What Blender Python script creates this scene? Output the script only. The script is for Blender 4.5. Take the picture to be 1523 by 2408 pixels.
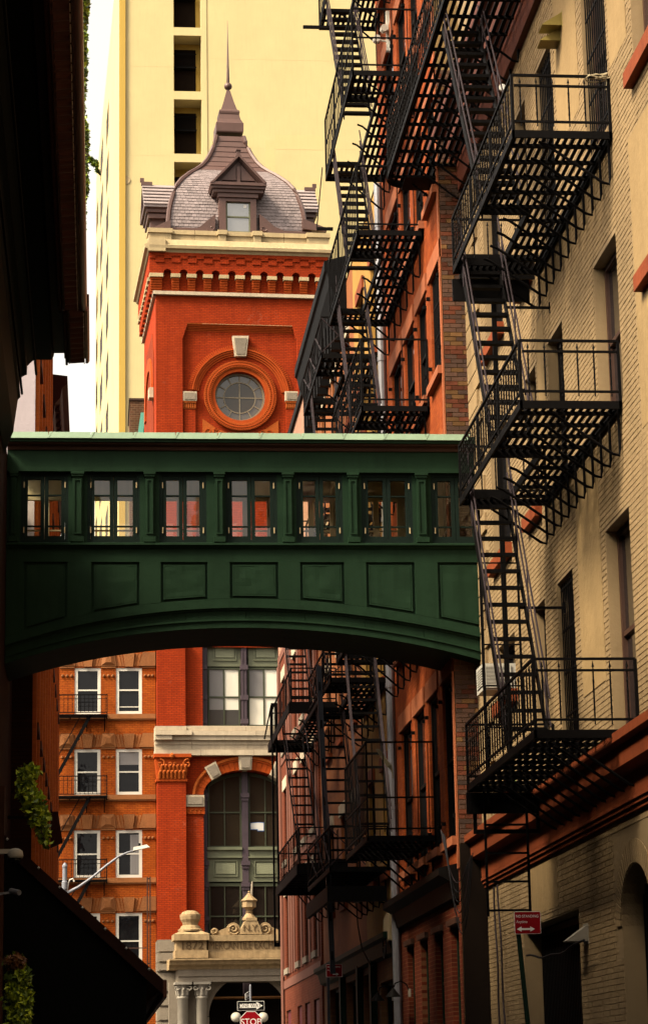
import bpy, math, random
import numpy as np
random.seed(7)
rng = np.random.default_rng(5)
for _o in list(bpy.data.objects):
    bpy.data.objects.remove(_o)
C = bpy.context.scene.collection
SC = bpy.context.scene

# ------------------------------------------------------------------ camera
# an 85 mm view up the alley: alley direction is world +Y, X to the right
FPX, CX, CY = 5686.0, 761.5, 1204.0          # focal length and centre in a 1523 x 2408 picture
_d = np.array([230 - CX, CY - 2560, -FPX]); _d /= np.linalg.norm(_d)
_u = np.array([-0.019, 1.0, 0.0]); _u[2] = -(_u[0] * _d[0] + _u[1] * _d[1]) / _d[2]; _u /= np.linalg.norm(_u)
_r = np.cross(_d, _u)
EYE = np.array([0.0, 0.0, 1.6])
def ray(x, y):
    c = np.array([x - CX, CY - y, -FPX])
    return np.array([c @ _r, c @ _d, c @ _u])
def P(x, y, Y):                              # point seen at (x, y) on the plane at depth Y
    v = ray(x, y); return EYE + v * (Y / v[1])
def Q(x, y, X):                              # point seen at (x, y) on the wall plane at X
    v = ray(x, y); return EYE + v * (X / v[0])
cam = bpy.data.cameras.new('camera')
cam.sensor_fit = 'VERTICAL'; cam.sensor_height = 36.0
cam.lens = 36.0 * FPX / 2408.0
cam.clip_start = 0.5; cam.clip_end = 3000
cam_o = bpy.data.objects.new('camera', cam); C.objects.link(cam_o)
from mathutils import Matrix, Vector
M = Matrix([list(_r) + [0], list(_d) + [0], list(_u) + [EYE[2]], [0, 0, 0, 1]])
M[2][3] = EYE[2]
cam_o.matrix_world = M
SC.camera = cam_o
SC.render.resolution_x = 647; SC.render.resolution_y = 1024

# ------------------------------------------------------------------ sky and sun
SUN_EL, SUN_AZ = 48.0, -116.0     # azimuth measured from +Y (up the alley), clockwise; behind the camera on the left
w = bpy.data.worlds.new('World'); SC.world = w; w.use_nodes = True
nt = w.node_tree; nt.nodes.clear()
sky = nt.nodes.new('ShaderNodeTexSky'); sky.sky_type = 'NISHITA'; sky.sun_disc = False
sky.sun_elevation = math.radians(SUN_EL); sky.sun_rotation = math.radians(SUN_AZ)
sky.air_density = 1.0; sky.dust_density = 6.0; sky.ozone_density = 1.0
hs = nt.nodes.new('ShaderNodeHueSaturation'); hs.inputs['Saturation'].default_value = 0.12   # a white overcast sky
bg = nt.nodes.new('ShaderNodeBackground'); bg.inputs['Strength'].default_value = 0.15
wo = nt.nodes.new('ShaderNodeOutputWorld')
wm = nt.nodes.new('ShaderNodeMix'); wm.data_type = 'RGBA'; wm.blend_type = 'MULTIPLY'; wm.inputs[0].default_value = 1.0
wm.inputs[7].default_value = (1.0, 0.92, 0.80, 1)       # the warm cast of the whole picture
nt.links.new(sky.outputs[0], hs.inputs['Color']); nt.links.new(hs.outputs[0], wm.inputs[6]); nt.links.new(wm.outputs[2], bg.inputs[0]); nt.links.new(bg.outputs[0], wo.inputs[0])
sl = bpy.data.lights.new('sun', 'SUN'); sl.energy = 3.4; sl.angle = math.radians(16); sl.color = (1.0, 0.86, 0.62)
so = bpy.data.objects.new('sun', sl); C.objects.link(so)
_a, _e = math.radians(SUN_AZ), math.radians(SUN_EL)
_to = Vector((math.sin(_a) * math.cos(_e), math.cos(_a) * math.cos(_e), math.sin(_e)))
so.rotation_euler = _to.to_track_quat('Z', 'Y').to_euler(); so.location = (-20, -20, 60)
SC.view_settings.view_transform = 'Standard'; SC.view_settings.look = 'None'
SC.view_settings.gamma = 1.0; SC.view_settings.use_curve_mapping = False
SC.view_settings.exposure = 1.55
SC.render.engine = 'CYCLES'
SC.cycles.max_bounces = 6; SC.cycles.diffuse_bounces = 2; SC.cycles.transparent_max_bounces = 12

# ------------------------------------------------------------------ materials
def _mat(name):
    m = bpy.data.materials.new(name); m.use_nodes = True
    n = m.node_tree.nodes; b = n['Principled BSDF']
    return m, m.node_tree, b
def _noise(t, scale, detail=4, vec=None, rough=0.6):
    n = t.nodes.new('ShaderNodeTexNoise'); n.inputs['Scale'].default_value = scale
    n.inputs['Detail'].default_value = detail; n.inputs['Roughness'].default_value = rough
    if vec: t.links.new(vec, n.inputs['Vector'])
    return n.outputs['Fac']
def _ramp(t, fac, a, b, c0=(0, 0, 0, 1), c1=(1, 1, 1, 1)):
    r = t.nodes.new('ShaderNodeValToRGB'); t.links.new(fac, r.inputs[0])
    r.color_ramp.elements[0].position = a; r.color_ramp.elements[1].position = b
    r.color_ramp.elements[0].color = c0; r.color_ramp.elements[1].color = c1
    return r.outputs[0]
def _mix(t, fac, a, b, mode='MIX'):
    m = t.nodes.new('ShaderNodeMix'); m.data_type = 'RGBA'; m.blend_type = mode
    for sock, v in ((m.inputs[0], fac), (m.inputs[6], a), (m.inputs[7], b)):
        if hasattr(v, 'links'): t.links.new(v, sock)
        elif isinstance(v, tuple): sock.default_value = (*v[:3], 1)
        else: sock.default_value = v
    return m.outputs[2]
def _pos(t, stretch=(1, 1, 1)):
    g = t.nodes.new('ShaderNodeNewGeometry'); mp = t.nodes.new('ShaderNodeMapping')
    t.links.new(g.outputs['Position'], mp.inputs['Vector']); mp.inputs['Scale'].default_value = stretch
    return mp.outputs[0]
def _bump(t, b, h, strength, dist=0.02):
    n = t.nodes.new('ShaderNodeBump'); n.inputs['Strength'].default_value = strength; n.inputs['Distance'].default_value = dist
    t.links.new(h, n.inputs['Height']); t.links.new(n.outputs[0], b.inputs['Normal'])
AS = 0.50                                      # one albedo scale for every painted or stone surface
def paint(name, col, rough=0.6, var=0.35, scale=1.5, streak=0.35, metal=0.0, bump=0.25, spec=0.18, dark=0.45, random_tint=0.0, bscale=9.0):
    """weathered flat colour: blotches, streaks that run down, fine relief"""
    m, t, b = _mat(name); col = tuple(c * AS for c in col)
    if max(col) < 0.035: spec = min(spec, 0.04); rough = max(rough, 0.6)
    p = _pos(t); ps = _pos(t, (5, 5, 0.35))
    dk = tuple(c * dark for c in col)
    f1 = _ramp(t, _noise(t, scale, 6, p), 0.35, 0.75)
    f2 = _ramp(t, _noise(t, 1.6, 5, ps), 0.5, 0.85)
    mul = t.nodes.new('ShaderNodeMath'); mul.operation = 'MULTIPLY'; t.links.new(f1, mul.inputs[0]); mul.inputs[1].default_value = var
    mul2 = t.nodes.new('ShaderNodeMath'); mul2.operation = 'MULTIPLY'; t.links.new(f2, mul2.inputs[0]); mul2.inputs[1].default_value = streak
    c = _mix(t, mul.outputs[0], col, dk); c = _mix(t, mul2.outputs[0], c, dk)
    if random_tint:
        oi = t.nodes.new('ShaderNodeObjectInfo')
        hsv = t.nodes.new('ShaderNodeHueSaturation')
        mr = t.nodes.new('ShaderNodeMapRange'); t.links.new(oi.outputs['Random'], mr.inputs[0])
        mr.inputs[3].default_value = 1 - random_tint; mr.inputs[4].default_value = 1 + random_tint
        t.links.new(mr.outputs[0], hsv.inputs['Value']); t.links.new(c, hsv.inputs['Color']); c = hsv.outputs[0]
    t.links.new(c, b.inputs['Base Color'])
    b.inputs['Roughness'].default_value = rough; b.inputs['Metallic'].default_value = metal
    b.inputs['Specular IOR Level'].default_value = spec
    if bump: _bump(t, b, _noise(t, bscale, 5, p), bump)
    return m
def brickmat(name, c1, c2, mortar, axis='Y', rough=0.85, bw=0.215, bh=0.075, grime=0.35, stain=None, bump=0.5, var=0.5, msize=0.009):
    """courses of brick on a wall whose plane is X=const (axis 'X') or Y=const (axis 'Y')"""
    m, t, b = _mat(name)
    c1, c2, mortar = (tuple(c * AS for c in q) for q in (c1, c2, mortar))
    if stain: stain = tuple(c * AS for c in stain)
    g = t.nodes.new('ShaderNodeNewGeometry'); s = t.nodes.new('ShaderNodeSeparateXYZ'); t.links.new(g.outputs['Position'], s.inputs[0])
    cb = t.nodes.new('ShaderNodeCombineXYZ'); t.links.new(s.outputs['Y' if axis == 'X' else 'X'], cb.inputs[0]); t.links.new(s.outputs['Z'], cb.inputs[1])
    br = t.nodes.new('ShaderNodeTexBrick'); t.links.new(cb.outputs[0], br.inputs['Vector'])
    br.inputs['Scale'].default_value = 1.0; br.inputs['Brick Width'].default_value = bw; br.inputs['Row Height'].default_value = bh
    br.inputs['Mortar Size'].default_value = msize; br.inputs['Mortar Smooth'].default_value = 0.3; br.inputs['Bias'].default_value = 0.0
    br.inputs['Color1'].default_value = (*c1, 1); br.inputs['Color2'].default_value = (*c2, 1); br.inputs['Mortar'].default_value = (*mortar, 1)
    p = _pos(t); ps = _pos(t, (3, 3, 0.25))
    f1 = _ramp(t, _noise(t, 0.7, 7, p), 0.38, 0.72); f2 = _ramp(t, _noise(t, 1.2, 6, ps), 0.45, 0.8)
    def sc(f, k):
        q = t.nodes.new('ShaderNodeMath'); q.operation = 'MULTIPLY'; t.links.new(f, q.inputs[0]); q.inputs[1].default_value = k; return q.outputs[0]
    c = _mix(t, sc(f1, var), br.outputs['Color'], tuple(x * 0.55 for x in c1))
    c = _mix(t, sc(f2, grime), c, tuple(x * 0.42 for x in c2))
    if stain:
        f3 = _ramp(t, _noise(t, 0.55, 8, p, 0.75), 0.60, 0.76)
        c = _mix(t, sc(f3, 0.45), c, stain)
    t.links.new(c, b.inputs['Base Color'])
    b.inputs['Roughness'].default_value = rough; b.inputs['Specular IOR Level'].default_value = 0.08
    ad = t.nodes.new('ShaderNodeMath'); ad.operation = 'MULTIPLY_ADD'; t.links.new(_noise(t, 14, 4, p), ad.inputs[0]); ad.inputs[1].default_value = 0.5
    inv = t.nodes.new('ShaderNodeMath'); inv.operation = 'SUBTRACT'; inv.inputs[0].default_value = 1; t.links.new(br.outputs['Fac'], inv.inputs[1]); t.links.new(inv.outputs[0], ad.inputs[2])
    _bump(t, b, ad.outputs[0], bump, 0.012)
    return m
def glass(name, tint=(0.9, 0.92, 0.9), refl=0.16, dark=None, rough=0.02):
    """window glass: see-through with a mirror coat, or backed by a dark room"""
    m, t, b = _mat(name); t.nodes.remove(b); out = t.nodes['Material Output']
    gl = t.nodes.new('ShaderNodeBsdfGlossy'); gl.inputs['Roughness'].default_value = rough
    if dark is None:
        tr = t.nodes.new('ShaderNodeBsdfTransparent'); tr.inputs[0].default_value = (*tint, 1)
    else:
        tr = t.nodes.new('ShaderNodeBsdfDiffuse'); tr.inputs[0].default_value = (*dark, 1)
    p = _pos(t); bp = t.nodes.new('ShaderNodeBump'); bp.inputs['Strength'].default_value = 0.12; bp.inputs['Distance'].default_value = 0.02
    t.links.new(_noise(t, 2.2, 2, p), bp.inputs['Height']); t.links.new(bp.outputs[0], gl.inputs['Normal'])
    fr = t.nodes.new('ShaderNodeFresnel'); fr.inputs[0].default_value = 1.5
    ad = t.nodes.new('ShaderNodeMath'); ad.operation = 'MULTIPLY_ADD'; ad.use_clamp = True; t.links.new(fr.outputs[0], ad.inputs[0]); ad.inputs[1].default_value = 0.55; ad.inputs[2].default_value = refl
    mx = t.nodes.new('ShaderNodeMixShader'); t.links.new(ad.outputs[0], mx.inputs[0]); t.links.new(tr.outputs[0], mx.inputs[1]); t.links.new(gl.outputs[0], mx.inputs[2])
    t.links.new(mx.outputs[0], out.inputs[0])
    return m
def leafmat(name, c1, c2):
    m, t, b = _mat(name)
    f = _ramp(t, _noise(t, 9, 3, _pos(t)), 0.35, 0.65)
    t.links.new(_mix(t, f, c1, c2), b.inputs['Base Color']); b.inputs['Roughness'].default_value = 0.5
    b.inputs['Subsurface Weight'].default_value = 0.0
    return m

K = {}
K['iron'] = paint('black iron', (0.006, 0.005, 0.005), 0.5, 0.3, 4, 0.2, 0.0, 0.2, 0.04, 0.6)
K['iron_rod'] = paint('worn iron rod', (0.06, 0.045, 0.05), 0.35, 0.5, 8, 0.2, 0.4, 0.1, 0.5, 0.4)
K['tower_brick'] = brickmat('red tower brick', (0.60, 0.062, 0.008), (0.46, 0.042, 0.006), (0.22, 0.030, 0.008), 'Y', stain=(0.75, 0.30, 0.17), grime=0.5, var=0.75, msize=.012)
K['tower_brick_side'] = brickmat('red tower brick side', (0.60, 0.062, 0.008), (0.46, 0.042, 0.006), (0.40, 0.052, 0.010), 'X', grime=0.3)
K['terracotta'] = paint('terracotta', (0.58, 0.088, 0.010), 0.75, 0.4, 5, 0.25, 0, 0.4, 0.1)
K['terracotta_carved'] = paint('carved terracotta', (0.58, 0.125, 0.018), 0.7, 0.5, 14, 0.2, 0, 0.6, 0.1, bscale=18)
K['limestone'] = paint('weathered limestone', (0.70, 0.53, 0.29), 0.85, 0.45, 2.2, 0.5, 0, 0.35, 0.25, 0.45, 0.08)
K['white_stone'] = paint('pale stone', (0.74, 0.60, 0.42), 0.85, 0.4, 2.5, 0.55, 0, 0.35, 0.25, 0.45, 0.08)
K['grey_stone'] = paint('grey rusticated stone', (0.36, 0.295, 0.22), 0.9, 0.4, 3, 0.3, 0, 0.8, 0.2, 0.5, 0.08, 22)
K['slate'] = paint('roof slate', (0.42, 0.34, 0.33), 0.55, 0.5, 3, 0.2, 0, 0.25, 0.4, 0.6, 0.28)
K['brown_copper'] = paint('brown copper', (0.15, 0.068, 0.052), 0.5, 0.45, 2, 0.4, 0.15, 0.2, 0.5, 0.5)
K['yellow'] = paint('yellow stucco', (0.91, 0.735, 0.375), 0.9, 0.45, 0.35, 0.4, 0, 0.2, 0.1, 0.76)
K['yellow_deep'] = paint('deep yellow wall', (0.72, 0.47, 0.10), 0.9, 0.25, 0.6, 0.2, 0, 0.15, 0.2, 0.75)
K['tower_dark'] = paint('dark recess', (0.016, 0.010, 0.007), 0.9, 0.3)
K['green'] = paint('dark green sheet metal', (0.019, 0.046, 0.023), 0.5, 0.5, 1.7, 0.65, 0.0, 0.5, 0.2, 0.45, bscale=3.0)
K['green_frame'] = paint('green grey window paint', (0.011, 0.021, 0.016), 0.5, 0.3, 4, 0.3)
K['mint'] = paint('mint copper flashing', (0.30, 0.43, 0.28), 0.5, 0.4, 3, 0.3, 0, 0.3, 0.4, 0.6, 0.12)
K['bridge_glass'] = glass('bridge glass', (0.93, 0.92, 0.84), 0.05)
K['bridge_in'] = paint('cream interior paint', (1.5, 1.25, 0.75), 0.8, 0.2)
K['beige_brick'] = paint('cream painted brick', (0.41, 0.278, 0.142), 0.85, 0.65, 0.8, 0.75, 0, 0.45, 0.1, 0.42, 0.08, 24)
K['beige_back'] = paint('cream joint', (0.35, 0.235, 0.115), 0.85, 0.35, 1.1, 0.4, 0, 0.3, 0.3, 0.62)
K['rust_paint'] = paint('rust red painted stone', (0.32, 0.068, 0.020), 0.75, 0.5, 2, 0.6, 0, 0.35, 0.12, 0.4)
K['orange_wall'] = brickmat('orange painted brick', (0.47, 0.098, 0.021), (0.33, 0.058, 0.013), (0.31, 0.068, 0.019), 'X', grime=0.65, stain=(0.62, 0.32, 0.15), var=0.6)
K['brown_brick'] = paint('brown brick', (0.11, 0.048, 0.026), 0.85, 0.6, 3, 0.3, 0, 0.5, 0.3, 0.4, 0.5)
K['brown_joint'] = paint('sandy mortar', (0.34, 0.22, 0.09), 0.95, 0.4)
K['red_brick'] = brickmat('deep red brick', (0.19, 0.032, 0.012), (0.12, 0.02, 0.009), (0.24, 0.10, 0.045), 'X', grime=0.4)
K['tan_wall'] = paint('tan stucco', (0.55, 0.29, 0.06), 0.9, 0.5, 1.2, 0.5, 0, 0.3, 0.2, 0.5)
K['pink_wall'] = paint('pink painted brick', (0.24, 0.09, 0.058), 0.85, 0.35, 1.4, 0.4, 0, 0.4, 0.2, 0.5)
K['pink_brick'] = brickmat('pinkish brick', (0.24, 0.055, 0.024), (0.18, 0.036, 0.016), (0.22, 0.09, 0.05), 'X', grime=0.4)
K['window_dark'] = glass('dark window glass', refl=0.0, dark=(0.006, 0.006, 0.007))
K['window_grey'] = glass('grey window glass', refl=0.10, dark=(0.05, 0.048, 0.045))
K['frame_black'] = paint('black window frame', (0.009, 0.007, 0.006), 0.5, 0.3)
K['frame_brown'] = paint('brown window frame', (0.07, 0.03, 0.018), 0.55, 0.4)
K['white_paint'] = paint('white paint', (0.95, 0.89, 0.76), 0.5, 0.15, 2, 0.25, 0, 0.1, 0.4, 0.75)
K['white_blind'] = paint('white blind', (1.1, 1.03, 0.86), 0.9, 0.05, 2, 0.05, 0, 0.05, 0.2, 0.9)
K['grey_blind'] = paint('grey blind', (0.30, 0.28, 0.27), 0.8, 0.12, 2, 0.1, 0, 0.05, 0.3, 0.8)
K['olive_panel'] = paint('sage green panel', (0.20, 0.21, 0.12), 0.6, 0.3, 2.5, 0.4, 0, 0.15, 0.4, 0.5)
K['mauve_column'] = paint('mauve iron column', (0.10, 0.07, 0.085), 0.55, 0.3, 3, 0.3)
K['apt_brick'] = brickmat('orange apartment brick', (0.60, 0.132, 0.014), (0.46, 0.085, 0.010), (0.20, 0.045, 0.008), 'Y', grime=0.45, var=0.6)
K['brownstone'] = paint('brownstone', (0.38, 0.135, 0.035), 0.8, 0.45, 2.5, 0.45, 0, 0.45, 0.25, 0.5, 0.15, 14)
K['black_green'] = paint('black green painted iron', (0.003, 0.004, 0.0035), 0.6, 0.4, 2, 0.3, spec=0.2)
K['red_brown_iron'] = paint('oxblood painted metal', (0.05, 0.012, 0.007), 0.5, 0.45, 3, 0.4, 0, 0.2)
K['copper_gutter'] = paint('copper gutter', (0.42, 0.17, 0.12), 0.3, 0.4, 3, 0.3, 0.5, 0.15)
K['lavender'] = paint('lavender grey render', (0.66, 0.57, 0.60), 0.9, 0.3, 2, 0.4, 0, 0.3, 0.2, 0.7)
K['left_brick'] = brickmat('left row brick', (0.36, 0.085, 0.025), (0.28, 0.06, 0.018), (0.24, 0.07, 0.025), 'X', grime=0.5)
K['zinc'] = paint('zinc downspout', (0.42, 0.41, 0.44), 0.4, 0.4, 3, 0.5, 0.3, 0.1, 0.5, 0.5)
K['galv'] = paint('galvanised steel', (0.30, 0.31, 0.35), 0.5, 0.2, 3, 0.1, 0.1, 0.1)
K['post_grey'] = paint('blue grey steel post', (0.055, 0.06, 0.075), 0.45, 0.3, 3, 0.3, 0.2)
K['sign_red'] = paint('red sign face', (0.34, 0.006, 0.012), 0.5, 0.15, 3, 0.1, 0, 0.05, 0.05, 0.7)
K['sign_white'] = paint('white sign face', (1.1, 1.06, 0.98), 0.45, 0.12, 4, 0.1, 0, 0.05, 0.4, 0.75)
K['sign_black'] = paint('black sign face', (0.012, 0.012, 0.013), 0.4, 0.1)
K['globe'] = paint('opal glass globe', (0.74, 0.68, 0.55), 0.2, 0.1, 3, 0.1, 0, 0.0)
K['asphalt'] = paint('asphalt', (0.07, 0.065, 0.06), 0.9, 0.4, 2, 0.0, 0, 0.5)
K['concrete'] = paint('pavement concrete', (0.28, 0.26, 0.23), 0.9, 0.4, 2, 0.0, 0, 0.4)
K['soil'] = paint('ground', (0.10, 0.09, 0.075), 0.95, 0.4, 1, 0.0, 0, 0.3)
K['leaf'] = leafmat('ivy leaf', (0.10, 0.16, 0.012), (0.045, 0.085, 0.010))
K['leaf_bright'] = leafmat('bright leaf', (0.46, 0.56, 0.02), (0.22, 0.32, 0.015))
K['stem'] = paint('stem', (0.09, 0.06, 0.03), 0.8)
K['rope'] = paint('pale rope', (0.55, 0.45, 0.28), 0.9)
K['cable'] = paint('black cable', (0.02, 0.02, 0.022), 0.35)
K['olive_lamp'] = paint('olive wall lamp', (0.36, 0.27, 0.07), 0.5, 0.2)
K['shop_green'] = paint('shopfront green', (0.012, 0.030, 0.018), 0.5, 0.4)
K['shop_pink'] = paint('plum paint', (0.16, 0.025, 0.035), 0.6, 0.3)
K['warm_ceiling'] = paint('porch ceiling', (0.36, 0.16, 0.05), 0.7, 0.3)
K['ac'] = paint('air conditioner casing', (0.62, 0.58, 0.50), 0.5, 0.2, 4, 0.3)
K['graffiti'] = paint('spray paint', (0.34, 0.32, 0.33), 0.6, 0.3)

# ------------------------------------------------------------------ building blocks
class Fr:
    """a facade frame: u along the wall, v up, n out of the wall"""
    def __init__(s, o, eu, en):
        s.o = np.array(o, float); s.eu = np.array(eu, float); s.en = np.array(en, float); s.ev = np.array([0, 0, 1.0])
    def p(s, u, v, n=0.0):
        return s.o + s.eu * u + s.ev * v + s.en * n
    def px(s, x, y, n=0.0):
        d = ray(x, y); o = s.o + s.en * n
        k = ((o - EYE) @ s.en) / (d @ s.en); h = EYE + d * k - s.o
        return float(h @ s.eu), float(h[2])
    def at(s, dn):
        return Fr(s.o + s.en * dn, s.eu, s.en)
W = Fr((0, 0, 0), (1, 0, 0), (0, 1, 0))          # the world itself: u = X, v = Z, n = Y
class MB:
    def __init__(s): s.v = []; s.f = []
    def quad(s, *pts):
        k = len(s.v); s.v += [tuple(p) for p in pts]; s.f.append(tuple(range(k, k + len(pts))))
        return s
    def hexa(s, a, b):
        """two matching loops of points joined into a closed prism"""
        n = len(a); k = len(s.v); s.v += [tuple(p) for p in a] + [tuple(p) for p in b]
        s.f.append(tuple(range(k, k + n))[::-1]); s.f.append(tuple(range(k + n, k + 2 * n)))
        for i in range(n):
            j = (i + 1) % n; s.f.append((k + i, k + j, k + n + j, k + n + i))
        return s
    def box(s, fr, u0, u1, v0, v1, n0, n1):
        return s.hexa([fr.p(u0, v0, n0), fr.p(u1, v0, n0), fr.p(u1, v1, n0), fr.p(u0, v1, n0)],
                      [fr.p(u0, v0, n1), fr.p(u1, v0, n1), fr.p(u1, v1, n1), fr.p(u0, v1, n1)])
    def wbox(s, x0, x1, y0, y1, z0, z1):
        return s.box(W, x0, x1, z0, z1, y0, y1)
    def poly(s, fr, pts, n0, n1):
        return s.hexa([fr.p(u, v, n0) for u, v in pts], [fr.p(u, v, n1) for u, v in pts])
    def prof(s, fr, pts, u0, u1, cap=True):
        """profile given as (n, v) pairs, swept along u"""
        return s.hexa([fr.p(u0, v, n) for n, v in pts], [fr.p(u1, v, n) for n, v in pts])
    def bar(s, a, b, w, h=None, up=(0, 0, 1)):
        a = np.array(a, float); b = np.array(b, float); h = h or w
        d = b - a; L = np.linalg.norm(d)
        if L < 1e-6: return s
        d /= L; up = np.array(up, float)
        if abs(d @ up) > 0.97: up = np.array([0, 1.0, 0])
        x = np.cross(d, up); x /= np.linalg.norm(x); y = np.cross(x, d)
        x *= w / 2; y *= h / 2
        return s.hexa([a - x - y, a + x - y, a + x + y, a - x + y], [b - x - y, b + x - y, b + x + y, b - x + y])
    def tube(s, pts, r, n=6):
        pts = [np.array(p, float) for p in pts]; k0 = None
        for i, p in enumerate(pts):
            d = (pts[min(i + 1, len(pts) - 1)] - pts[max(i - 1, 0)]); d /= max(np.linalg.norm(d), 1e-9)
            up = np.array([0, 0, 1.0]) if abs(d[2]) < 0.9 else np.array([0, 1.0, 0])
            x = np.cross(d, up); x /= np.linalg.norm(x); y = np.cross(x, d)
            rr = r[i] if hasattr(r, '__len__') else r
            k = len(s.v)
            s.v += [tuple(p + rr * (math.cos(t) * x + math.sin(t) * y)) for t in (2 * math.pi * j / n for j in range(n))]
            if k0 is not None:
                for j in range(n):
                    q = (j + 1) % n; s.f.append((k0 + j, k0 + q, k + q, k + j))
            else: s.f.append(tuple(range(k, k + n))[::-1])
            k0 = k
        s.f.append(tuple(range(k0, k0 + n)))
        return s
    def lathe(s, c, prof, n=16, rot=0.0, sx=1.0, sy=1.0):
        """(r, z) profile turned round a vertical axis at c"""
        k0 = None
        for r, z in prof:
            k = len(s.v)
            s.v += [(c[0] + sx * r * math.cos(rot + 2 * math.pi * j / n), c[1] + sy * r * math.sin(rot + 2 * math.pi * j / n), c[2] + z) for j in range(n)]
            if k0 is not None:
                for j in range(n):
                    q = (j + 1) % n; s.f.append((k0 + j, k0 + q, k + q, k + j))
            else: s.f.append(tuple(range(k, k + n))[::-1])
            k0 = k
        s.f.append(tuple(range(k0, k0 + n)))
        return s
    def ring(s, fr, cu, cv, r0, r1, n0, n1, a0=0.0, a1=2 * math.pi, seg=48):
        """a flat ring (or arch band) standing between n0 and n1"""
        full = abs(a1 - a0 - 2 * math.pi) < 1e-6
        for i in range(seg):
            t0 = a0 + (a1 - a0) * i / seg; t1 = a0 + (a1 - a0) * (i + 1) / seg
            q = [(cu + r * math.cos(t), cv + r * math.sin(t)) for r, t in ((r0, t0), (r1, t0), (r1, t1), (r0, t1))]
            k = len(s.v)
            s.v += [tuple(fr.p(u, v, n0)) for u, v in q] + [tuple(fr.p(u, v, n1)) for u, v in q]
            s.f += [(k + 4, k + 5, k + 6, k + 7), (k + 1, k + 2, k + 6, k + 5), (k + 3, k, k + 4, k + 7)]
            if not full and i == 0: s.f.append((k, k + 1, k + 5, k + 4))
            if not full and i == seg - 1: s.f.append((k + 2, k + 3, k + 7, k + 6))
        return s
    def strip(s, fr, us, top, bot, n0, n1):
        """a solid between two curves v = top(u) and v = bot(u)"""
        for a, b in zip(us[:-1], us[1:]):
            s.poly(fr, [(a, bot(a)), (b, bot(b)), (b, top(b)), (a, top(a))], n0, n1)
        return s
    def wall(s, fr, u0, u1, v0, v1, holes, depth=0.3, n=0.0):
        """a wall face with rectangular openings and their reveals; holes = (ua, ub, va, vb)"""
        us = sorted({u0, u1, *[min(max(h[i], u0), u1) for h in holes for i in (0, 1)]})
        vs = sorted({v0, v1, *[min(max(h[i], v0), v1) for h in holes for i in (2, 3)]})
        for a, b in zip(us[:-1], us[1:]):
            run = None
            for c, d in zip(vs[:-1], vs[1:]):
                um, vm = (a + b) / 2, (c + d) / 2
                if not any(h[0] < um < h[1] and h[2] < vm < h[3] for h in holes):
                    s.quad(fr.p(a, c, n), fr.p(b, c, n), fr.p(b, d, n), fr.p(a, d, n))
        for h in holes:
            a, b, c, d = h[:4]; dp = h[4] if len(h) > 4 else depth
            s.quad(fr.p(a, c, n), fr.p(a, d, n), fr.p(a, d, n - dp), fr.p(a, c, n - dp))
            s.quad(fr.p(b, c, n), fr.p(b, d, n), fr.p(b, d, n - dp), fr.p(b, c, n - dp))
            s.quad(fr.p(a, d, n), fr.p(b, d, n), fr.p(b, d, n - dp), fr.p(a, d, n - dp))
            s.quad(fr.p(a, c, n), fr.p(b, c, n), fr.p(b, c, n - dp), fr.p(a, c, n - dp))
        return s
LOC = {}                                       # world location of every object built here
def thing(name, label, cat, loc=(0, 0, 0), group=None):
    o = bpy.data.objects.new(name, None); C.objects.link(o); o.empty_display_size = 0.3
    o.location = loc; LOC[o.name] = np.array(loc, float)
    o['label'] = label; o['category'] = cat
    if group: o['group'] = group
    return o
def obj(name, mb, mat, parent=None, label=None, smooth=False, kind=None, loc=None):
    me = bpy.data.meshes.new(name)
    base = LOC[parent.name] if parent is not None else np.zeros(3)
    l = base if loc is None else np.array(loc, float)
    v = np.array(mb.v, float).reshape(-1, 3) - l
    me.from_pydata(v.tolist(), [], mb.f); me.update()
    if isinstance(mat, str): mat = K[mat]
    me.materials.append(mat)
    if smooth:
        me.polygons.foreach_set('use_smooth', [True] * len(me.polygons))
    o = bpy.data.objects.new(name, me); C.objects.link(o)
    if parent is not None: o.parent = parent
    o.location = tuple(l - base); LOC[o.name] = l
    if label: o['label'] = label
    if kind: o['kind'] = kind
    return o
def tag(o, label, cat, group=None):
    o['label'] = label; o['category'] = cat
    if group: o['group'] = group
    return o
def clone(src, parent, at):
    """a copy of one piece, sharing its mesh, with its local origin at the world point"""
    o = src.copy(); C.objects.link(o); o.parent = parent
    base = LOC[parent.name]; o.location = tuple(np.array(at, float) - base); LOC[o.name] = np.array(at, float)
    return o
def pieces(name, mb, mat, parent, spots, smooth=False):
    """the same little mesh (modelled round the origin) standing at many spots, each an object"""
    first = None; out = []
    for s in spots:
        if first is None:
            first = obj(name, _shift(mb, s), mat, parent, smooth=smooth, loc=s); out.append(first)
        else: out.append(clone(first, parent, s))
    return out
def _shift(mb, s):
    q = MB(); q.v = [(x + s[0], y + s[1], z + s[2]) for x, y, z in mb.v]; q.f = mb.f
    return q
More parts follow.
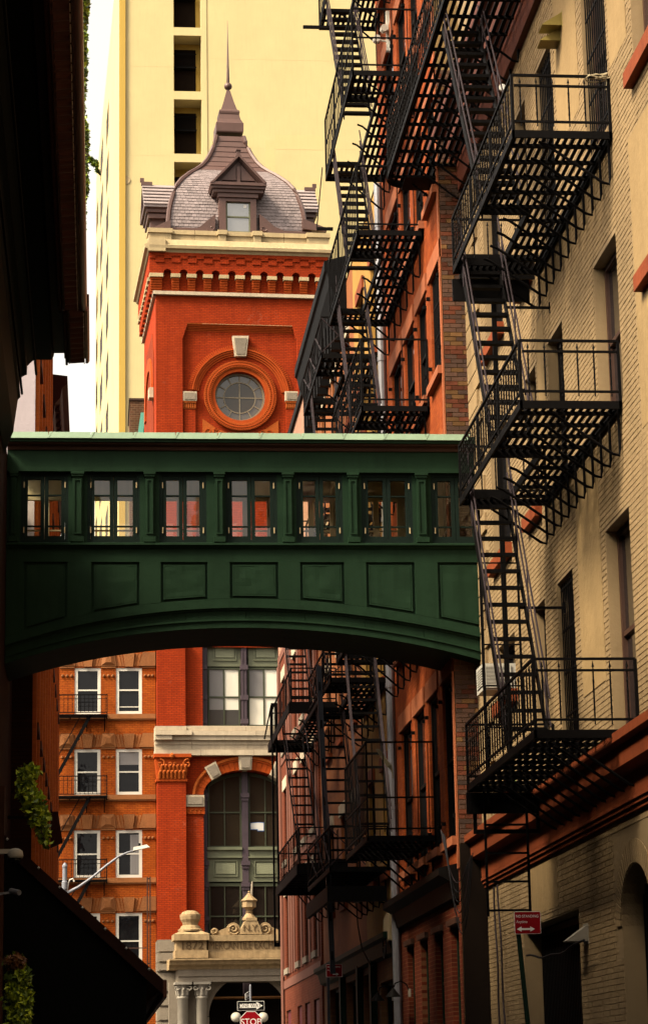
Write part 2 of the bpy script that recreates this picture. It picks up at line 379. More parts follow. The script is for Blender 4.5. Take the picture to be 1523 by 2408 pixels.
def text(name, body, fr, u, v, size, mat, parent, n=0.0, depth=0.004, align='CENTER', sx=1.0, width=None):
    cu = bpy.data.curves.new(name, 'FONT'); cu.body = body; cu.size = size; cu.extrude = depth; cu.align_x = align; cu.align_y = 'CENTER'
    ob = bpy.data.objects.new(name + '_tmp', cu); C.objects.link(ob)
    bpy.context.view_layer.update()
    me = bpy.data.meshes.new_from_object(ob.evaluated_get(bpy.context.evaluated_depsgraph_get()))
    bpy.data.objects.remove(ob)
    n_ = len(me.vertices); co = np.empty(n_ * 3); me.vertices.foreach_get('co', co); co = co.reshape(-1, 3)
    if width: sx = width / (co[:, 0].max() - co[:, 0].min())
    base = LOC[parent.name]
    w_ = np.array([fr.p(u + c[0] * sx, v + c[1], n + c[2]) for c in co]) - base
    me.vertices.foreach_set('co', w_.ravel()); me.update(); me.materials.clear(); me.materials.append(K[mat])
    o = bpy.data.objects.new(name, me); C.objects.link(o); o.parent = parent; LOC[o.name] = base
    return o
def structure(name, mb, mat):
    o = obj(name, mb, mat); o['kind'] = 'structure'; return o

# ------------------------------------------------------------------ ground and streets
structure('ground', MB().quad((-600, -100, 0), (600, -100, 0), (600, 1500, 0), (-600, 1500, 0)), 'soil')
structure('alley_road', MB().quad((-1.0, -20, .004), (5.6, -20, .004), (5.6, 82, .004), (-1.0, 82, .004)), 'asphalt')
structure('cross_street', MB().quad((-80, 83, .008), (90, 83, .008), (90, 95, .008), (-80, 95, .008)), 'asphalt')
structure('pavement', MB().wbox(-80, 2.0, 95, 99.8, -.1, .14).wbox(2.0, 90, 95, 99.2, -.1, .14), 'concrete')
structure('alley_pavement', MB().wbox(5.6, 6.6, -20, 81.5, -.1, .13).wbox(-1.7, -1.0, -20, 81.5, -.1, .13), 'concrete')

def pr(fr, x0, x1, y0, y1, n=0.0):
    """picture rectangle -> (u0, u1, v0, v1) on the plane n out from the frame"""
    ym, xm = (y0 + y1) / 2, (x0 + x1) / 2
    return fr.px(x0, ym, n)[0], fr.px(x1, ym, n)[0], fr.px(xm, y1, n)[1], fr.px(xm, y0, n)[1]
def pb(mb, fr, x0, x1, y0, y1, n0, n1):
    a, b, c, d = pr(fr, x0, x1, y0, y1, n1); mb.box(fr, a, b, c, d, n0, n1); return mb
def frame_mb(fr, u0, u1, v0, v1, w, n0, n1, wb=None):
    wb = wb or w
    m = MB(); m.box(fr, u0, u0 + w, v0, v1, n0, n1).box(fr, u1 - w, u1, v0, v1, n0, n1)
    m.box(fr, u0 + w, u1 - w, v1 - w, v1, n0, n1).box(fr, u0 + w, u1 - w, v0, v0 + wb, n0, n1); return m
def sash_window(parent, fr, u0, u1, v0, v1, mat='white_paint', gl='window_dark', w=.09, n=-.12, blind=None, mid=.5, vbar=False, gname='pane', hb=()):
    """a double-hung window: frame > two panes, meeting rail, optional blind"""
    f = frame_mb(fr, u0, u1, v0, v1, w, n - .09, n)
    vm = v0 + (v1 - v0) * mid
    f.box(fr, u0 + w, u1 - w, vm - .03, vm + .03, n - .08, n - .012)
    if vbar:
        um = (u0 + u1) / 2
        f.box(fr, um - .022, um + .022, v0 + w, vm - .03, n - .075, n - .02).box(fr, um - .022, um + .022, vm + .03, v1 - w, n - .075, n - .02)
    for h in hb:
        vv = v0 + (v1 - v0) * h; f.box(fr, u0 + w, u1 - w, vv - .018, vv + .018, n - .07, n - .025)
    o = obj('window', f, mat, parent)
    for a, b, dn in ((v0 + w, vm - .03, .06), (vm + .03, v1 - w, .045)):
        obj(gname, MB().quad(fr.p(u0 + w, a, n - dn), fr.p(u1 - w, a, n - dn), fr.p(u1 - w, b, n - dn), fr.p(u0 + w, b, n - dn)), gl, o)
    if blind:
        bm, b0 = blind
        bt = v1 - w; bb = v1 - w - (v1 - v0 - 2 * w) * b0
        obj('blind', MB().quad(fr.p(u0 + w, bb, n - .04), fr.p(u1 - w, bb, n - .04), fr.p(u1 - w, bt, n - .04), fr.p(u0 + w, bt, n - .04)), bm, o)
    return o

# ------------------------------------------------------------------ the yellow tower far behind
def build_yellow_tower():
    Y = 160.0; F = Fr((0, Y, 0), (1, 0, 0), (0, -1, 0))
    t = thing('yellow_tower', 'tall yellow stucco tower block with stacked recessed balconies, behind the red tower', 'building', (8, Y, 0))
    xl = F.px(281, 500)[0]; xr = 30.0; top = 81.5
    sx0, sx1 = F.px(409, 250)[0], F.px(487, 250)[0]
    m = MB(); holes = [(sx0, sx1, 40, top, .02)]
    # the face either side of the balcony shaft
    m.quad(F.p(xl, 0), F.p(sx0, 0), F.p(sx0, top), F.p(xl, top)).quad(F.p(sx1, 0), F.p(xr, 0), F.p(xr, top), F.p(sx1, top))
    m.quad(F.p(xl, top), F.p(xr, top), F.p(xr, top, -20), F.p(xl, top, -20)).quad(F.p(xr, 0), F.p(xr, top), F.p(xr, top, -20), F.p(xr, 0, -20))
    obj('wall', m, 'yellow', t)
    # corner strip, then the long left flank running back with its window slots
    obj('corner_pilaster', MB().box(F, xl - .02, xl + .42, 0, top - .3, 0, .16), 'yellow_deep', t)
    L = 47.0; dv = np.array([-.0357, 1, 0]) / math.hypot(.0357, 1)
    fl = Fr((xl - .02, Y, 0), dv, (-dv[1], dv[0], 0))
    wins = []
    for k in range(13):
        v = 30 + k * 4.1
        for u0, u1, dz in ((18.5, 23.0, 0), (30.5, 36.0, 1.9), (42.0, 45.5, .6)):
            if v + dz + 2.4 < top - 1: wins.append((u0, u1, v + dz, v + dz + 2.3))
    obj('side_wall', MB().wall(fl, 0, L, 0, top, wins, .03).quad(fl.p(L, 0), fl.p(L, top), fl.p(L, top, -20), fl.p(L, 0, -20)), 'yellow', t)
    for a, b, c, d in wins:
        f = frame_mb(fl, a, b, c, d, .12, -.03, .012)
        for q in (.33, .66): f.box(fl, a + (b - a) * q - .06, a + (b - a) * q + .06, c + .12, d - .12, -.028, .006)
        o = obj('window', f, 'frame_brown', t)
        obj('pane', MB().quad(fl.p(a + .12, c + .12, -.012), fl.p(b - .12, c + .12, -.012), fl.p(b - .12, d - .12, -.012), fl.p(a + .12, d - .12, -.012)), 'window_dark', o)
    # balcony shaft: slabs, return wall, dark openings with iron rails
    rows = [(-85, 65), (87, 215), (237, 362), (388, 512), (537, 662)]
    ux = F.px(474, 250)[0]; dx0, dx1 = F.px(412, 200)[0], F.px(456, 200)[0]
    sh = MB(); dn = -1.5
    sh.quad(F.p(sx0, 30, 0), F.p(sx0, top, 0), F.p(sx0, top, dn), F.p(sx0, 30, dn)).quad(F.p(sx0, 30, dn), F.p(sx0, top, dn), F.p(sx1, top, dn), F.p(sx1, 30, dn))
    sh.quad(F.p(sx1, 30, 0), F.p(sx1, top, 0), F.p(sx1, top, dn), F.p(sx1, 30, dn))
    obj('balcony_shaft', sh, 'yellow_deep', t)
    obj('shaft_pier', MB().box(F, ux, sx1 + .001, 30, top, dn, .05), 'yellow', t)
    prev = None
    for y0, y1 in rows:
        v1 = F.px(440, y0)[1]; v0 = F.px(440, y1)[1]
        obj('balcony_slab', MB().box(F, sx0 + .002, ux, v0 - .62, v0, dn, .03), 'yellow', t)
        o = obj('doorway', MB().box(F, dx0, dx1 + .2, v0 + .003, v1 - .35, dn + .01, dn + .05), 'tower_dark', t)
        vr = v0 + (v1 - v0) * .56
        r = MB(); r.box(F, sx0 + .01, dx1 + .25, vr + 1.0, vr + 1.07, dn + .3, dn + .36).box(F, sx0 + .01, dx1 + .25, vr, vr + .07, dn + .3, dn + .36)
        r.box(F, dx0 - .1, dx1 + .2, vr - .12, vr - .005, dn + .06, dn + .5)
        o = obj('railing', r, 'iron', t)
        b = MB().wbox(-.02, .02, -.02, .02, 0, .93)
        pieces('baluster', b, 'iron', o, [F.p(sx0 + .15 + .17 * i, vr + .07, dn + .33) for i in range(9)])
    # shallow joints and patches in the stucco
    for y in (140, 348, 560):
        v = F.px(600, y)[1]; obj('stucco_joint', MB().box(F, sx1 + .3, 18, v, v + .03, 0, .004), 'yellow', t)
        obj('stucco_joint', MB().box(F, xl + .6, sx0 - .1, v - .7, v - .67, 0, .004), 'yellow', t)
    for x0, x1, y0, y1 in ((625, 648, 330, 560), (648, 760, 318, 352), (735, 760, 420, 470)):
        obj('stucco_patch', MB().box(F, *pr(F, x0, x1, y0, y1), 0, .006), 'yellow_patch', t)
    c = F.px(297, 424); obj('vent_cover', MB().ring(F, c[0], c[1], .01, .3, 0, .05, seg=14), 'limestone', t)
K['yellow_patch'] = paint('patched stucco', (0.93, 0.72, 0.35), 0.9, 0.3, 0.6, 0.25, 0, 0.15, 0.2, 0.8)
build_yellow_tower()

def build_roof_hut():
    F = Fr((0, 122, 0), (1, 0, 0), (0, -1, 0))
    t = thing('rooftop_hut', 'small brown brick rooftop hut with a green copper edge, left of the red tower', 'hut', (0, 122, 0))
    u0 = F.px(306, 980)[0]; u1 = F.px(345, 980)[0]; v1 = F.px(320, 942)[1]
    obj('wall', MB().box(F, u0, u1 + 4, 0, v1, -5, 0), K['hut_brick'], t)
    obj('coping', MB().box(F, u0 - .06, u1 + 4, v1 + .002, v1 + .12, -5.05, .06), 'frame_brown', t)
    a = F.px(319, 1015); b = F.px(331, 975)
    obj('copper_edge', MB().poly(F, [(a[0], a[1] - 1), (a[0] + .3, a[1] - 1), (b[0] + .25, b[1]), (b[0], b[1])], .02, .4), 'verdigris', t)
K['hut_brick'] = brickmat('dark rooftop brick', (0.17, 0.07, 0.035), (0.10, 0.045, 0.025), (0.25, 0.16, 0.09), 'Y', bw=.3, bh=.12, msize=.015)
K['verdigris'] = paint('verdigris', (0.16, 0.50, 0.38), 0.6, 0.3)
build_roof_hut()

# ------------------------------------------------------------------ the exchange: red tower above, portal below
A3 = math.radians(3.0)
EX = Fr((2.40, 100.0, 0), (math.cos(A3), math.sin(A3), 0), (math.sin(A3), -math.cos(A3), 0))
EXS = Fr(EX.o, -EX.en, -EX.eu)                 # the left flank: u runs back from the corner
zt = lambda x, y: (308.6 + .31243 * x, 578.7 + .31243 * y)      # zoom grids used while measuring the picture
zd = lambda x, y: (321.5 + .30400 * x, 289.4 + .30400 * y)
za = lambda x, y: (321.5 + .29553 * x, 1511.0 + .29553 * y)
zb = lambda x, y: (321.5 + .29553 * x, 1929.0 + .29553 * y)
def zr(z, fr, x0, x1, y0, y1, n=0.0):
    a = z(x0, y0); b = z(x1, y1); return pr(fr, a[0], b[0], a[1], b[1], n)
def build_exchange():
    t = thing('exchange_building', 'red brick exchange with a domed corner tower, round window and stone portal', 'building', tuple(EX.p(3.4, 0, -3)))
    TW = EX.px(757, 850)[0]                      # width of the tower
    vs = EX.px(560, 698)[1]                      # string course
    # --- shaft of the tower, with the recessed panel opening
    pa = zr(zt, EX, 388, 1252, 640, 1420); vtop_rec = zr(zt, EX, 425, 1210, 590, 640)
    rec_d = .22
    u0r, u1r = pa[0], pa[1]; vch = EX.px(*zt(388, 697))[1]; vt = EX.px(*zt(800, 590))[1]
    uc0 = EX.px(*zt(425, 640))[0]; uc1 = EX.px(*zt(1212, 640))[0]
    vlow = 19.6
    body = MB()
    body.quad(EX.p(0, vlow), EX.p(u0r, vlow), EX.p(u0r, vs), EX.p(0, vs)).quad(EX.p(u1r, vlow), EX.p(TW, vlow), EX.p(TW, vs), EX.p(u1r, vs))
    body.quad(EX.p(u0r, vt), EX.p(u1r, vt), EX.p(u1r, vs), EX.p(u0r, vs))
    body.quad(EX.p(u0r, vch), EX.p(uc0, vt), EX.p(u0r, vt)).quad(EX.p(u1r, vch), EX.p(u1r, vt), EX.p(uc1, vt))
    for a, b in (((u0r, vlow), (u0r, vch)), ((u0r, vch), (uc0, vt)), ((uc1, vt), (u1r, vch)), ((u1r, vch), (u1r, vlow))):
        body.quad(EX.p(*a), EX.p(*b), EX.p(*b, -rec_d), EX.p(*a, -rec_d))
    body.quad(EX.p(TW, vlow), EX.p(TW, vs), EX.p(TW, vs, -7), EX.p(TW, vlow, -7))
    obj('tower_wall', body, 'tower_brick', t)
    # corbelled courses closing the head of the panel
    cb = MB(); vb = EX.px(*zt(800, 640))[1]; nn = 5
    for i in range(nn):
        a = vt - (vt - vb) * i / nn; b = vt - (vt - vb) * (i + .72) / nn; dn = -rec_d * (i + .6) / nn
        ins = (vt - (a + b) / 2) * (uc0 - u0r) / (vt - vch)
        cb.box(EX, uc0 - ins * .98, uc1 + ins * .98, b, a, -rec_d - .01, dn)
        cb.box(EX, uc0 - ins, uc1 + ins, b - (vt - vb) * .26 / nn, b - .001, -rec_d - .01, dn - .045)
    obj('corbel_course', cb, 'terracotta', t)
    # --- the round window in the recessed panel
    cu, cv = EX.px(564.8, 932, -rec_d); S = 5686.0 / 100.35
    rg = 62 / S; N = -rec_d
    pane_n = N - .32
    pw = MB()                                      # panel with a round hole
    seg = 72; sq = 2.9
    for i in range(seg):
        t0, t1 = 2 * math.pi * i / seg, 2 * math.pi * (i + 1) / seg
        q = lambda tt: min(sq / max(abs(math.cos(tt)), 1e-6), sq / max(abs(math.sin(tt)), 1e-6))
        pw.quad(*[EX.p(cu + r * math.cos(tt), cv + r * math.sin(tt), N) for r, tt in ((rg, t0), (q(t0), t0), (q(t1), t1), (rg, t1))])
        pw.quad(*[EX.p(cu + rg * math.cos(tt), cv + rg * math.sin(tt), nn_) for tt, nn_ in ((t0, N), (t1, N), (t1, pane_n), (t0, pane_n))])
    pw.quad(EX.p(u0r - .1, cv + sq, N), EX.p(u1r + .1, cv + sq, N), EX.p(u1r + .1, vt, N), EX.p(u0r - .1, vt, N))
    pw.quad(EX.p(u0r - .1, vlow, N), EX.p(u1r + .1, vlow, N), EX.p(u1r + .1, cv - sq, N), EX.p(u0r - .1, cv - sq, N))
    obj('panel_wall', pw, 'tower_brick', t)
    rw = MB().ring(EX, cu, cv, rg - .09, rg - .003, pane_n + .0, pane_n + .12, seg=56)
    ri = 39 / S
    rw.ring(EX, cu, cv, ri - .022, ri + .022, pane_n + .02, pane_n + .07, seg=40)
    for k in range(12):
        a = k * math.pi / 6; r0 = 0.0 if k % 3 == 0 else ri + .022; r1 = rg - .085
        A = EX.p(cu + r0 * math.cos(a), cv + r0 * math.sin(a), pane_n + .045); B = EX.p(cu + r1 * math.cos(a), cv + r1 * math.sin(a), pane_n + .045)
        rw.bar(A, B, .045, .04, EX.en)
    rwo = obj('round_window', rw, 'window_bar', t)
    for k in range(12):                            # outer panes, each its own slightly tilted sheet
        a0, a1 = k * math.pi / 6, (k + 1) * math.pi / 6; tilt = (rng.random() - .5) * .05
        pts = [EX.p(cu + r * math.cos(a), cv + r * math.sin(a), pane_n + .03 + tilt * (r - ri)) for r, a in
               [(ri, a0), (rg - .08, a0), (rg - .08, (a0 + a1) / 2), (rg - .08, a1), (ri, a1)]]
        obj('pane', MB().quad(*pts), 'window_round', rwo)
    for k in range(4):
        a0 = k * math.pi / 2; pts = [EX.p(cu, cv, pane_n + .03)] + [EX.p(cu + ri * math.cos(a0 + i * math.pi / 12), cv + ri * math.sin(a0 + i * math.pi / 12), pane_n + .03 + .004 * k) for i in range(7)]
        obj('pane', MB().quad(*pts), 'window_mid', rwo)
    obj('window_room', MB().ring(EX, cu, cv, .001, rg + .1, pane_n - .8, pane_n - .7, seg=24), 'tower_dark', rwo)
    # terracotta rings round the window
    px = 1 / S
    obj('terracotta_ring', MB().ring(EX, cu, cv, rg + .0005, 71 * px, N, N + .07, seg=64), 'terracotta', t)
    obj('terracotta_ring', MB().ring(EX, cu, cv, 71 * px, 78 * px, N, N + .12, seg=64), 'terracotta_carved', t)
    obj('terracotta_ring', MB().ring(EX, cu, cv, 78 * px, 82 * px, N, N + .17, seg=64), 'terracotta', t)
    obj('terracotta_ring', MB().ring(EX, cu, cv, 82 * px, 89 * px, N, N + .13, seg=64), 'terracotta_carved', t)
    for r, n_, sz in ((75, 96, .05), (86, 104, .06)):
        bd = MB()
        for i in range(n_):
            a = 2 * math.pi * i / n_; c = EX.p(cu + r * px * math.cos(a), cv + r * px * math.sin(a), N + .14)
            bd.bar(c - EX.en * .03, c + EX.en * .03, sz * .8, sz * 1.3, (math.cos(a), 0, math.sin(a)))
        obj('bead_moulding', bd, 'terracotta', t, kind='stuff')
    # stepped brick arch rings, imposts, keystone
    aspr = math.asin(min(.98, (EX.px(*zt(440, 1092), N)[1] - cv) / (118 * px)))
    for i, (r0, r1, d) in enumerate(((101, 105.5, .05), (105.5, 110.5, .09), (110.5, 115.5, .13), (115.5, 120, .17), (120, 131, .03))):
        obj('arch_ring', MB().ring(EX, cu, cv, (r0 + .8) * px, r1 * px, N, N + d, aspr + .02, math.pi - aspr - .02, 52), 'tower_brick' if i == 4 else 'terracotta', t)
    vo = MB()
    for i in range(70):
        a = aspr + .05 + (math.pi - 2 * aspr - .1) * i / 69
        vo.bar(EX.p(cu + 121 * px * math.cos(a), cv + 121 * px * math.sin(a), N + .034), EX.p(cu + 130 * px * math.cos(a), cv + 130 * px * math.sin(a), N + .034), .05, .012, EX.en)
    obj('arch_brick_end', vo, 'terracotta', t, kind='stuff')
    k = [EX.px(*zt(*q), N + .26) for q in ((762, 674), (884, 674), (866, 826), (780, 826))]
    ko = obj('keystone', MB().poly(EX, k, N, N + .24), 'white_stone', t)
    ki = [EX.px(*zt(*q), N + .26) for q in ((778, 692), (868, 692), (854, 812), (792, 812))]
    obj('rough_face', MB().poly(EX, ki, N + .2401, N + .27), 'grey_stone', ko)
    for x0, x1 in ((388, 494), (1158, 1258)):
        a, b, c, d = zr(zt, EX, x0, x1, 1092, 1162, N + .22)
        o = obj('impost_stone', MB().box(EX, a, b, c, d, N, N + .2), 'white_stone', t)
        obj('rough_face', MB().box(EX, a + .07, b - .07, c + .06, d - .06, N + .2005, N + .23), 'grey_stone', o)
        cap = MB().box(EX, a + .02, b - .02, c - .08, c - .002, N, N + .18).box(EX, a + .03, b - .03, c - .34, c - .3, N, N + .12)
        for i in range(6):
            uu = a + .07 + (b - a - .14) * i / 5; cap.box(EX, uu - .03, uu + .03, c - .3, c - .08, N, N + .15)
        obj('leaf_capital', cap, 'terracotta_carved', t)
        obj('pilaster', MB().box(EX, a + .05, b - .05, vlow, c - .345, N, N + .1), 'tower_brick', t)
    for sgn in (-1, 1):                            # carved spandrels under the ring
        sp = MB(); uu = cu + sgn * 93 * px
        pts = [(uu, cv - 60 * px), (uu, cv - 140 * px), (cu + sgn * 30 * px, cv - 140 * px), (cu + sgn * 30 * px, cv - 96 * px), (cu + sgn * 62 * px, cv - 82 * px)]
        sp.poly(EX, pts if sgn > 0 else pts[::-1], N, N + .06)
        o = obj('spandrel_panel', sp, 'terracotta_carved', t)
        sc = MB()
        for j in range(9):
            a = rng.random() * 6.3; q = (uu - sgn * (.08 + .62 * rng.random()), cv - (1.55 + .5 * rng.random()))
            pts3 = [EX.p(q[0] + r * math.cos(a + r * 26), q[1] + r * math.sin(a + r * 26), N + .075) for r in np.linspace(.02, .17, 9)]
            sc.tube(pts3, .022, 5)
        obj('scroll_carving', sc, 'terracotta', o)
    # --- string course and corbel table
    F2 = .28
    obj('string_course', MB().box(EX, -.12, TW + .12, vs - .02, vs + .13, -.1, .16).box(EXS, -.155, 7.1, vs - .02, vs + .13, .002, .12), 'white_stone', t)
    xs = [394.2, 432.6, 470.4, 507.6, 545.7, 583.5, 621, 658.2, 696.3, 733.2]
    uu = [EX.px(x, 648, F2)[0] for x in xs]; step = (uu[-1] - uu[0]) / 9; us = [uu[0] + step * i for i in range(10)]
    vc = EX.px(564, 646.5, F2)[1]; R = 10.3 / 5686 * 99.7
    vfr = EX.px(560, 599, F2)[1]; e0, e1 = -.29, TW + .29
    v2 = vc + R + .06; vm = EX.px(560, 617, F2)[1]
    fz = MB().box(EX, e0, e1, v2, vfr, -.2, F2)
    bnds = [e0] + [x for u in us for x in (u - R, u + R)] + [e1]
    for a, b in zip(bnds[::2], bnds[1::2]): fz.box(EX, a, b, vc - .02, v2, -.1, F2)
    for u in us:
        arc = [(u + R * math.cos(math.pi * i / 10), vc + R * math.sin(math.pi * i / 10)) for i in range(11)]
        for i in range(10):
            fz.poly(EX, [arc[i], (arc[i][0], v2), (arc[i + 1][0], v2), arc[i + 1]], -.1, F2 - .0005)
    obj('frieze', fz, 'tower_brick', t)
    cz = MB()                                       # battlement course
    for i, u in enumerate([us[0] - step] + us):
        cz.box(EX, max(u + .18, e0), min(u + step - .14, e1), vm - .1, vm + .075, F2, F2 + .045)
        cz.box(EX, max(u - .14, e0), min(u + .18, e1), vm + .077, vm + .2, F2, F2 + .045)
    cz.box(EX, e0, e1, vm + .2005, vfr, F2, F2 + .045)
    obj('battlement_course', cz, 'tower_brick', t)
    cors = [(e0 + .02, us[0] - R - .02)] + [(us[i] + R - .02, us[i + 1] - R + .02) for i in range(9)] + [(us[9] + R - .02, e1 - .02)]
    hst = .165
    for a, b in cors:
        c = MB()
        hc = vc - .02 - hst - (vs + .13)
        for k in range(6):
            f0 = hc * k / 6; c.box(EX, a + .03, b - .03, vs + .131 + f0, vs + .131 + f0 + hc / 6 * (.97), -.05, F2 * (k + 1.5) / 7.8 if k < 5 else F2 - .04)
            if k: c.box(EX, a + .035, b - .035, vs + .131 + f0 - hc / 6 * .06, vs + .131 + f0 + .0005, -.05, F2 * k / 8.5)
        obj('corbel', c, 'terracotta', t)
        obj('corbel_stone', MB().box(EX, a - .015, b + .015, vc - .02 - hst, vc - .021, -.05, F2 + .03), 'limestone', t)
    obj('slot_back', MB().quad(EX.p(0, vs + .12, .0), EX.p(TW, vs + .12, .0), EX.p(TW, v2 + .1, .0), EX.p(0, v2 + .1, .0)), 'tower_brick', t)
    # left flank
    D = 7.0
    sd = MB().quad(EXS.p(0, vlow - 1.5), EXS.p(D, vlow - 1.5), EXS.p(D, vs), EXS.p(0, vs))
    obj('tower_side_wall', sd, 'tower_brick_side', t)
    rc = MB().box(EXS, .55, .75, vlow, cv + 3.0, 0, .14).box(EXS, 1.5, 5.6, cv + 2.9, cv + 3.1, 0, .14)
    sa = MB().ring(EXS, 3.5, cv + .2, 1.75, 2.3, 0, .1, 0, math.pi, 24)
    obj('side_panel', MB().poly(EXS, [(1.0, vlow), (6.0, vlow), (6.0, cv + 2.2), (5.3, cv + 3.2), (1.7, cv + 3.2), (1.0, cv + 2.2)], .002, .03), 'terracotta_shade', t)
    obj('side_arch', sa, 'terracotta', t)
    obj('side_impost', MB().box(EXS, 1.0, 1.6, cv + .1, cv + .55, .03, .22), 'white_stone', t)
    sf = MB().box(EXS, .0, D, vc + R + .06, vfr, -.2, F2 - .001)
    for k in range(9):
        q = .35 + k * .72; sf.box(EXS, q, q + .42, vs + .13, v2 - .001, -.1, F2 - .02)
    obj('side_frieze', sf, 'tower_brick_side', t)
    for k in range(9):
        q = .35 + k * .72; obj('corbel_stone', MB().box(EXS, q - .03, q + .45, vc - .19, vc - .02, -.05, F2 + .05), 'limestone', t)
    # --- stone cornice and blocking course
    y = lambda yy, n: EX.px(560, yy, n)[1]
    c0 = vfr
    prof = [(-.4, 0), (F2 + .05, 0), (F2 + .1, .1), (F2 + .22, .14), (F2 + .24, .28), (F2 + .12, .34), (F2 + .02, .6), (-.4, .6)]
    cm = MB().prof(EX, [(n, c0 + v) for n, v in prof], e0 - .02, e1 + .2)
    cm.prof(EXS, [(n - .001, c0 + v - .0005) for n, v in prof], -.5, D)
    obj('stone_cornice', cm, 'limestone', t)
    vb0 = c0 + .6; vb1 = EX.px(560, 546, .1)[1]
    for x0, x1 in ((92, 270), (270, 450), (450, 632), (632, 690), (690, 900), (900, 962), (962, 1140), (1140, 1316), (1316, 1485)):
        a = EX.px(*zd(x0, 880), .2)[0]; b = EX.px(*zd(x1, 880), .2)[0]
        big = (x1 - x0) < 80 or x0 == 92 or x0 == 1316
        o = obj('parapet_stone', MB().box(EX, a + .006, b - .006, vb0 + .001, vb1 - .2, -.5, .27 if big else .1), 'limestone', t)
        obj('cap_stone', MB().box(EX, a - (.04 if big else -.01), b + (.04 if big else -.01), vb1 - .199, vb1, -.55, .34 if big else .16), 'limestone', o)
    obj('side_parapet', MB().box(EXS, .3, D, vb0, vb1 - .02, -.3, .1), 'limestone', t)
    # --- the bell-shaped roof
    cux = TW / 2 + .02; cd = 3.6
    pts = [(845, 565), (780, 560), (700, 551), (640, 539), (560, 511), (500, 482), (450, 435), (400, 360), (370, 300), (340, 250), (300, 207), (250, 172), (200, 145), (150, 125), (105, 111)]
    prof = []
    for zy, hw in pts:
        h = hw * .304 * 100.6 / 5686; n = -(cd - h)
        prof.append((h, EX.px(560, zd(0, zy)[1], n)[1]))
    def side_pt(k, s, h, v):                       # k: 0 front, 1 left, 2 back, 3 right
        if k == 0: return EX.p(cux + s * h, v, -(cd - h))
        if k == 1: return EX.p(cux - h, v, -cd + s * h)
        if k == 2: return EX.p(cux - s * h, v, -(cd + h))
        return EX.p(cux + h, v, -cd - s * h)
    for nm, i0, i1, mt in (('roof', 0, 8, 'slate'), ('copper_roof', 8, 14, 'brown_copper')):
        m = MB()
        for k in range(4):
            for (h0, a), (h1, b) in zip(prof[i0:i1], prof[i0 + 1:i1 + 1]):
                m.quad(side_pt(k, -1, h0, a), side_pt(k, 1, h0, a), side_pt(k, 1, h1, b), side_pt(k, -1, h1, b))
        ro = obj(nm, m, mt, t)
        if nm == 'roof': roof = ro
        else: croof = ro
    sm = MB(); H = np.array([h for h, v in prof]); V = np.array([v for h, v in prof])
    hv = lambda v: float(np.interp(v, V, H))
    vtop = V[-1]; v = V[8]
    while v < vtop - .1:                            # standing seams of the copper
        for k in (0, 1, 3): sm.bar(side_pt(k, -1, hv(v) + .01, v), side_pt(k, 1, hv(v) + .01, v), .03, .02)
        v += .3
    obj('copper_seam', sm, 'brown_copper', croof)
    hip = MB()
    for k, s in ((0, -1), (0, 1), (2, 1), (2, -1)):
        hip.tube([side_pt(k, s, h + .02, v) for h, v in prof], .105, 6)
    obj('hip_roll', hip, 'brown_copper', t)
    # slates on the visible face
    slates = []; row = 0; v = V[0] + .02
    arc = np.concatenate([[0], np.cumsum(np.hypot(np.diff(H[:9]), np.diff(V[:9])))])
    L = arc[8]; sarc = .03; big = 0
    while sarc < L - .05:
        dl = .165 - .03 * sarc / L
        h0 = float(np.interp(sarc, arc, H[:9])); v0 = float(np.interp(sarc, arc, V[:9])); s1 = min(sarc + dl + .03, L)
        h1 = float(np.interp(s1, arc, H[:9])); v1 = float(np.interp(s1, arc, V[:9]))
        wd = .21; n_ = int(2 * h0 / wd); off = (row % 2) * wd / 2
        for i in range(n_ + 1):
            a = -h0 + i * wd + off - wd / 2 + .06; b = a + wd - .012 - rng.random() * .008
            a = max(a, -h0 + .08); b = min(b, h0 - .08)
            if b - a < .05: continue
            if abs((a + b) / 2 + cux - EX.px(559, 500)[0]) < .80 and v0 < EX.px(560, 430)[1]: continue
            j = rng.random() * .01
            th = .028 + j
            q = lambda uu, hh, vv, lift: EX.p(cux + uu, vv, -(cd - hh) + lift)
            lo, hi = [q(a, h0, v0, th), q(b, h0, v0, th), q(b, h1 if h1 < h0 else h0, v1, .008), q(a, h1 if h1 < h0 else h0, v1, .008)], \
                     [q(a, h0, v0, .002), q(b, h0, v0, .002), q(b, h1 if h1 < h0 else h0, v1, .001), q(a, h1 if h1 < h0 else h0, v1, .001)]
            slates.append((hi, lo))
        sarc += dl; row += 1
    order = sorted(range(len(slates)), key=lambda i: -np.linalg.norm(slates[i][1][1] - slates[i][1][0]))
    keep = set(order[:296]); rest = MB()
    for i, (hi, lo) in enumerate(slates):
        if i in keep: obj('slate', MB().hexa(hi, lo), K['slate_piece'], roof)
        else: rest.hexa(hi, lo)
    obj('slate_courses', rest, K['slate_piece'], roof, kind='stuff')
    # cap, ball and needle
    c = EX.p(cux, 0, -cd); vy = lambda zy: EX.px(536, 289.4 + 0, -cd)[1]
    z1 = lambda y: EX.px(540, .5066 * y, -cd)[1]
    pf = [(.62, z1(637)), (.64, z1(632)), (.645, z1(594)), (.60, z1(588)), (.52, z1(572)), (.46, z1(548)), (.475, z1(545)), (.49, z1(536)), (.46, z1(528)), (.39, z1(524)), (.36, z1(518)), (.24, z1(480)), (.13, z1(440)), (.085, z1(424))]
    s2 = 1.38
    obj('spire_cap', MB().lathe((c[0], c[1], 0), [(r * s2, z) for r, z in pf], 4, math.pi / 4 + A3), 'brown_copper', t)
    ball = [(.02 + .165 * math.sin(math.pi * i / 10), z1(402) - .17 * math.cos(math.pi * i / 10)) for i in range(11)]
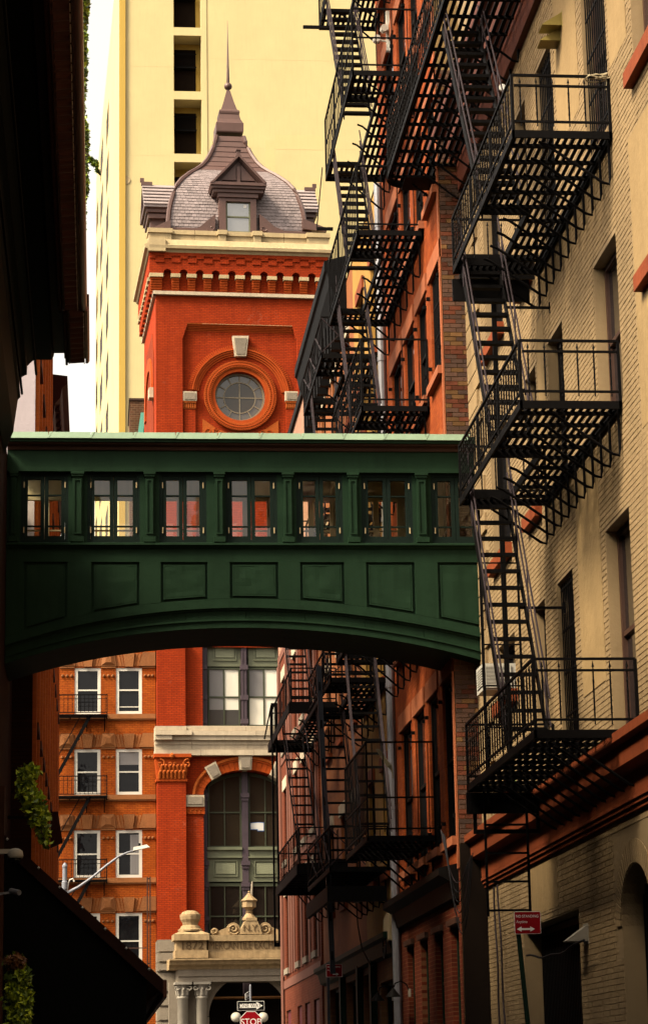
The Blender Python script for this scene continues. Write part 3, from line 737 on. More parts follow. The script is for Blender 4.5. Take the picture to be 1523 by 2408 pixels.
    obj('finial_ball', MB().lathe((c[0], c[1], 0), ball, 16), 'brown_copper', t, smooth=True)
    obj('spire', MB().lathe((c[0], c[1], 0), [(.085, z1(424)), (.06, z1(418)), (.06, z1(388)), (.075, z1(384)), (.05, z1(300)), (.028, z1(200)), (.008, z1(96))], 10), 'brown_copper', t, smooth=True)
    # --- front dormer
    dn = -.12
    dz = lambda x, y: EX.px(*zd(x, y), dn)
    d = obj('dormer', MB().box(EX, dz(638, 700)[0], dz(690, 700)[0], dz(660, 855)[1], dz(660, 578)[1], -2.2, dn).box(EX, dz(880, 700)[0], dz(925, 700)[0], dz(660, 855)[1], dz(660, 578)[1], -2.2, dn)
            .box(EX, dz(690, 700)[0], dz(880, 700)[0], dz(660, 602)[1], dz(660, 578)[1], -2.2, dn), 'brown_copper', t)
    e = MB()
    for ya, yb, ex, dd in ((578, 545, 12, .08), (545, 520, 50, .16), (520, 500, 66, .26), (500, 478, 72, .34)):
        e.box(EX, dz(638 - ex, 500)[0], dz(925 + ex, 500)[0], dz(780, ya)[1] + .001, dz(780, yb)[1], -2.0, dn + dd)
    obj('dormer_cornice', e, 'brown_copper', d)
    ap = dz(783, 262); bl = dz(568, 478); brr = dz(998, 482)
    g = MB().poly(EX, [(bl[0] + .2, bl[1]), (brr[0] - .2, bl[1]), (ap[0], ap[1] - .2)], -2.6, dn + .02)
    obj('gable', g, 'brown_copper', d)
    for off, wd, dd in ((0, .16, .36), (.14, .08, .24), (.24, .05, .14)):
        rk = MB()
        for s, cpt in ((-1, bl), (1, brr)):
            dx = ap[0] - cpt[0]; dy = ap[1] - cpt[1]; ln = math.hypot(dx, dy); nx, ny = (dy / ln, -dx / ln) if s < 0 else (-dy / ln, dx / ln)
            p0 = (cpt[0] + nx * off + (-s) * off * .5, cpt[1] + max(0, ny * 0)); 
            A = [(cpt[0] + nx * off, cpt[1] + ny * off), (ap[0] + nx * off, ap[1] + ny * off), (ap[0] + nx * (off + wd), ap[1] + ny * (off + wd)), (cpt[0] + nx * (off + wd), cpt[1] + ny * (off + wd))]
            A = [(min(u, ap[0]) if s < 0 else max(u, ap[0]), max(v, bl[1] + .002)) for u, v in A]
            rk.poly(EX, A, -2.2 if off == 0 else -.4, dn + dd - (.001 if s > 0 else 0))
        obj('raking_cornice', rk, 'brown_copper', d)
    tri = MB()
    for s in (-1, 1):
        b0 = ap[0] + s * .11
        tri.poly(EX, [(b0, bl[1] + .22), (b0 + s * .62, bl[1] + .22), (b0, bl[1] + .95)], dn + .021, dn + .1)
    tri.box(EX, ap[0] - .075, ap[0] + .075, bl[1] + .1, ap[1] - .5, dn + .021, dn + .15)
    obj('gable_ornament', tri, 'brown_copper', d)
    fx = EX.px(*zd(784, 230), dn)
    obj('dormer_finial', MB().box(EX, fx[0] - .08, fx[0] + .08, fx[1] - .16, fx[1] + .05, dn - .1, dn + .15).box(EX, fx[0] - .11, fx[0] + .11, fx[1] + .051, fx[1] + .12, dn - .14, dn + .2).box(EX, fx[0] - .13, fx[0] + .13, fx[1] - .24, fx[1] - .165, dn - .14, dn + .2), 'brown_copper', d)
    a, b, cc, dd = zr(zd, EX, 690, 880, 602, 848, dn - .1)
    wo_ = sash_window(t, EX, a, b, cc, dd, 'olive_panel', 'window_sky', .07, dn - .1)
    obj('notice', MB().box(EX, b - .3, b - .16, dd - .3, dd - .15, dn - .14, dn - .13), 'sign_white', wo_)
    for s, xx in ((-1, 610), (1, 950)):            # scroll brackets hugging the dormer
        q = [zd(xx, 700), zd(xx + s * 55, 745), zd(xx + s * 120, 800), zd(xx + s * 230, 845), zd(xx + s * 230, 858), zd(xx - s * -5, 858)]
        q = [EX.px(x_, y_, dn) for x_, y_ in q]
        o = obj('scroll_bracket', MB().poly(EX, q if s < 0 else q[::-1], dn - .5, dn - .03), 'brown_copper', d)
        cq = EX.px(*zd(xx - s * -18 - s * 66 + s * 15, 805), dn); cq = EX.px(*zd(xx + s * -0 + s * 10, 810), dn)
        obj('scroll', MB().tube([EX.p(cq[0] + s * r * math.cos(r * 34) + s * .12, cq[1] + r * math.sin(r * 34), dn - .02) for r in np.linspace(.03, .17, 16)], .03, 5), 'brown_copper', o)
    # corner acroteria and copper flashing at the foot of the roof
    for x0, x1, s in ((140, 262, 1), (1282, 1465, -1)):
        a = EX.px(*zd(x0, 815), -.3); b = EX.px(*zd(x1, 815), -.3)
        pts = [(a[0], a[1] - .05), (b[0], a[1] - .15), (b[0], a[1] + .38 * (s > 0) + .02), (a[0], a[1] + .38 * (s < 0) + .05)]
        obj('roof_flashing', MB().poly(EX, pts, -.6, -.2), 'brown_copper', t)
    obj('roof_foot', MB().box(EX, .35, TW - .3, V[0] - .25, V[0] + .06, -.9, -.34), 'brown_copper', t)
    # --- side dormers: ridge roofs standing out left and right
    for s in (-1, 1):
        f = EXS if s < 0 else Fr(EX.p(TW, 0), -EX.en, EX.eu)
        uc = cd; nn0 = .22
        vtop_ = EX.px(*zd(100, 478), -cd)[1] if s < 0 else EX.px(*zd(1330, 520), -cd)[1]
        veave = EX.px(*zd(100, 630), -cd + 1.2)[1] if s < 0 else EX.px(*zd(1400, 675), -cd + 1.2)[1]
        o = obj('side_dormer', MB().box(f, uc - .78, uc + .78, vb1 - .2, veave, -2.0, nn0 - .2), 'brown_copper', t)
        rf = MB()
        for q in (-1, 1):
            rf.hexa([f.p(uc, vtop_, -2.2), f.p(uc, vtop_, nn0 + .12), f.p(uc + q * 1.25, veave, nn0 + .12), f.p(uc + q * 1.25, veave, -2.2)],
                    [f.p(uc, vtop_ - .1, -2.2), f.p(uc, vtop_ - .1, nn0 + .12), f.p(uc + q * 1.25, veave - .1, nn0 + .12), f.p(uc + q * 1.25, veave - .1, -2.2)])
        obj('dormer_roof', rf, 'slate', o)
        for r_ in range(6):
            vv = veave + (vtop_ - veave) * r_ / 6; uq = uc - 1.25 * (1 - r_ / 6)
            obj('slate_row', MB().bar(f.p(uq, vv + .03, -1.6), f.p(uq, vv + .03, nn0 + .12), .1, .03), K['slate_piece'], o)
        gb = MB().poly(f, [(uc - 1.15, veave), (uc + 1.15, veave), (uc, vtop_ - .12)], nn0 - .2, nn0)
        for ya, w_, d_ in ((-.3, 1.1, .1), (-.55, 1.0, .02), (-.12, 1.22, .2)): gb.box(f, uc - w_, uc + w_, veave + ya, veave + ya + .2, -1.2, nn0 + d_ - .1)
        obj('dormer_gable', gb, 'brown_copper', o)
        fp = f.p(uc, vtop_ + .05, nn0 + .15)
        obj('dormer_finial', MB().poly(f, [(uc - .08, vtop_ - .05), (uc + .08, vtop_ - .05), (uc + .08, vtop_ + .12), (uc - .08, vtop_ + .12)], nn0 - .35, nn0 + .15).poly(f, [(uc - .06, vtop_ + .12), (uc + .06, vtop_ + .12), (uc + .06, vtop_ + .3), (uc - .06, vtop_ + .3)], nn0 + .02, nn0 + .2), 'brown_copper', o)
    # ================================================== lower storeys
    R_ = lambda z, x0, x1, y0, y1, n=0.0: zr(z, EX, x0, x1, y0, y1, n)
    n1 = .3
    uA0 = 0.0; uA1 = EX.px(*za(388, 400), n1)[0]; uB1 = EX.px(*za(525, 400))[0]
    vent1 = EX.px(*za(500, 668))[1]; vent0 = EX.px(*za(500, 895))[1]
    obj('corner_pier', MB().box(EX, uA0, uA1, vent1 - .02, vlow + .3, -1, n1), 'tower_brick', t)
    obj('pier', MB().box(EX, uA1, uB1, vent1 - .02, vlow + .3, -1, 0), 'tower_brick', t)
    # bay of windows
    UR = uB1 + (uB1 - uA1) * 0 + 6.6
    cols = [(525, 562), (826, 886), (1150, 1210)]
    nb = -.45
    for x0, x1 in cols:
        a, b, c, d = R_(za, x0, x1, 30, 668, nb + .2)
        cm = MB().box(EX, a + .04, b - .04, c - .02, d + .6, nb - .1, nb + .16)
        for yy in (440, 200, 630):
            vv = EX.px(*za(500, yy), nb)[1]; cm.box(EX, a, b, vv - .1, vv + .1, nb - .1, nb + .21)
        for k_ in (-1, 1): cm.box(EX, (a + b) / 2 + k_ * .07 - .02, (a + b) / 2 + k_ * .07 + .02, c, d, nb + .16, nb + .185)
        obj('iron_column', cm, 'mauve_column', t)
    def raised_panel(z, x0, x1, y0, y1, n, name='panel'):
        a, b, c, d = R_(z, x0, x1, y0, y1, n)
        o = obj(name, MB().box(EX, a, b, c, d, n - .1, n), 'olive_panel', t)
        w_, h_ = b - a, d - c
        f = frame_mb(EX, a + w_ * .17, b - w_ * .13, c + h_ * .2, d - h_ * .12, .045, n, n + .05)
        obj('panel_moulding', f, 'olive_panel', o)
        obj('panel_field', MB().box(EX, a + w_ * .24, b - w_ * .2, c + h_ * .32, d - h_ * .24, n, n + .035), 'olive_light', o)
        return o
    raised_panel(za, 562, 826, -30, 190, nb); raised_panel(za, 886, 1150, -30, 190, nb)
    fr4 = {(0, 0): 'grey_blind', (1, 0): 'white_blind', (0, 1): None, (1, 1): None}
    for x0, x1, bl4 in ((566, 824, ('grey', 'white', 'greyhalf', 'whitehalf')), (884, 1142, ('grey', 'white', 'white', 'white'))):
        a, b, c, d = R_(za, x0, x1, 200, 668, nb)
        f = frame_mb(EX, a, b, c, d, .07, nb - .1, nb - .005); um = (a + b) / 2; vm_ = c + (d - c) * .5
        f.box(EX, um - .03, um + .03, c + .07, d - .07, nb - .09, nb - .02).box(EX, a + .07, um - .03, vm_ - .03, vm_ + .03, nb - .085, nb - .015).box(EX, um + .03, b - .07, vm_ - .03, vm_ + .03, nb - .085, nb - .015)
        o = obj('window', f, 'olive_dark', t)
        for i, (ua, ub, va_, vb_) in enumerate(((a + .07, um - .03, vm_ + .03, d - .07), (um + .03, b - .07, vm_ + .03, d - .07), (a + .07, um - .03, c + .07, vm_ - .03), (um + .03, b - .07, c + .07, vm_ - .03))):
            obj('pane', MB().quad(EX.p(ua, va_, nb - .07), EX.p(ub, va_, nb - .07), EX.p(ub, vb_, nb - .07), EX.p(ua, vb_, nb - .07)), 'window_grey', o)
            kd = bl4[i]; mt = 'white_blind' if 'white' in kd else 'grey_blind'
            v_lo = va_ if 'half' not in kd else va_ + (vb_ - va_) * .56
            obj('blind', MB().quad(EX.p(ua + .005, v_lo, nb - .06), EX.p(ub - .005, v_lo, nb - .06), EX.p(ub - .005, vb_, nb - .06), EX.p(ua + .005, vb_, nb - .06)), mt, o)
    obj('window_room', MB().box(EX, uB1 - .1, UR, vent1, 21.0, nb - .7, nb - .6), 'tower_dark', t)
    # entablature of pale stone, block by block
    for y0, y1, dd, joints in ((668, 702, .34, (162, 395, 650, 868, 1100, 1400)), (702, 738, .5, (162, 438, 705, 950, 1200, 1450)), (738, 775, .44, (162, 280, 440, 700, 960, 1300)),
                               (775, 812, .3, (162, 440, 880, 1300)), (812, 850, .26, (162, 438, 660, 880, 1100, 1400)), (850, 896, .36, (162, 512, 930, 1400))):
        vv0 = EX.px(*za(500, y1), dd)[1]; vv1 = EX.px(*za(500, y0), dd)[1]
        for xa, xb in zip(joints[:-1], joints[1:]):
            a = EX.px(*za(xa, y0), dd)[0]; b = EX.px(*za(xb, y0), dd)[0]
            e_ = .14 if xa == 162 and y0 < 740 else 0
            obj('entablature_stone', MB().box(EX, a + (.005 if xa > 162 else -.08), b - .005, vv0 + .004, vv1 - .002, -.6, dd + e_), 'white_stone', t)
    obj('entablature_core', MB().box(EX, 0, UR, vent0, vent1, -.7, .2), 'white_stone', t)
    # wall below: corner pilaster with capital, pier with impost
    vz = EX.px(*zb(250, 950), n1)[1]
    vcap1 = vent0; vcap0 = EX.px(*za(300, 1105), n1)[1]
    obj('corner_pilaster', MB().box(EX, uA0, uA1, vz, vcap0, -1, n1), 'tower_brick', t)
    obj('pilaster_neck', MB().box(EX, -.06, uA1 + .06, vcap0, vcap0 + .1, -1, n1 + .06), 'terracotta', t)
    capb = obj('carved_capital', MB().poly(EX, [(0, vcap0 + .101), (uA1, vcap0 + .101), (uA1 + .18, vcap1 - .15), (-.1, vcap1 - .15)], -.5, n1 + .03).box(EX, -.14, uA1 + .22, vcap1 - .149, vcap1 - .002, -.5, n1 + .16), 'terracotta', t)
    lv = MB(); hh = vcap1 - .15 - vcap0 - .1
    for rr in range(2):
        for i in range(7):
            u_ = uA1 * (i + .5 + .5 * (rr % 2)) / 7.2; v_ = vcap0 + .12 + rr * hh * .28
            lv.tube([EX.p(u_, v_, n1 + .04), EX.p(u_, v_ + hh * .2, n1 + .09), EX.p(u_ + .02, v_ + hh * .34, n1 + .15), EX.p(u_ + .05, v_ + hh * .3, n1 + .2)], [.07, .075, .05, .03], 6)
    obj('acanthus_leaf', lv, 'terracotta_carved', capb)
    sv = MB()
    for u_, s in ((.12, 1), (uA1 + .06, -1), (uA1 * .5 + .16, 1), (uA1 * .5 - .1, -1)):
        rmax = .2 if u_ in (.12, uA1 + .06) else .12
        sv.tube([EX.p(u_ + s * r * math.cos(r * 40), vcap1 - .42 + r * math.sin(r * 40), n1 + .12) for r in np.linspace(.02, rmax, 18)], .035, 5)
    sv.lathe(EX.p(uA1 * .5, vcap1 - .1, n1 + .2), [(.02, -.12), (.1, -.05), (.11, .04), (.03, .12)], 10)
    obj('volute', sv, 'terracotta_carved', capb)
    vimp0, vimp1 = EX.px(*za(460, 1300), .25)[1], EX.px(*za(460, 1212), .25)[1]
    obj('pier', MB().box(EX, uA1, uB1, EX.px(*zb(460, 900))[1], vimp0 - .32, -1, .06), 'tower_brick', t)
    fa = MB().box(EX, uA1 + .005, uB1 + .04, vimp0 - .32, vimp0 - .02, -.6, .14); obj('impost_frieze', fa, 'terracotta', t)
    fs = MB()
    for i in range(4):
        uq = uA1 + .12 + i * (uB1 - uA1 - .16) / 3.4; fs.tube([EX.p(uq + r * math.cos(r * 45), vimp0 - .17 + r * math.sin(r * 45), .155) for r in np.linspace(.01, .1, 12)], .022, 5)
    obj('frieze_carving', fs, 'terracotta_carved', t)
    o = obj('impost_stone', MB().box(EX, uA1 - .02, uB1 + .02, vimp0 - .019, vimp1, -.6, .22), 'white_stone', t)
    obj('rough_face', MB().box(EX, uA1 + .06, uB1 - .05, vimp0 + .07, vimp1 - .08, .2205, .26), 'grey_stone', o)
    # spandrel wall over the wide arch
    ecu, ecv = EX.px(*za(865, 1212)); ea = 335 * .2955 / 56.8; eb = 196 * .2955 / 56.8; oa = 425 * .2955 / 56.8; ob = 303 * .2955 / 56.8
    seg = 40; m = MB()
    E_ = lambda aa, bb, th: (ecu + aa * math.cos(th), ecv + bb * math.sin(th))
    uend = ecu + (ecu - uA1)
    for i in range(seg):
        t0, t1 = math.pi * i / seg, math.pi * (i + 1) / seg
        p0, p1 = E_(ea, eb, t0), E_(ea, eb, t1)
        m.quad(EX.p(*p0), EX.p(p0[0], vent0), EX.p(p1[0], vent0), EX.p(*p1))
        m.quad(EX.p(*p0), EX.p(*p1), EX.p(*p1, -.7), EX.p(*p0, -.7))
    m.quad(EX.p(uA1, vimp1), EX.p(ecu - ea, vimp1), EX.p(ecu - ea, vent0), EX.p(uA1, vent0))
    m.quad(EX.p(ecu + ea, vimp1 - 8), EX.p(UR, vimp1 - 8), EX.p(UR, vent0), EX.p(ecu + ea, vent0))
    obj('spandrel_wall', m, 'tower_brick', t)
    nv = 26
    for i in range(nv):                            # voussoirs of the arch, one by one
        t0, t1 = math.pi * (i + .03) / nv, math.pi * (i + .97) / nv
        q = [E_(ea + .01, eb + .01, t0), E_(oa, ob, t0), E_(oa, ob, t1), E_(ea + .01, eb + .01, t1)]
        obj('voussoir', MB().poly(EX, q, -.3, .1 + .01 * (i % 2)), 'terracotta', t)
    for sc_, dd in ((1.0, .2), (.86, .15)):
        lm = MB()
        for i in range(seg):
            t0, t1 = math.pi * i / seg, math.pi * (i + 1) / seg
            f0 = ea + (oa - ea) * sc_; g0 = eb + (ob - eb) * sc_
            lm.poly(EX, [E_(f0 - .1, g0 - .1, t0), E_(f0, g0, t0), E_(f0, g0, t1), E_(f0 - .1, g0 - .1, t1)], .05, dd)
        obj('arch_moulding', lm, 'terracotta' if sc_ < 1 else 'terracotta_carved', t)
    for q in ([(810, 900), (922, 900), (914, 1010), (820, 1010)], [(540, 992), (628, 944), (674, 1050), (600, 1092)], [(1102, 944), (1190, 992), (1130, 1092), (1058, 1050)]):
        c_ = np.mean(q, 0); pts = [EX.px(*za(*p_), .3) for p_ in q]; pi_ = [EX.px(*za(*(c_ + (np.array(p_) - c_) * .74)), .3) for p_ in q]
        o = obj('keystone', MB().poly(EX, pts, -.5, .27), 'white_stone', t)
        obj('rough_face', MB().poly(EX, pi_, .2705, .33), 'grey_stone', o)
    # the arched window and storeys under it
    nb2 = -.5
    vbot = 5.2
    obj('window_room', MB().box(EX, uB1 - .1, UR - .4, vbot, vent0, nb2 - 1.2, nb2 - 1.1), 'tower_dark', t)
    for x0, x1 in ((530, 562), (838, 886), (1160, 1205)):
        a, b, _, _ = R_(za, x0, x1, 1000, 1523, nb2 + .2)
        vt_ = ecv + eb * math.sqrt(max(.02, 1 - (((a + b) / 2 - ecu) / ea) ** 2)) - .03
        cm = MB().box(EX, a, b, vbot, vt_, nb2 - .2, nb2 + .14)
        for z_, yy in ((za, 1215), (zb, 340), (zb, 510), (zb, 780)):
            vv = EX.px(*z_(860, yy), nb2 + .2)[1]; cm.box(EX, a - .05, b + .05, vv - .09, vv + .09, nb2 - .2, nb2 + .22); cm.box(EX, a - .02, b + .02, vv - .22, vv - .1, nb2 - .2, nb2 + .18)
        obj('iron_column', cm, 'mauve_column', t)
    def lights(z, x0, x1, y0, y1, mx, hy, name='window', gl='window_mid', top=None):
        a, b, c, d = R_(z, x0, x1, y0, y1, nb2)
        f = MB(); w_ = .07
        tp = (lambda u: d) if top is None else (lambda u: min(d, ecv + eb * math.sqrt(max(0, 1 - ((u - ecu) / ea) ** 2)) - .04))
        f.box(EX, a, a + w_, c, tp(a + w_ / 2), nb2 - .1, nb2).box(EX, b - w_, b, c, tp(b - w_ / 2), nb2 - .1, nb2).box(EX, a + w_, b - w_, c, c + w_, nb2 - .1, nb2)
        us_ = list(np.linspace(a + w_, b - w_, 9))
        f.strip(EX, us_, lambda u: tp(u), lambda u: tp(u) - w_ - .06, nb2 - .1, nb2)
        um = EX.px(*z(mx, y0), nb2)[0]; f.box(EX, um - .022, um + .022, c + w_, tp(um) - .1, nb2 - .09, nb2 - .02)
        vv_ = [EX.px(*z(x0, h), nb2)[1] for h in hy]
        for vv in vv_: f.box(EX, a + w_, b - w_, vv - .03, vv + .03, nb2 - .095, nb2 - .01)
        o = obj(name, f, 'olive_dark', t)
        lv_ = [c + w_] + sorted(vv_) + [None]
        for ua, ub in ((a + w_, um - .02), (um + .02, b - w_)):
            for k_ in range(len(lv_) - 1):
                va_ = lv_[k_]; vb_ = lv_[k_ + 1]
                tl = (rng.random() - .5) * .02
                if vb_ is None: pts = [EX.p(ua, va_, nb2 - .06), EX.p(ub, va_, nb2 - .06 + tl)] + [EX.p(u_, tp(u_) - .08, nb2 - .06) for u_ in np.linspace(ub, ua, 5)]
                else: pts = [EX.p(ua, va_, nb2 - .06), EX.p(ub, va_, nb2 - .06 + tl), EX.p(ub, vb_, nb2 - .06 + tl), EX.p(ua, vb_, nb2 - .06)]
                obj('pane', MB().quad(*pts), gl, o)
        return o
    w1 = lights(za, 566, 834, 1000, 1632, 696, (1352,), top=1)
    w2 = lights(za, 888, 1158, 1000, 1632, 1018, (1352,), top=1)
    pp = [EX.px(*za(*q), nb2) for q in ((908, 1437), (965, 1432), (1010, 1434), (1010, 1495), (965, 1495), (965, 1484), (910, 1484))]
    obj('paper_notice', MB().poly(EX, pp, nb2 - .045, nb2 - .04), 'sign_white', w2)
    pq = [EX.px(*za(*q), nb2) for q in ((904, 1433), (965, 1428), (1014, 1430), (1014, 1500), (960, 1500), (960, 1489), (905, 1489))]
    obj('notice_edge', MB().poly(EX, pq, nb2 - .052, nb2 - .047), 'blue_tape', w2)
    for x0, x1 in ((562, 840), (888, 1158)):
        a, b, c, d = R_(zb, x0, x1, 212, 286, nb2 + .2); obj('transom', MB().box(EX, a, b, c, d - .12, nb2 - .1, nb2 + .1).box(EX, a, b, d - .119, d, nb2 - .1, nb2 + .2).box(EX, a, b, c - .06, c - .001, nb2 - .1, nb2 + .16), 'olive_panel', t)
        raised_panel(zb, x0, x1, 296, 488, nb2 + .05)
    lights(zb, 575, 834, 500, 1000, 700, (765,), gl='window_room'); lights(zb, 890, 1150, 500, 1000, 1022, (765,), gl='window_room')
    # ================================================== stone base and portal
    pn = 1.6
    vb_ = EX.px(*zb(250, 1200), .35)[1]
    for yy0, yy1 in ((960, 1055), (1055, 1135), (1135, 1205), (1205, 1370), (1370, 1485), (1485, 1600), (1600, 1720)):
        c, d = EX.px(*zb(200, yy1), .4)[1], EX.px(*zb(200, yy0), .4)[1]
        if yy1 > 1700: c = 0.0
        dd = .62 if 1055 < yy1 <= 1205 else .5
        obj('base_stone', MB().box(EX, -.05, EX.px(*zb(330, 1400), .5)[0], c + .012, d - .012, -.6, dd - .04).box(EX, .02, EX.px(*zb(306, 1400), .5)[0], c + .06, d - .06, dd - .04, dd + .02), 'grey_stone', t)
    obj('base_core', MB().box(EX, 0, uA1 + .2, 0, vz, -.6, .35), 'grey_stone', t)
    G = EX.at(pn)                                    # the portal front
    Rz = lambda x0, x1, y0, y1, n=0.0: zr(zb, G, x0, x1, y0, y1, n)
    pc = G.px(*zb(895, 1000))[0]; mir = lambda u: 2 * pc - u
    a, b, c, d = Rz(325, 1465, 1182, 1280)
    obj('architrave', MB().box(G, a, b, c, d, -pn, -.02).box(G, a + .03, b - .03, c + (d - c) * .45, d, -pn, .03), 'grey_stone', t)
    cp = [(-pn, c_) for c_ in (0,)]
    _, _, cv0, cv1 = Rz(260, 1500, 1100, 1182)
    h = cv1 - cv0; prof = [(-pn, cv0 + .001), (.05, cv0 + .001), (.1, cv0 + h * .25), (.3, cv0 + h * .45), (.34, cv0 + h * .7), (.46, cv0 + h * .85), (.46, cv1), (-pn, cv1)]
    u0_, u1_ = G.px(*zb(262, 1140), .45)[0], mir(G.px(*zb(262, 1140), .45)[0])
    ks = np.linspace(u0_, u1_, 7)
    for q0, q1 in zip(ks[:-1], ks[1:]):
        obj('cornice_stone', MB().prof(G, prof, q0 + .004, q1 - .004), 'portal_stone', t)
    _, _, f0, f1 = Rz(570, 1150, 912, 1095)
    fa_, fb_ = G.px(*zb(570, 1000))[0], mir(G.px(*zb(570, 1000))[0])
    obj('name_frieze', MB().box(G, fa_, fb_, f0, f0 + (f1 - f0) * .28, -.8, .08).box(G, fa_, fb_, f0 + (f1 - f0) * .2801, f1 - .24, -.8, 0).box(G, fa_, fb_, f1 - .2399, f1, -.8, .12), 'portal_stone', t)
    vtx = G.px(*zb(860, 996))[1]
    uT0 = G.px(*zb(575, 996))[0]
    text('frieze_lettering', 'MERCANTILE EXCHANGE', G, uT0, vtx, .43, 'stone_shadow', t, n=.012, depth=.012, align='LEFT', width=3.36)
    for s in (0, 1):
        q0, q1, f2, f3 = Rz(305, 568, 905, 1095, .2)
        if s: q0, q1 = mir(q1), mir(q0)
        o = obj('pedestal', MB().box(G, q0, q1, f2, f2 + .3, -.8, .22).box(G, q0 + .05, q1 - .05, f2 + .301, f3 - .25, -.8, .12).box(G, q0 - .05, q1 + .05, f3 - .249, f3, -.85, .3)
                .hexa([G.p(q0 - .05, f3, -.85), G.p(q1 + .05, f3, -.85), G.p(q1 + .05, f3, .3), G.p(q0 - .05, f3, .3)], [G.p((q0 + q1) / 2 - .4, f3 + .14, -.6), G.p((q0 + q1) / 2 + .4, f3 + .14, -.6), G.p((q0 + q1) / 2 + .4, f3 + .14, .05), G.p((q0 + q1) / 2 - .4, f3 + .14, .05)]), 'portal_stone', t)
        if not s: text('date_lettering', '1872', G, (q0 + q1) / 2 + .02, vtx, .43, 'stone_shadow', t, n=.13, depth=.014, width=.86)
        um = (q0 + q1) / 2; cc = G.p(um, f3 + .14, -.28)
        obj('urn', MB().lathe(cc, [(.5, 0), (.5, .06), (.42, .1), (.37, .2), (.3, .24), (.33, .34), (.4, .46), (.42, .58), (.42, .66), (.38, .68), (.3, .77), (.16, .82), (.02, .83)], 12), 'portal_stone', o, smooth=False)
    # scrolls, the lettered block and the lantern finial above the frieze
    q = [G.px(*zb(*p_)) for p_ in ((824, 905), (998, 905), (985, 850), (960, 798), (865, 798), (840, 850))]
    ny = obj('lettered_block', MB().poly(G, q, -.7, -.02).box(G, q[4][0] + .02, q[3][0] - .02, q[3][1], q[3][1] + .12, -.6, .0), 'portal_stone', t)
    qb = G.px(*zb(910, 858)); text('block_lettering', 'N.Y.', G, qb[0], qb[1], .36, 'stone_shadow', ny, n=-.01, depth=.014)
    cl = G.p(pc + .05, f1, -.33); zz = lambda y_: G.px(*zb(900, y_), -.3)[1] - f1
    obj('lantern_finial', MB().lathe(cl, [(.3, zz(795)), (.3, zz(780)), (.24, zz(765)), (.15, zz(745)), (.13, zz(735)), (.17, zz(728)), (.1, zz(722)), (.2, zz(700)), (.3, zz(692)), (.3, zz(650)), (.34, zz(645)), (.36, zz(638)), (.26, zz(622)), (.14, zz(600)), (.07, zz(582)), (.03, zz(577)), (.06, zz(570)), (.01, zz(560))], 8, math.pi / 8), 'portal_stone', ny)
    for s in (-1, 1):
        sc_ = MB(); c1 = G.px(*zb(775, 862)); c2 = G.px(*zb(625, 882))
        if s > 0: c1 = (mir(c1[0]) + .08, c1[1]); c2 = (mir(c2[0]) + .08, c2[1])
        for c_, r_ in ((c1, .27), (c2, .16)):
            sc_.tube([G.p(c_[0] - s * r * math.cos(14 * r / r_), c_[1] + r * math.sin(14 * r / r_), -.2) for r in np.linspace(.03, r_ - .04, 26)], .045, 6)
        sc_.ring(G, c1[0], c1[1], .01, .26, -.5, -.24, seg=20).ring(G, c2[0], c2[1], .01, .15, -.5, -.24, seg=16)
        sc_.poly(G, [(c1[0], f1 + .001), (c2[0], f1 + .001), (c2[0], f1 + .12), (c1[0] + s * .15, c1[1] + .12)][::-1 if s > 0 else 1], -.5, -.26)
        obj('scroll', sc_, 'portal_stone', ny)
    # pairs of columns with curled capitals
    for x0, x1 in ((325, 410), (475, 560)):
        for s in (0, 1):
            a, b, c, d = Rz(x0, x1, 1400, 1619, -.25)
            um = (a + b) / 2; um = mir(um) if s else um; rr = (b - a) / 2
            vcp = G.px(*zb(400, 1288), -.25)[1]; vsh = G.px(*zb(400, 1402), -.25)[1]
            o = obj('column', MB().lathe(G.p(um, 0, -.28), [(rr * 1.35, 0), (rr * 1.35, .3), (rr * 1.1, .42), (rr, .5), (rr, vsh - .1), (rr * 1.12, vsh - .08), (rr * 1.12, vsh)], 18), 'grey_column', t, smooth=True)
            cm = MB().lathe(G.p(um, vsh, -.28), [(rr, 0), (rr * 1.02, .25), (rr * 1.25, .5), (rr * 1.35, vcp - vsh - .1)], 12).box(G, um - rr * 1.6, um + rr * 1.6, vcp - .1, vcp - .002, -.28 - rr * 1.6, -.28 + rr * 1.6)
            for q_ in (-1, 1):
                cm.tube([G.p(um + q_ * (rr * 1.25 - r * math.cos(r * 50)), vcp - .22 + r * math.sin(r * 50), -.28 + rr * 1.25) for r in np.linspace(.02, .12, 14)], .03, 5)
            for j in range(8):
                an = 2 * math.pi * j / 8; e_ = lambda r_, v_: G.p(um + r_ * math.cos(an), v_, -.28 + r_ * math.sin(an))
                cm.tube([e_(rr * 1.0, vsh + .04), e_(rr * 1.12, vsh + .22), e_(rr * 1.42, vsh + .32), e_(rr * 1.5, vsh + .25)], [.06, .06, .04, .02], 5)
            obj('capital', cm, 'grey_column', o)
    # the porch arch, its warm ceiling and dark depth
    ac = (pc, G.px(*zb(895, 1560), -.5)[1]); ra = 2.0
    pm = MB().ring(G, ac[0], ac[1], ra - .22, ra, -.8, -.42, .02, math.pi - .02, 30).ring(G, ac[0], ac[1], ra - .4, ra - .23, -.8, -.5, .02, math.pi - .02, 30)
    obj('porch_arch', pm, 'grey_stone', t)
    for s in (-1, 1): obj('porch_jamb', MB().box(G, *sorted((pc + s * (ra - .4), pc + s * (ra + .06))), 0, ac[1], -.8, -.38), 'grey_stone', t)
    k_ = G.px(*zb(895, 1310), -.4)
    obj('keystone', MB().poly(G, [(pc - .14, ac[1] + ra - .35), (pc + .14, ac[1] + ra - .35), (pc + .2, c + 0 + ac[1] * 0 + k_[1] + .1), (pc - .2, k_[1] + .1)], -.75, -.3), 'grey_stone', t)
    sg = MB()
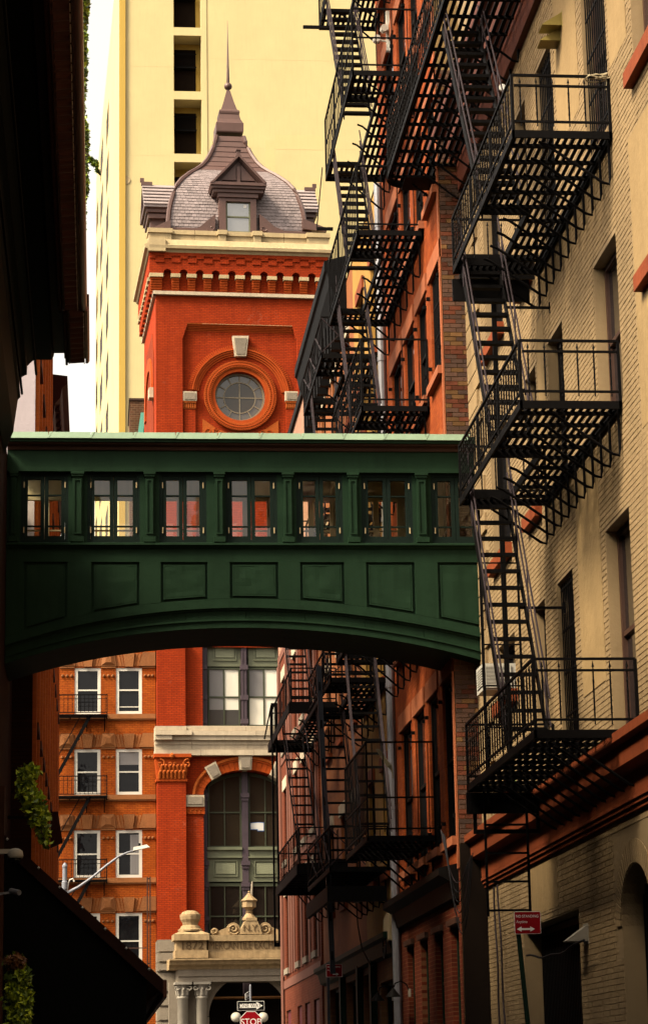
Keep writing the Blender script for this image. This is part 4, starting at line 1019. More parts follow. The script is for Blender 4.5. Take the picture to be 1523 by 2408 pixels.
    ua_, ub_ = pc - ra - 1.2, pc + ra + 1.2; vt_ = G.px(*zb(895, 1280))[1]
    for i in range(24):
        t0, t1 = math.pi * i / 24, math.pi * (i + 1) / 24
        p0, p1 = (ac[0] + ra * math.cos(t0), ac[1] + ra * math.sin(t0)), (ac[0] + ra * math.cos(t1), ac[1] + ra * math.sin(t1))
        sg.poly(G, [p0, (p0[0], vt_), (p1[0], vt_), p1], -.8, -.55)
    sg.box(G, ua_, pc - ra, 0, vt_, -.8, -.55).box(G, pc + ra, ub_, 0, vt_, -.8, -.55)
    obj('porch_wall', sg, 'grey_stone', t)
    vcl = G.px(*zb(895, 1420), -.8)[1]
    obj('porch_ceiling', MB().box(G, pc - ra - .3, pc + ra + .3, ac[1] + .75, ac[1] + .8, -2.6, -.81), 'warm_ceiling', t)
    obj('porch_back', MB().box(G, pc - ra - .3, pc + ra + .3, 0, ac[1] + .75, -2.6, -2.5), 'tower_dark', t)
    # the rest of the building carries on to the right behind the corner house
    obj('rear_wall', MB().box(EX, .3, 20, 0, 19.2, -12, -2.0).box(EX, UR, 20, 0, 19.4, -2.0, 0), 'tower_brick', t)
K['window_bar'] = paint('grey window bar', (0.34, 0.28, 0.19), 0.6, 0.3)
K['window_round'] = glass('round window glass', refl=0.05, dark=(0.055, 0.045, 0.035))
K['portal_stone'] = paint('brown portal stone', (0.52, 0.36, 0.19), 0.85, 0.6, 3.5, 0.9, 0, 0.5, 0.1, 0.38, 0.1, 14)
K['slate_piece'] = paint('slate tile', (0.36, 0.285, 0.28), 0.55, 0.45, 3, 0.15, 0, 0.25, 0.3, 0.6, 0.24)
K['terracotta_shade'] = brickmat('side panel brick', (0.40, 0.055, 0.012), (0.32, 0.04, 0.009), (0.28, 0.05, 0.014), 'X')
K['window_mid'] = glass('brown window glass', refl=0.03, dark=(0.022, 0.016, 0.010))
K['window_room'] = glass('shadowed window glass', refl=0.02, dark=(0.012, 0.009, 0.007))
K['window_sky'] = glass('dormer glass', refl=0.22, dark=(0.10, 0.10, 0.10))
K['olive_light'] = paint('light sage panel', (0.29, 0.30, 0.18), 0.6, 0.3, 2.5, 0.4, 0, 0.15, 0.4, 0.55)
K['olive_dark'] = paint('dark sage window frame', (0.085, 0.095, 0.055), 0.55, 0.3, 2.5, 0.3)
K['blue_tape'] = paint('blue tape', (0.08, 0.22, 0.6), 0.5, 0.1)
K['stone_shadow'] = paint('dark cut lettering', (0.19, 0.12, 0.06), 0.9, 0.3)
K['grey_column'] = paint('granite column', (0.40, 0.35, 0.28), 0.75, 0.35, 3, 0.3, 0, 0.3, 0.3, 0.5)
build_exchange()

# ------------------------------------------------------------------ brick apartment house left of the exchange
AP = Fr((0, 100.3, 0), (1, 0, 0), (0, -1, 0))
zc = lambda x, y: (.29553 * x, 1511.0 + .29553 * y)
ze = lambda x, y: (.29553 * x, 1929.0 + .29553 * y)
def build_apartment():
    t = thing('apartment_house', 'orange brick apartment house with white sash windows and brownstone sills, left of the red exchange', 'building', (-2, 100.3, 0))
    uR = 2.36; uL = -9.0; top = 21.6
    cols = [AP.px(zc(698, 0)[0], 1700)[0], AP.px(zc(1027, 0)[0], 1700)[0]]; sp = cols[1] - cols[0]
    cols = [cols[0] - 2 * sp, cols[0] - sp] + cols
    hw = 104 * .29553 * 100.3 / 5686
    rows = [(200, 570, zc), (845, 1212, zc), (75, 458, ze), (735, 1187, ze)]
    rv = []
    for y0, y1, z in rows: rv.append((AP.px(*z(1000, y1))[1], AP.px(*z(1000, y0))[1]))
    rv.append((rv[3][0] - 3.4, rv[3][0] - 1.2))
    holes = [(c - hw, c + hw, a, b, .3) for c in cols for a, b in rv]
    m = MB().wall(AP, uL, uR, 0, top, holes, .3)
    m.quad(AP.p(uR, 0), AP.p(uR, top), AP.p(uR, top, -6), AP.p(uR, 0, -6)).quad(AP.p(uL, top), AP.p(uR, top), AP.p(uR, top, -6), AP.p(uL, top, -6))
    obj('wall', m, 'apt_brick', t)
    obj('room_back', MB().box(AP, uL, uR - .05, 0, top - .1, -1.5, -1.4), 'tower_dark', t)
    for ri, (a, b) in enumerate(rv):
        for ci, c in enumerate(cols):
            bl = None
            if ri == 1 and ci == 3: bl = ('grey_blind', .32)
            hb = (.16,) if (ri == 0 and ci == 3) else ()
            o = sash_window(t, AP, c - hw + .002, c + hw - .002, a + .002, b - .002, 'white_paint', 'window_dark', .13, -.04, bl, .5 if ri else .52, hb=hb)
            if ri == 2 and ci == 3:
                cu_ = MB(); 
                for k in range(7): 
                    uu = c + (.08 + .05 * k if ci == 3 else -.35 + .1 * k); z0 = a + .16 if ci == 3 else a + 1.15
                    cu_.bar(AP.p(uu, z0, -.075 + .012 * (k % 2)), AP.p(uu, b - .2, -.075 + .012 * (k % 2)), .055, .01)
                obj('curtain', cu_, 'grey_blind', o)
        # sill band
        obj('sill_band', MB().box(AP, uL, uR - .002, a - .20, a - .001, -.1, .10).box(AP, uL, uR - .003, a - .26, a - .201, -.1, .06), 'brownstone', t)
        # flat arches: keystones, skewbacks and splayed bricks between them
        for c in cols:
            v0 = b + .06; v1 = b + .62
            k = obj('keystone', MB().poly(AP, [(c - .17, v0 - .03), (c + .17, v0 - .03), (c + .24, v1), (c - .24, v1)], -.05, .11), 'brownstone', t)
            for s in (-1, 1):
                sk = c + s * sp / 2
                for j in range(4):
                    f0, f1 = .24 + j * .11, .24 + (j + 1) * .11 - .012
                    obj('splayed_brick', MB().poly(AP, [(c + s * (f0 - .05), v0), (c + s * (f1 - .05), v0), (c + s * (f1 + .04 + .03 * j), v1 - .02), (c + s * (f0 + .04 + .025 * j), v1 - .02)][::s], -.05, .018 + .004 * (j % 2)), 'brownstone_orange', t)
        for i in range(len(cols)):
            c = cols[i] + sp / 2; v0 = b + .06; v1 = b + .64
            if c + .33 > uR: 
                obj('skewback', MB().poly(AP, [(uR - .7, v0), (uR - .004, v0), (uR - .004, v1), (uR - .54, v1)], -.05, .10), 'brownstone', t); continue
            o = obj('skewback', MB().poly(AP, [(c - .33, v0), (c + .33, v0), (c + .25, v1), (c - .25, v1)], -.05, .07), 'brownstone', t)
            obj('rough_face', MB().hexa([AP.p(c - .3, v0 + .03, .07), AP.p(c + .3, v0 + .03, .07), AP.p(c + .23, v1 - .03, .07), AP.p(c - .23, v1 - .03, .07)],
                                        [AP.p(c - .12, v0 + .15, .15), AP.p(c + .12, v0 + .15, .15), AP.p(c + .1, v1 - .18, .15), AP.p(c - .1, v1 - .18, .15)]), 'brownstone', o)
        # moulded strip and terracotta bosses beside the window heads
        for i, c in enumerate(cols):
            u0 = c + hw + .01; u1 = min(c + sp - hw - .01, uR - .004)
            obj('head_strip', MB().box(AP, u0, u1, b - .02, b + .05, -.05, .05), 'brownstone', t)
            for q in ((u0 + .12), (u0 + u1) / 2, (u1 - .12)):
                obj('boss', MB().lathe(AP.p(q, b - .34, .03), [(.015, -.06), (.06, -.03), (.06, .03), (.015, .06)], 8), 'brownstone', t)
    obj('parapet', MB().box(AP, uL, uR - .004, top + .001, top + .3, -.4, .2), 'brownstone', t)
    return t, cols, hw, rv, sp
K['brownstone_orange'] = paint('orange splayed brick', (0.40, 0.13, 0.03), 0.8, 0.4, 2.5, 0.4, 0, 0.3, 0.25, 0.5, 0.2)
APT, AC_, AHW, ARV, ASP = build_apartment()
def build_apartment_escape():
    t = thing('fire_escape', 'thin black fire escape with steep stairs on the orange apartment house beyond the street lamp', 'fire escape', tuple(AP.p(AC_[2] - 1, 3, .5)), group='fire escapes along the alley')
    uR = AP.px(zc(858, 0)[0], 1640, .9)[0]; uL = AC_[1] - AHW
    for i, (a, b) in enumerate(ARV[:4]):
        z0 = a - .12
        f = MB().box(AP, uL, uR, z0 - .05, z0 - .01, .86, .94).box(AP, uL, uR, z0 - .05, z0 - .01, .12, .2)
        for k in range(9): f.box(AP, uL, uR, z0 - .035, z0 - .015, .24 + .07 * k, .27 + .07 * k)
        for u_ in np.linspace(uL, uR - .05, 5): f.box(AP, u_, u_ + .05, z0 - .1, z0 - .051, .12, .94)
        obj('platform', f, 'iron', t)
        rl = MB().box(AP, uL, uR, z0 + .78, z0 + .82, .88, .92).box(AP, uL, uR, z0 + .05, z0 + .08, .88, .92).box(AP, uL, uR, z0 + .62, z0 + .645, .885, .915)
        rl.box(AP, uR - .04, uR, z0, z0 + .84, .88, .92).box(AP, uR - .035, uR, z0 + .78, z0 + .82, .1, .88).box(AP, uR - .035, uR, z0 + .05, z0 + .08, .1, .88)
        o = obj('railing', rl, 'iron', t)
        n_ = int((uR - uL) / .17)
        pieces('baluster', MB().wbox(-.011, .011, -.011, .011, 0, .74), 'iron', o, [AP.p(uL + .1 + .17 * k, z0 + .05, .9) for k in range(n_)])
        for u_ in (uR - .12, uR - .85): obj('bracket', MB().bar(AP.p(u_, z0 - .06, .8), AP.p(u_, z0 - .6, .06), .04).bar(AP.p(u_, z0 - .06, .08), AP.p(u_, z0 - .62, .08), .04), 'iron', t)
        # steep stair going down to the left
        s = MB()
        for n_ in (.4, .78):
            s.bar(AP.p(uR - .7, z0 - .02, n_), AP.p(uR - .7 - 1.55, z0 - 2.9, n_), .13 if n_ > .5 else .05, .05 if n_ > .5 else .03, (0, 1, 0))
        st = obj('stair', s, 'iron', t)
        for k in range(10):
            f_ = (k + .7) / 11; q = AP.p(uR - .7 - 1.55 * f_, z0 - .02 - 2.88 * f_, .4)
            obj('tread', MB().bar(q, q + AP.en * .38, .16, .03), 'iron', st)
        hr = MB()
        for n_ in (.4, .78): hr.bar(AP.p(uR - 1.1, z0 - .02, n_), AP.p(uR - 2.35, z0 - 2.3, n_), .02)
        obj('handrail', hr, 'iron', t)
    # a bare iron upright at the right corner
    x = AP.px(350, 2120, .6)[0]; z0 = AP.px(350, 2285, .6)[1]; z1 = AP.px(349, 2062, .6)[1]
    obj('ladder_guide', MB().box(AP, x - .08, x - .03, z0, z1, .55, .65).box(AP, x + .03, x + .08, z0, z1, .55, .65).box(AP, x - .03, x + .03, z1 - .1, z1 - .05, .57, .63).box(AP, x - .03, x + .03, z0 + .3, z0 + .36, .57, .63)
        .box(AP, x - 1.6, x - .09, ARV[3][0] + .8, ARV[3][0] + .84, .58, .62), 'frame_brown', t)
build_apartment_escape()

# ------------------------------------------------------------------ the sky bridge
BY = 40.2; BR = Fr((0, BY, 0), (1, 0, 0), (0, -1, 0)); BD = 1.75
def build_bridge():
    t = thing('skybridge', 'dark green sheet-metal skybridge with paired casement windows arching over the alley', 'bridge', (2.5, BY + BD / 2, 8.6))
    ul, ur = -1.56, 6.5
    X = lambda x, y: BR.px(x, y)[0]; Z = lambda y, x=600: BR.px(x, y)[1]
    zroof0, zroof1 = Z(1041), Z(1024)
    zlip = zroof1 - .012
    zf0, zf1 = Z(1112), Z(1062)
    zs1, zs0 = Z(1277), Z(1292)
    outer = np.array([BR.px(*p) for p in ((-40, 1535), (15, 1515), (51, 1503), (162, 1474), (304, 1446), (456, 1431), (608, 1426), (751, 1434), (903, 1454), (1035, 1475), (1151, 1499), (1210, 1515))])
    inner = np.array([BR.px(*p) for p in ((-40, 1583), (10, 1561), (152, 1522), (304, 1497), (456, 1481), (583, 1476), (751, 1485), (903, 1504), (1055, 1534), (1151, 1560), (1210, 1577))])
    fo = np.polynomial.Polynomial.fit(outer[:, 0], outer[:, 1], 4); fi = np.polynomial.Polynomial.fit(inner[:, 0], inner[:, 1], 4)
    us = list(np.linspace(ul, ur, 41))
    # roof with standing seams, cornice and gutter shadow
    for i, (a, b) in enumerate(zip(np.linspace(ul - .02, ur - .18, 12)[:-1], np.linspace(ul - .02, ur - .18, 12)[1:])):
        e = .004 * (i % 2)
        obj('roof_panel', MB().hexa([BR.p(a + .006, zroof0 + e, .24), BR.p(b - .006, zroof0 + e, .24), BR.p(b - .006, zlip, .20 + e), BR.p(a + .006, zlip, .20 + e), BR.p(a + .006, zlip + .02, -.5), BR.p(a + .006, zroof0, -.5)][:4],
                                    [BR.p(a + .006, zroof0 + e, .19), BR.p(b - .006, zroof0 + e, .19), BR.p(b - .006, zlip, .15), BR.p(a + .006, zlip, .15)]), 'mint', t)
        obj('roof_seam', MB().hexa([BR.p(b - .03, zroof0 + .004, .246), BR.p(b + .0, zroof0 + .004, .246), BR.p(b + .06, zlip + .004, .207), BR.p(b + .03, zlip + .004, .207)],
                                   [BR.p(b - .03, zroof0 + .004, .2), BR.p(b + .0, zroof0 + .004, .2), BR.p(b + .06, zlip + .004, .16), BR.p(b + .03, zlip + .004, .16)]), 'mint', t)
    obj('roof_deck', MB().box(BR, ul, ur, zroof0 - .05, zroof0 - .001, -BD - .1, .2).box(BR, ul, ur, zroof0 - .0005, zlip - .03, -BD - .1, .14), 'green', t)
    obj('cornice', MB().prof(BR, [(-.1, zf1), (.06, zf1), (.08, zf1 + .05), (.15, zf1 + .08), (.16, zroof0 - .051), (-.1, zroof0 - .051)], ul, ur), 'frame_brown', t)
    obj('frieze', MB().box(BR, ul, ur, zf0 + .07, zf1 - .001, -.1, .03).box(BR, ul, ur, zf0, zf0 + .069, -.1, .06), 'green', t)
    # pilasters and windows
    win = [(49, 161), (206, 329), (375, 486), (530, 652), (697, 806), (850, 970), (1014, 1126)]
    zw0, zw1 = Z(1276), Z(1118)
    edges = []
    for a, b in win: edges.append((X(a, 1200), X(b, 1200)))
    solid = [ul] + [q for e in edges for q in e] + [ur]
    for a, b in zip(solid[::2], solid[1::2]):
        if b - a < .02: continue
        obj('wall_pier', MB().box(BR, a, b, zs1, zf0, -.14, -.02), 'green', t)
    pil = [(165, 200), (336, 368), (500, 531), (661, 693), (814, 846), (974, 1008), (20, 45)]
    for x0, x1 in pil:
        a, b = X(x0 + 2, 1200), X(x1 - 2, 1200); w_ = b - a
        p = obj('pilaster', MB().box(BR, a + .03, b - .03, zs1, zf0, -.02, .06), 'green', t)
        obj('pilaster_cap', MB().box(BR, a, b, zf0 - .05, zf0 - .002, -.02, .1).box(BR, a + .012, b - .012, zf0 - .09, zf0 - .051, -.02, .085), 'green', p)
        obj('pilaster_base', MB().box(BR, a, b, zs1 + .001, zs1 + .09, -.02, .1), 'green', p)
        obj('pilaster_panel', frame_mb(BR, a + .045, b - .045, zs1 + .14, zf0 - .14, .022, .06, .078), 'green', p)
    Bk = Fr((0, BY + BD, 0), (1, 0, 0), (0, 1, 0))
    for i, (a, b) in enumerate(edges):
        o = obj('window', frame_mb(BR, a, b, zw0, zf0 - .002, .055, -.12, -.025), 'green_frame', t)
        um = (a + b) / 2
        for c, d in ((a + .057, um - .004), (um + .004, b - .057)):
            lf = frame_mb(BR, c, d, zw0 + .056, zf0 - .059, .062, -.1, -.035)
            z0 = zw0 + .056 + .062; z1 = zf0 - .059 - .062; h = z1 - z0
            m1, m2 = Z(1237), Z(1165)
            for mz in (m1, m2): lf.box(BR, c + .062, d - .062, mz - .012, mz + .012, -.09, -.045)
            obj('casement', lf, 'green_frame', o)
            for va, vb in ((z0, m1 - .012), (m1 + .012, m2 - .012), (m2 + .012, z1)):
                tl = (rng.random() - .5) * .012; tk = (rng.random() - .5) * .01
                obj('pane', MB().quad(BR.p(c + .062, va, -.07), BR.p(d - .062, va, -.07 + tl), BR.p(d - .062, vb, -.07 + tl + tk), BR.p(c + .062, vb, -.07 + tk)), 'bridge_glass', o)
            for hz in (z0 + .1, z1 - .1):
                s_ = c - .03 if c < um - .2 and d <= um else d + .0
                obj('hinge', MB().box(BR, (a + .048 if d <= um else b - .066), (a + .066 if d <= um else b - .048), hz - .05, hz + .05, -.03, -.012), 'limestone', o)
        # far-side window of the passage
        bo = obj('rear_window', frame_mb(Bk, a, b, zw0, zf0 - .03, .06, -.1, -.02).box(Bk, um - .05, um + .05, zw0 + .06, zf0 - .09, -.09, -.03), 'bridge_in', t)
        br_ = MB()
        for c, d in ((a + .06, um - .05), (um + .05, b - .06)):
            mz = zw0 + (zf0 - zw0) * .48; br_.box(Bk, c, d, mz - .012, mz + .012, -.08, -.04)
            obj('pane', MB().quad(Bk.p(c, zw0 + .06, -.06), Bk.p(d, zw0 + .06, -.06), Bk.p(d, zf0 - .09, -.06), Bk.p(c, zf0 - .09, -.06)), 'bridge_glass', bo)
            obj('glazing_bar', MB().box(Bk, c, d, mz - .012, mz + .012, -.08, -.04), 'bridge_in', bo)
    bw = MB().wall(Bk, ul, ur, zs0 - .3, zroof0 - .06, [(a, b, zw0, zf0 - .03, .1) for a, b in edges], .1)
    obj('rear_wall', bw, 'bridge_in', t)
    obj('passage_floor', MB().box(BR, ul, ur, zs0 - .35, zs0 - .3, -BD, -.02), 'bridge_in', t)
    obj('passage_ceiling', MB().box(BR, ul, ur, zroof0 - .07, zroof0 - .055, -BD, -.14), 'bridge_in', t)
    obj('sill_band', MB().prof(BR, [(-.14, zs0), (.07, zs0), (.09, zs0 + .03), (.13, zs0 + .05), (.13, zs1 - .03), (.02, zs1), (-.14, zs1)], ul, ur), 'green', t)
    # spandrel with seven recessed panels
    pan = [(57, 159), (215, 328), (378, 488), (540, 654), (705, 809), (860, 974), (1028, 1132)]
    ztop = Z(1323)
    pe = [(X(a, 1360), X(b, 1360)) for a, b in pan]
    zb_ = lambda u: fo(u) + .085 + .05
    obj('spandrel', MB().strip(BR, us, lambda u: zs0 - .001, lambda u: fo(u) - .01, -.1, 0), 'green', t)
    obj('top_rail', MB().box(BR, ul, ur, ztop, zs0 - .002, 0, .05), 'green', t)
    st = [ul] + [q for e in pe for q in e] + [ur]
    for a, b in zip(st[::2], st[1::2]):
        if b - a > .01: obj('stile', MB().strip(BR, list(np.linspace(a, b, 4)), lambda u: ztop - .001, lambda u: fo(u) + .135, 0, .05), 'green', t)
    obj('bottom_rail', MB().strip(BR, us, lambda u: fo(u) + .134, lambda u: fo(u) + .04, 0, .048), 'green', t)
    for a, b in pe:
        lo = min(fo(a), fo(b)) if True else 0
        f = lambda u: fo(u) + .20
        g = lambda u: fo(a) + (fo(b) - fo(a)) * (u - a) / (b - a) + .215
        uu = list(np.linspace(a + .07, b - .07, 5))
        o = obj('panel', MB().strip(BR, uu, lambda u: ztop - .07, g, 0, .022), 'green', t)
        lip = MB().strip(BR, [a + .045, a + .07], lambda u: ztop - .045, lambda u: g(u) - .03, 0, .034).strip(BR, [b - .07, b - .045], lambda u: ztop - .045, lambda u: g(u) - .03, 0, .034)
        lip.box(BR, a + .07, b - .07, ztop - .07, ztop - .046, 0, .034).strip(BR, [a + .07, b - .07], lambda u: g(u) - .001, lambda u: g(u) - .028, 0, .034)
        obj('panel_moulding', lip, 'green', o)
        # dents in the thin sheet
        G2 = 8; m = MB()
        gu = np.linspace(a + .075, b - .075, G2); amp = rng.random((G2 + 2, G2 + 2)) * .02; amp = (amp[:-2, 1:-1] + amp[2:, 1:-1] + amp[1:-1, :-2] + amp[1:-1, 2:] + 2 * amp[1:-1, 1:-1]) / 6
        for i in range(G2 - 1):
            for j in range(G2 - 1):
                pt = lambda ii, jj: BR.p(gu[ii], g(gu[ii]) + .004 + (ztop - .075 - g(gu[ii])) * jj / (G2 - 1), .024 + amp[ii, jj])
                m.quad(pt(i, j), pt(i + 1, j), pt(i + 1, j + 1), pt(i, j + 1))
        obj('dented_sheet', m, 'green', o, smooth=True)
    # arch rings
    h = lambda u, k: fo(u) + (fi(u) - fo(u)) * k
    obj('arch_moulding', MB().strip(BR, us, lambda u: fo(u) + .04, lambda u: h(u, .10), 0, .10), 'green', t)
    obj('arch_moulding', MB().strip(BR, us, lambda u: h(u, .101), lambda u: h(u, .2), 0, .055), 'green', t)
    for i in range(8):
        seg_u = list(np.linspace(ul + (ur - ul) * i / 8 + .004, ul + (ur - ul) * (i + 1) / 8 - .004, 7))
        obj('arch_sheet', MB().strip(BR, seg_u, lambda u: h(u, .201), lambda u: h(u, .6), 0, .03 + .004 * (i % 2)), 'green', t)
    obj('arch_moulding', MB().strip(BR, us, lambda u: h(u, .601), lambda u: h(u, .68), 0, .075), 'green', t)
    obj('arch_edge', MB().strip(BR, us, lambda u: h(u, .681), lambda u: h(u, 1.0), 0, .05), 'green', t)
    sf = MB()
    for a, b in zip(us[:-1], us[1:]): sf.quad(BR.p(a, fi(a), .05), BR.p(b, fi(b), .05), BR.p(b, fi(b), -BD), BR.p(a, fi(a), -BD))
    obj('soffit', sf, 'green', t)
    obj('rear_spandrel', MB().strip(Bk, us, lambda u: zs0 - .3, lambda u: fi(u), -.05, 0), 'green', t)
build_bridge()

# ------------------------------------------------------------------ right side of the alley
def wall_window(parent, fr, hole, mat='frame_black', gl='window_dark', back=.28, bars=False, mid=.5, lite=True):
    a, b, c, d = hole[:4]
    o = sash_window(parent, fr, a + .003, b - .003, c + .003, d - .003, mat, gl, .07, -back, None, mid)
    if bars:
        g = MB().box(fr, a + .02, b - .02, c + .25, c + .28, -.06, -.04)
        for hh in np.arange(c + .8, d, .6): g.box(fr, a + .02, b - .02, hh, hh + .03, -.06, -.04)
        n_ = int((b - a) / .13)
        for k in range(n_ + 1):
            u_ = a + .03 + (b - a - .06) * k / n_; g.box(fr, u_ - .01, u_ + .01, c + .03, d - .03, -.058, -.042)
        obj('window_bars', g, 'iron', o)
    return o
RW = Fr((6.5, 0, 0), (0, 1, 0), (-1, 0, 0))
BH = []
def build_beige():
    t = thing('cream_brick_building', 'cream painted brick building with rust red ledge and barred windows on the right', 'building', (6.5, 30, 0))
    cA, cB, cC, cD, cE = (28.55, 30.0), (32.2, 33.38), (34.35, 35.3), (37.0, 38.65), (24.6, 27.12)
    H = []
    for c in (cA, cB, cC, cD):
        H += [(c[0], c[1], 7.56 if c is cD else 5.76, 8.48, .24), (c[0], c[1], 9.9, 12.06, .24), (c[0], c[1], 13.55, 16.33, .24)]
    H += [(cE[0], cE[1], 13.62, 16.3, .4), (cE[0], cE[1], 11.0, 12.06, .4), (cE[0], cE[1], 6.2, 8.48, .4)]
    door = (32.8, 37.2, 0, 3.86, .55); arch = (28.3, 30.05, 0, 4.16, .5)
    H += [door, arch]
    BH.extend(H)
    Y0, Y1, top = -25.0, 40.6, 24.0
    obj('wall', MB().wall(RW, Y0, Y1, 0, top, H, .4).quad(RW.p(Y0, top), RW.p(Y1, top), RW.p(Y1, top, -8), RW.p(Y0, top, -8)), 'beige_back', t)
    # head of the arched opening
    m = MB(); cu, rv_ = (arch[0] + arch[1]) / 2, (arch[1] - arch[0]) / 2; sp_ = 3.45
    for i in range(16):
        t0, t1 = math.pi * i / 16, math.pi * (i + 1) / 16
        p0, p1 = (cu + rv_ * math.cos(t0), sp_ + .7 * math.sin(t0)), (cu + rv_ * math.cos(t1), sp_ + .7 * math.sin(t1))
        m.poly(RW, [p0, (p0[0], 4.16), (p1[0], 4.16), p1], -.5, .008)
    obj('arch_head', m, 'beige_brick', t)
    ab = MB()
    for i in range(30):
        a = math.pi * (i + .5) / 30
        q = lambda r, s: RW.p(cu + (rv_ + r) * math.cos(a), sp_ + (.7 + r) * math.sin(a), s)
        obj('arch_brick', MB().bar(q(.02, .012), q(.3, .012), .03, .085, (0, math.cos(a), math.sin(a))) if False else MB().hexa(
            [RW.p(cu + (rv_ + r) * math.cos(tt), sp_ + (.7 + r) * math.sin(tt), .0085) for r, tt in ((.015, a - .045), (.3, a - .045), (.3, a + .045), (.015, a + .045))],
            [RW.p(cu + (rv_ + r) * math.cos(tt), sp_ + (.7 + r) * math.sin(tt), .022) for r, tt in ((.015, a - .045), (.3, a - .045), (.3, a + .045), (.015, a + .045))]), 'beige_brick', t)
    for h in H[:-2]:
        fl = h[2]
        wall_window(t, RW, h, 'frame_brown' if h[0] < 31 else 'frame_black', 'window_dark', .15, bars=(h[2] > 13 and h[0] in (28.55, 32.2)) or (h[2] < 6 and h[0] == 32.2))
        if h[0] > 33 or h[0] < 27.2:
            obj('sill', MB().box(RW, h[0] - .1, h[1] + .1, h[2] - .2, h[2] - .002, -.3, .12), 'rust_paint', t)
    for h, nm in ((door, 'gate'), (arch, 'arched_gate')):
        g = MB().box(RW, h[0] + .01, h[1] - .01, 0, .1, -.3, -.22).box(RW, h[0] + .01, h[1] - .01, 2.0, 2.06, -.29, -.23).box(RW, h[0] + .01, h[1] - .01, h[3] - .12, h[3] - .03, -.3, -.22)
        n_ = int((h[1] - h[0]) / .12)
        for k in range(n_): u_ = h[0] + .06 + .12 * k; g.box(RW, u_ - .012, u_ + .012, .1, h[3] - .03, -.27, -.245)
        obj(nm, g, 'iron', t)
        obj('dark_interior', MB().box(RW, h[0], h[1], 0, h[3], -.56, -.52), 'tower_dark', t)
    # ledge of rust red stone over the ground floor, in lengths
    ks = [8.0, 24.0, 26.4, 28.8, 31.2, 33.6, 36.0, 38.4, 40.75]
    for a, b in zip(ks[:-1], ks[1:]):
        o = obj('ledge_stone', MB().prof(RW, [(0.001, 4.93), (.09, 4.93), (.1, 5.2), (.13, 5.22), (.26, 5.26), (.27, 5.5), (.36, 5.53), (.36, 5.64), (0.001, 5.70)], a + .004, b - .004), 'rust_paint', t)
        for v, n_ in ((4.76, .05), (4.82, .08), (4.875, .105)): obj('ledge_bead', MB().box(RW, a, b, v, v + .045, .001, n_), 'rust_paint', o)
    obj('roof_ledge', MB().prof(RW, [(0.001, 17.2), (.1, 17.2), (.12, 17.75), (.3, 17.9), (.32, 18.2), (.5, 18.3), (.5, 18.45), (0.001, 18.5)], Y0, 41.6), 'dark_rust', t)
    # corner stones with sunk joints at the far end
    v = 5.75; i = 0
    while v < 16.9:
        L = 1.35 if i % 2 else .95
        obj('quoin', MB().box(RW, 40.6 - L, 40.598, v + .014, v + .31, .001, .045), 'beige_brick', t); v += .325; i += 1
    # painted brickwork laid course by course round the openings
    bl, bh = .215, .075
    allb = []
    patches = [(26.3, 27.6, 9.2, 12.9), (30.3, 31.8, 6.6, 9.6), (25.2, 26.1, 5.8, 9.0), (33.6, 34.2, 9.95, 12.6), (30.35, 31.9, 14.5, 16.8), (34.2, 36.6, 4.0, 4.7), (27.4, 28.4, 14.2, 16.9)]
    for p_ in patches: obj('render_patch', MB().box(RW, *p_, .001, .011), 'beige_patch', t)
    inside = lambda u0, u1, v0, v1: any(h[0] - .001 < u1 and h[1] + .001 > u0 and h[2] - .001 < v1 and h[3] + .001 > v0 for h in H)
    r = 0; v = 2.0
    while v < 17.1:
        u = 15.0 + (r % 2) * bl / 2
        while u < 40.55:
            a, b = u + .003, u + bl - .003
            u += bl
            if 4.72 < v < 5.74 : continue
            if v > 5.74 and b > 39.25: b = min(b, 39.24)
            if b - a < .05: continue
            if any(p_[0] < (a + b) / 2 < p_[1] and p_[2] < v + .03 < p_[3] for p_ in patches): continue
            cuts = [(a, b)]
            for h in H:
                if h[2] - .002 < v + bh - .01 and h[3] + .002 > v:
                    nc = []
                    for p, q in cuts:
                        if q <= h[0] or p >= h[1]: nc.append((p, q))
                        else:
                            if p < h[0] - .03: nc.append((p, h[0] - .002))
                            if q > h[1] + .03: nc.append((h[1] + .002, q))
                    cuts = nc
            for p, q in cuts:
                if v > 3.0 and v < 4.6 and abs((p + q) / 2 - cu) < rv_ + .4: continue
                allb.append((p, q, v + .003, v + bh - .003))
        v += bh; r += 1
    vis = [k for k, q in enumerate(allb) if 0 < 1523 and q[0] < 28.45 and q[0] > 26.4 + (q[2] - 9) * .0 and (3.3 < q[2] < 4.6 or 5.8 < q[2] < 9.9)]
    vis = sorted(vis, key=lambda k: allb[k][0])[:300]
    vs_ = set(vis); rest = []
    unit = {}
    for k in vis:
        p, q, c, d = allb[k]; key = round(q - p, 3)
        if key not in unit:
            b = MB().box(Fr((0, 0, 0), (0, 1, 0), (-1, 0, 0)), 0, q - p, 0, d - c, .001, .006)
            unit[key] = obj('brick', _shift(b, (6.5, p, c)), 'beige_brick', t, loc=(6.5, p, c))
        else: clone(unit[key], t, (6.5 - rng.random() * .004, p, c))
    rest = [q for k, q in enumerate(allb) if k not in vs_]
    # the remaining courses as one mesh of low blocks
    n_ = len(rest); A = np.array(rest); jit = .005 + rng.random(n_) * .005; tl = (rng.random((n_, 4)) - .5) * .003
    V = np.zeros((n_, 8, 3))
    for j, (iu, iv) in enumerate(((0, 2), (1, 2), (1, 3), (0, 3))):
        V[:, j, 0] = 6.4995; V[:, j, 1] = A[:, iu]; V[:, j, 2] = A[:, iv]
        V[:, j + 4, 0] = 6.5 - jit - tl[:, j]; V[:, j + 4, 1] = A[:, iu] + (.004 if iu == 0 else -.004); V[:, j + 4, 2] = A[:, iv] + (.004 if iv == 2 else -.004)
    fc = []
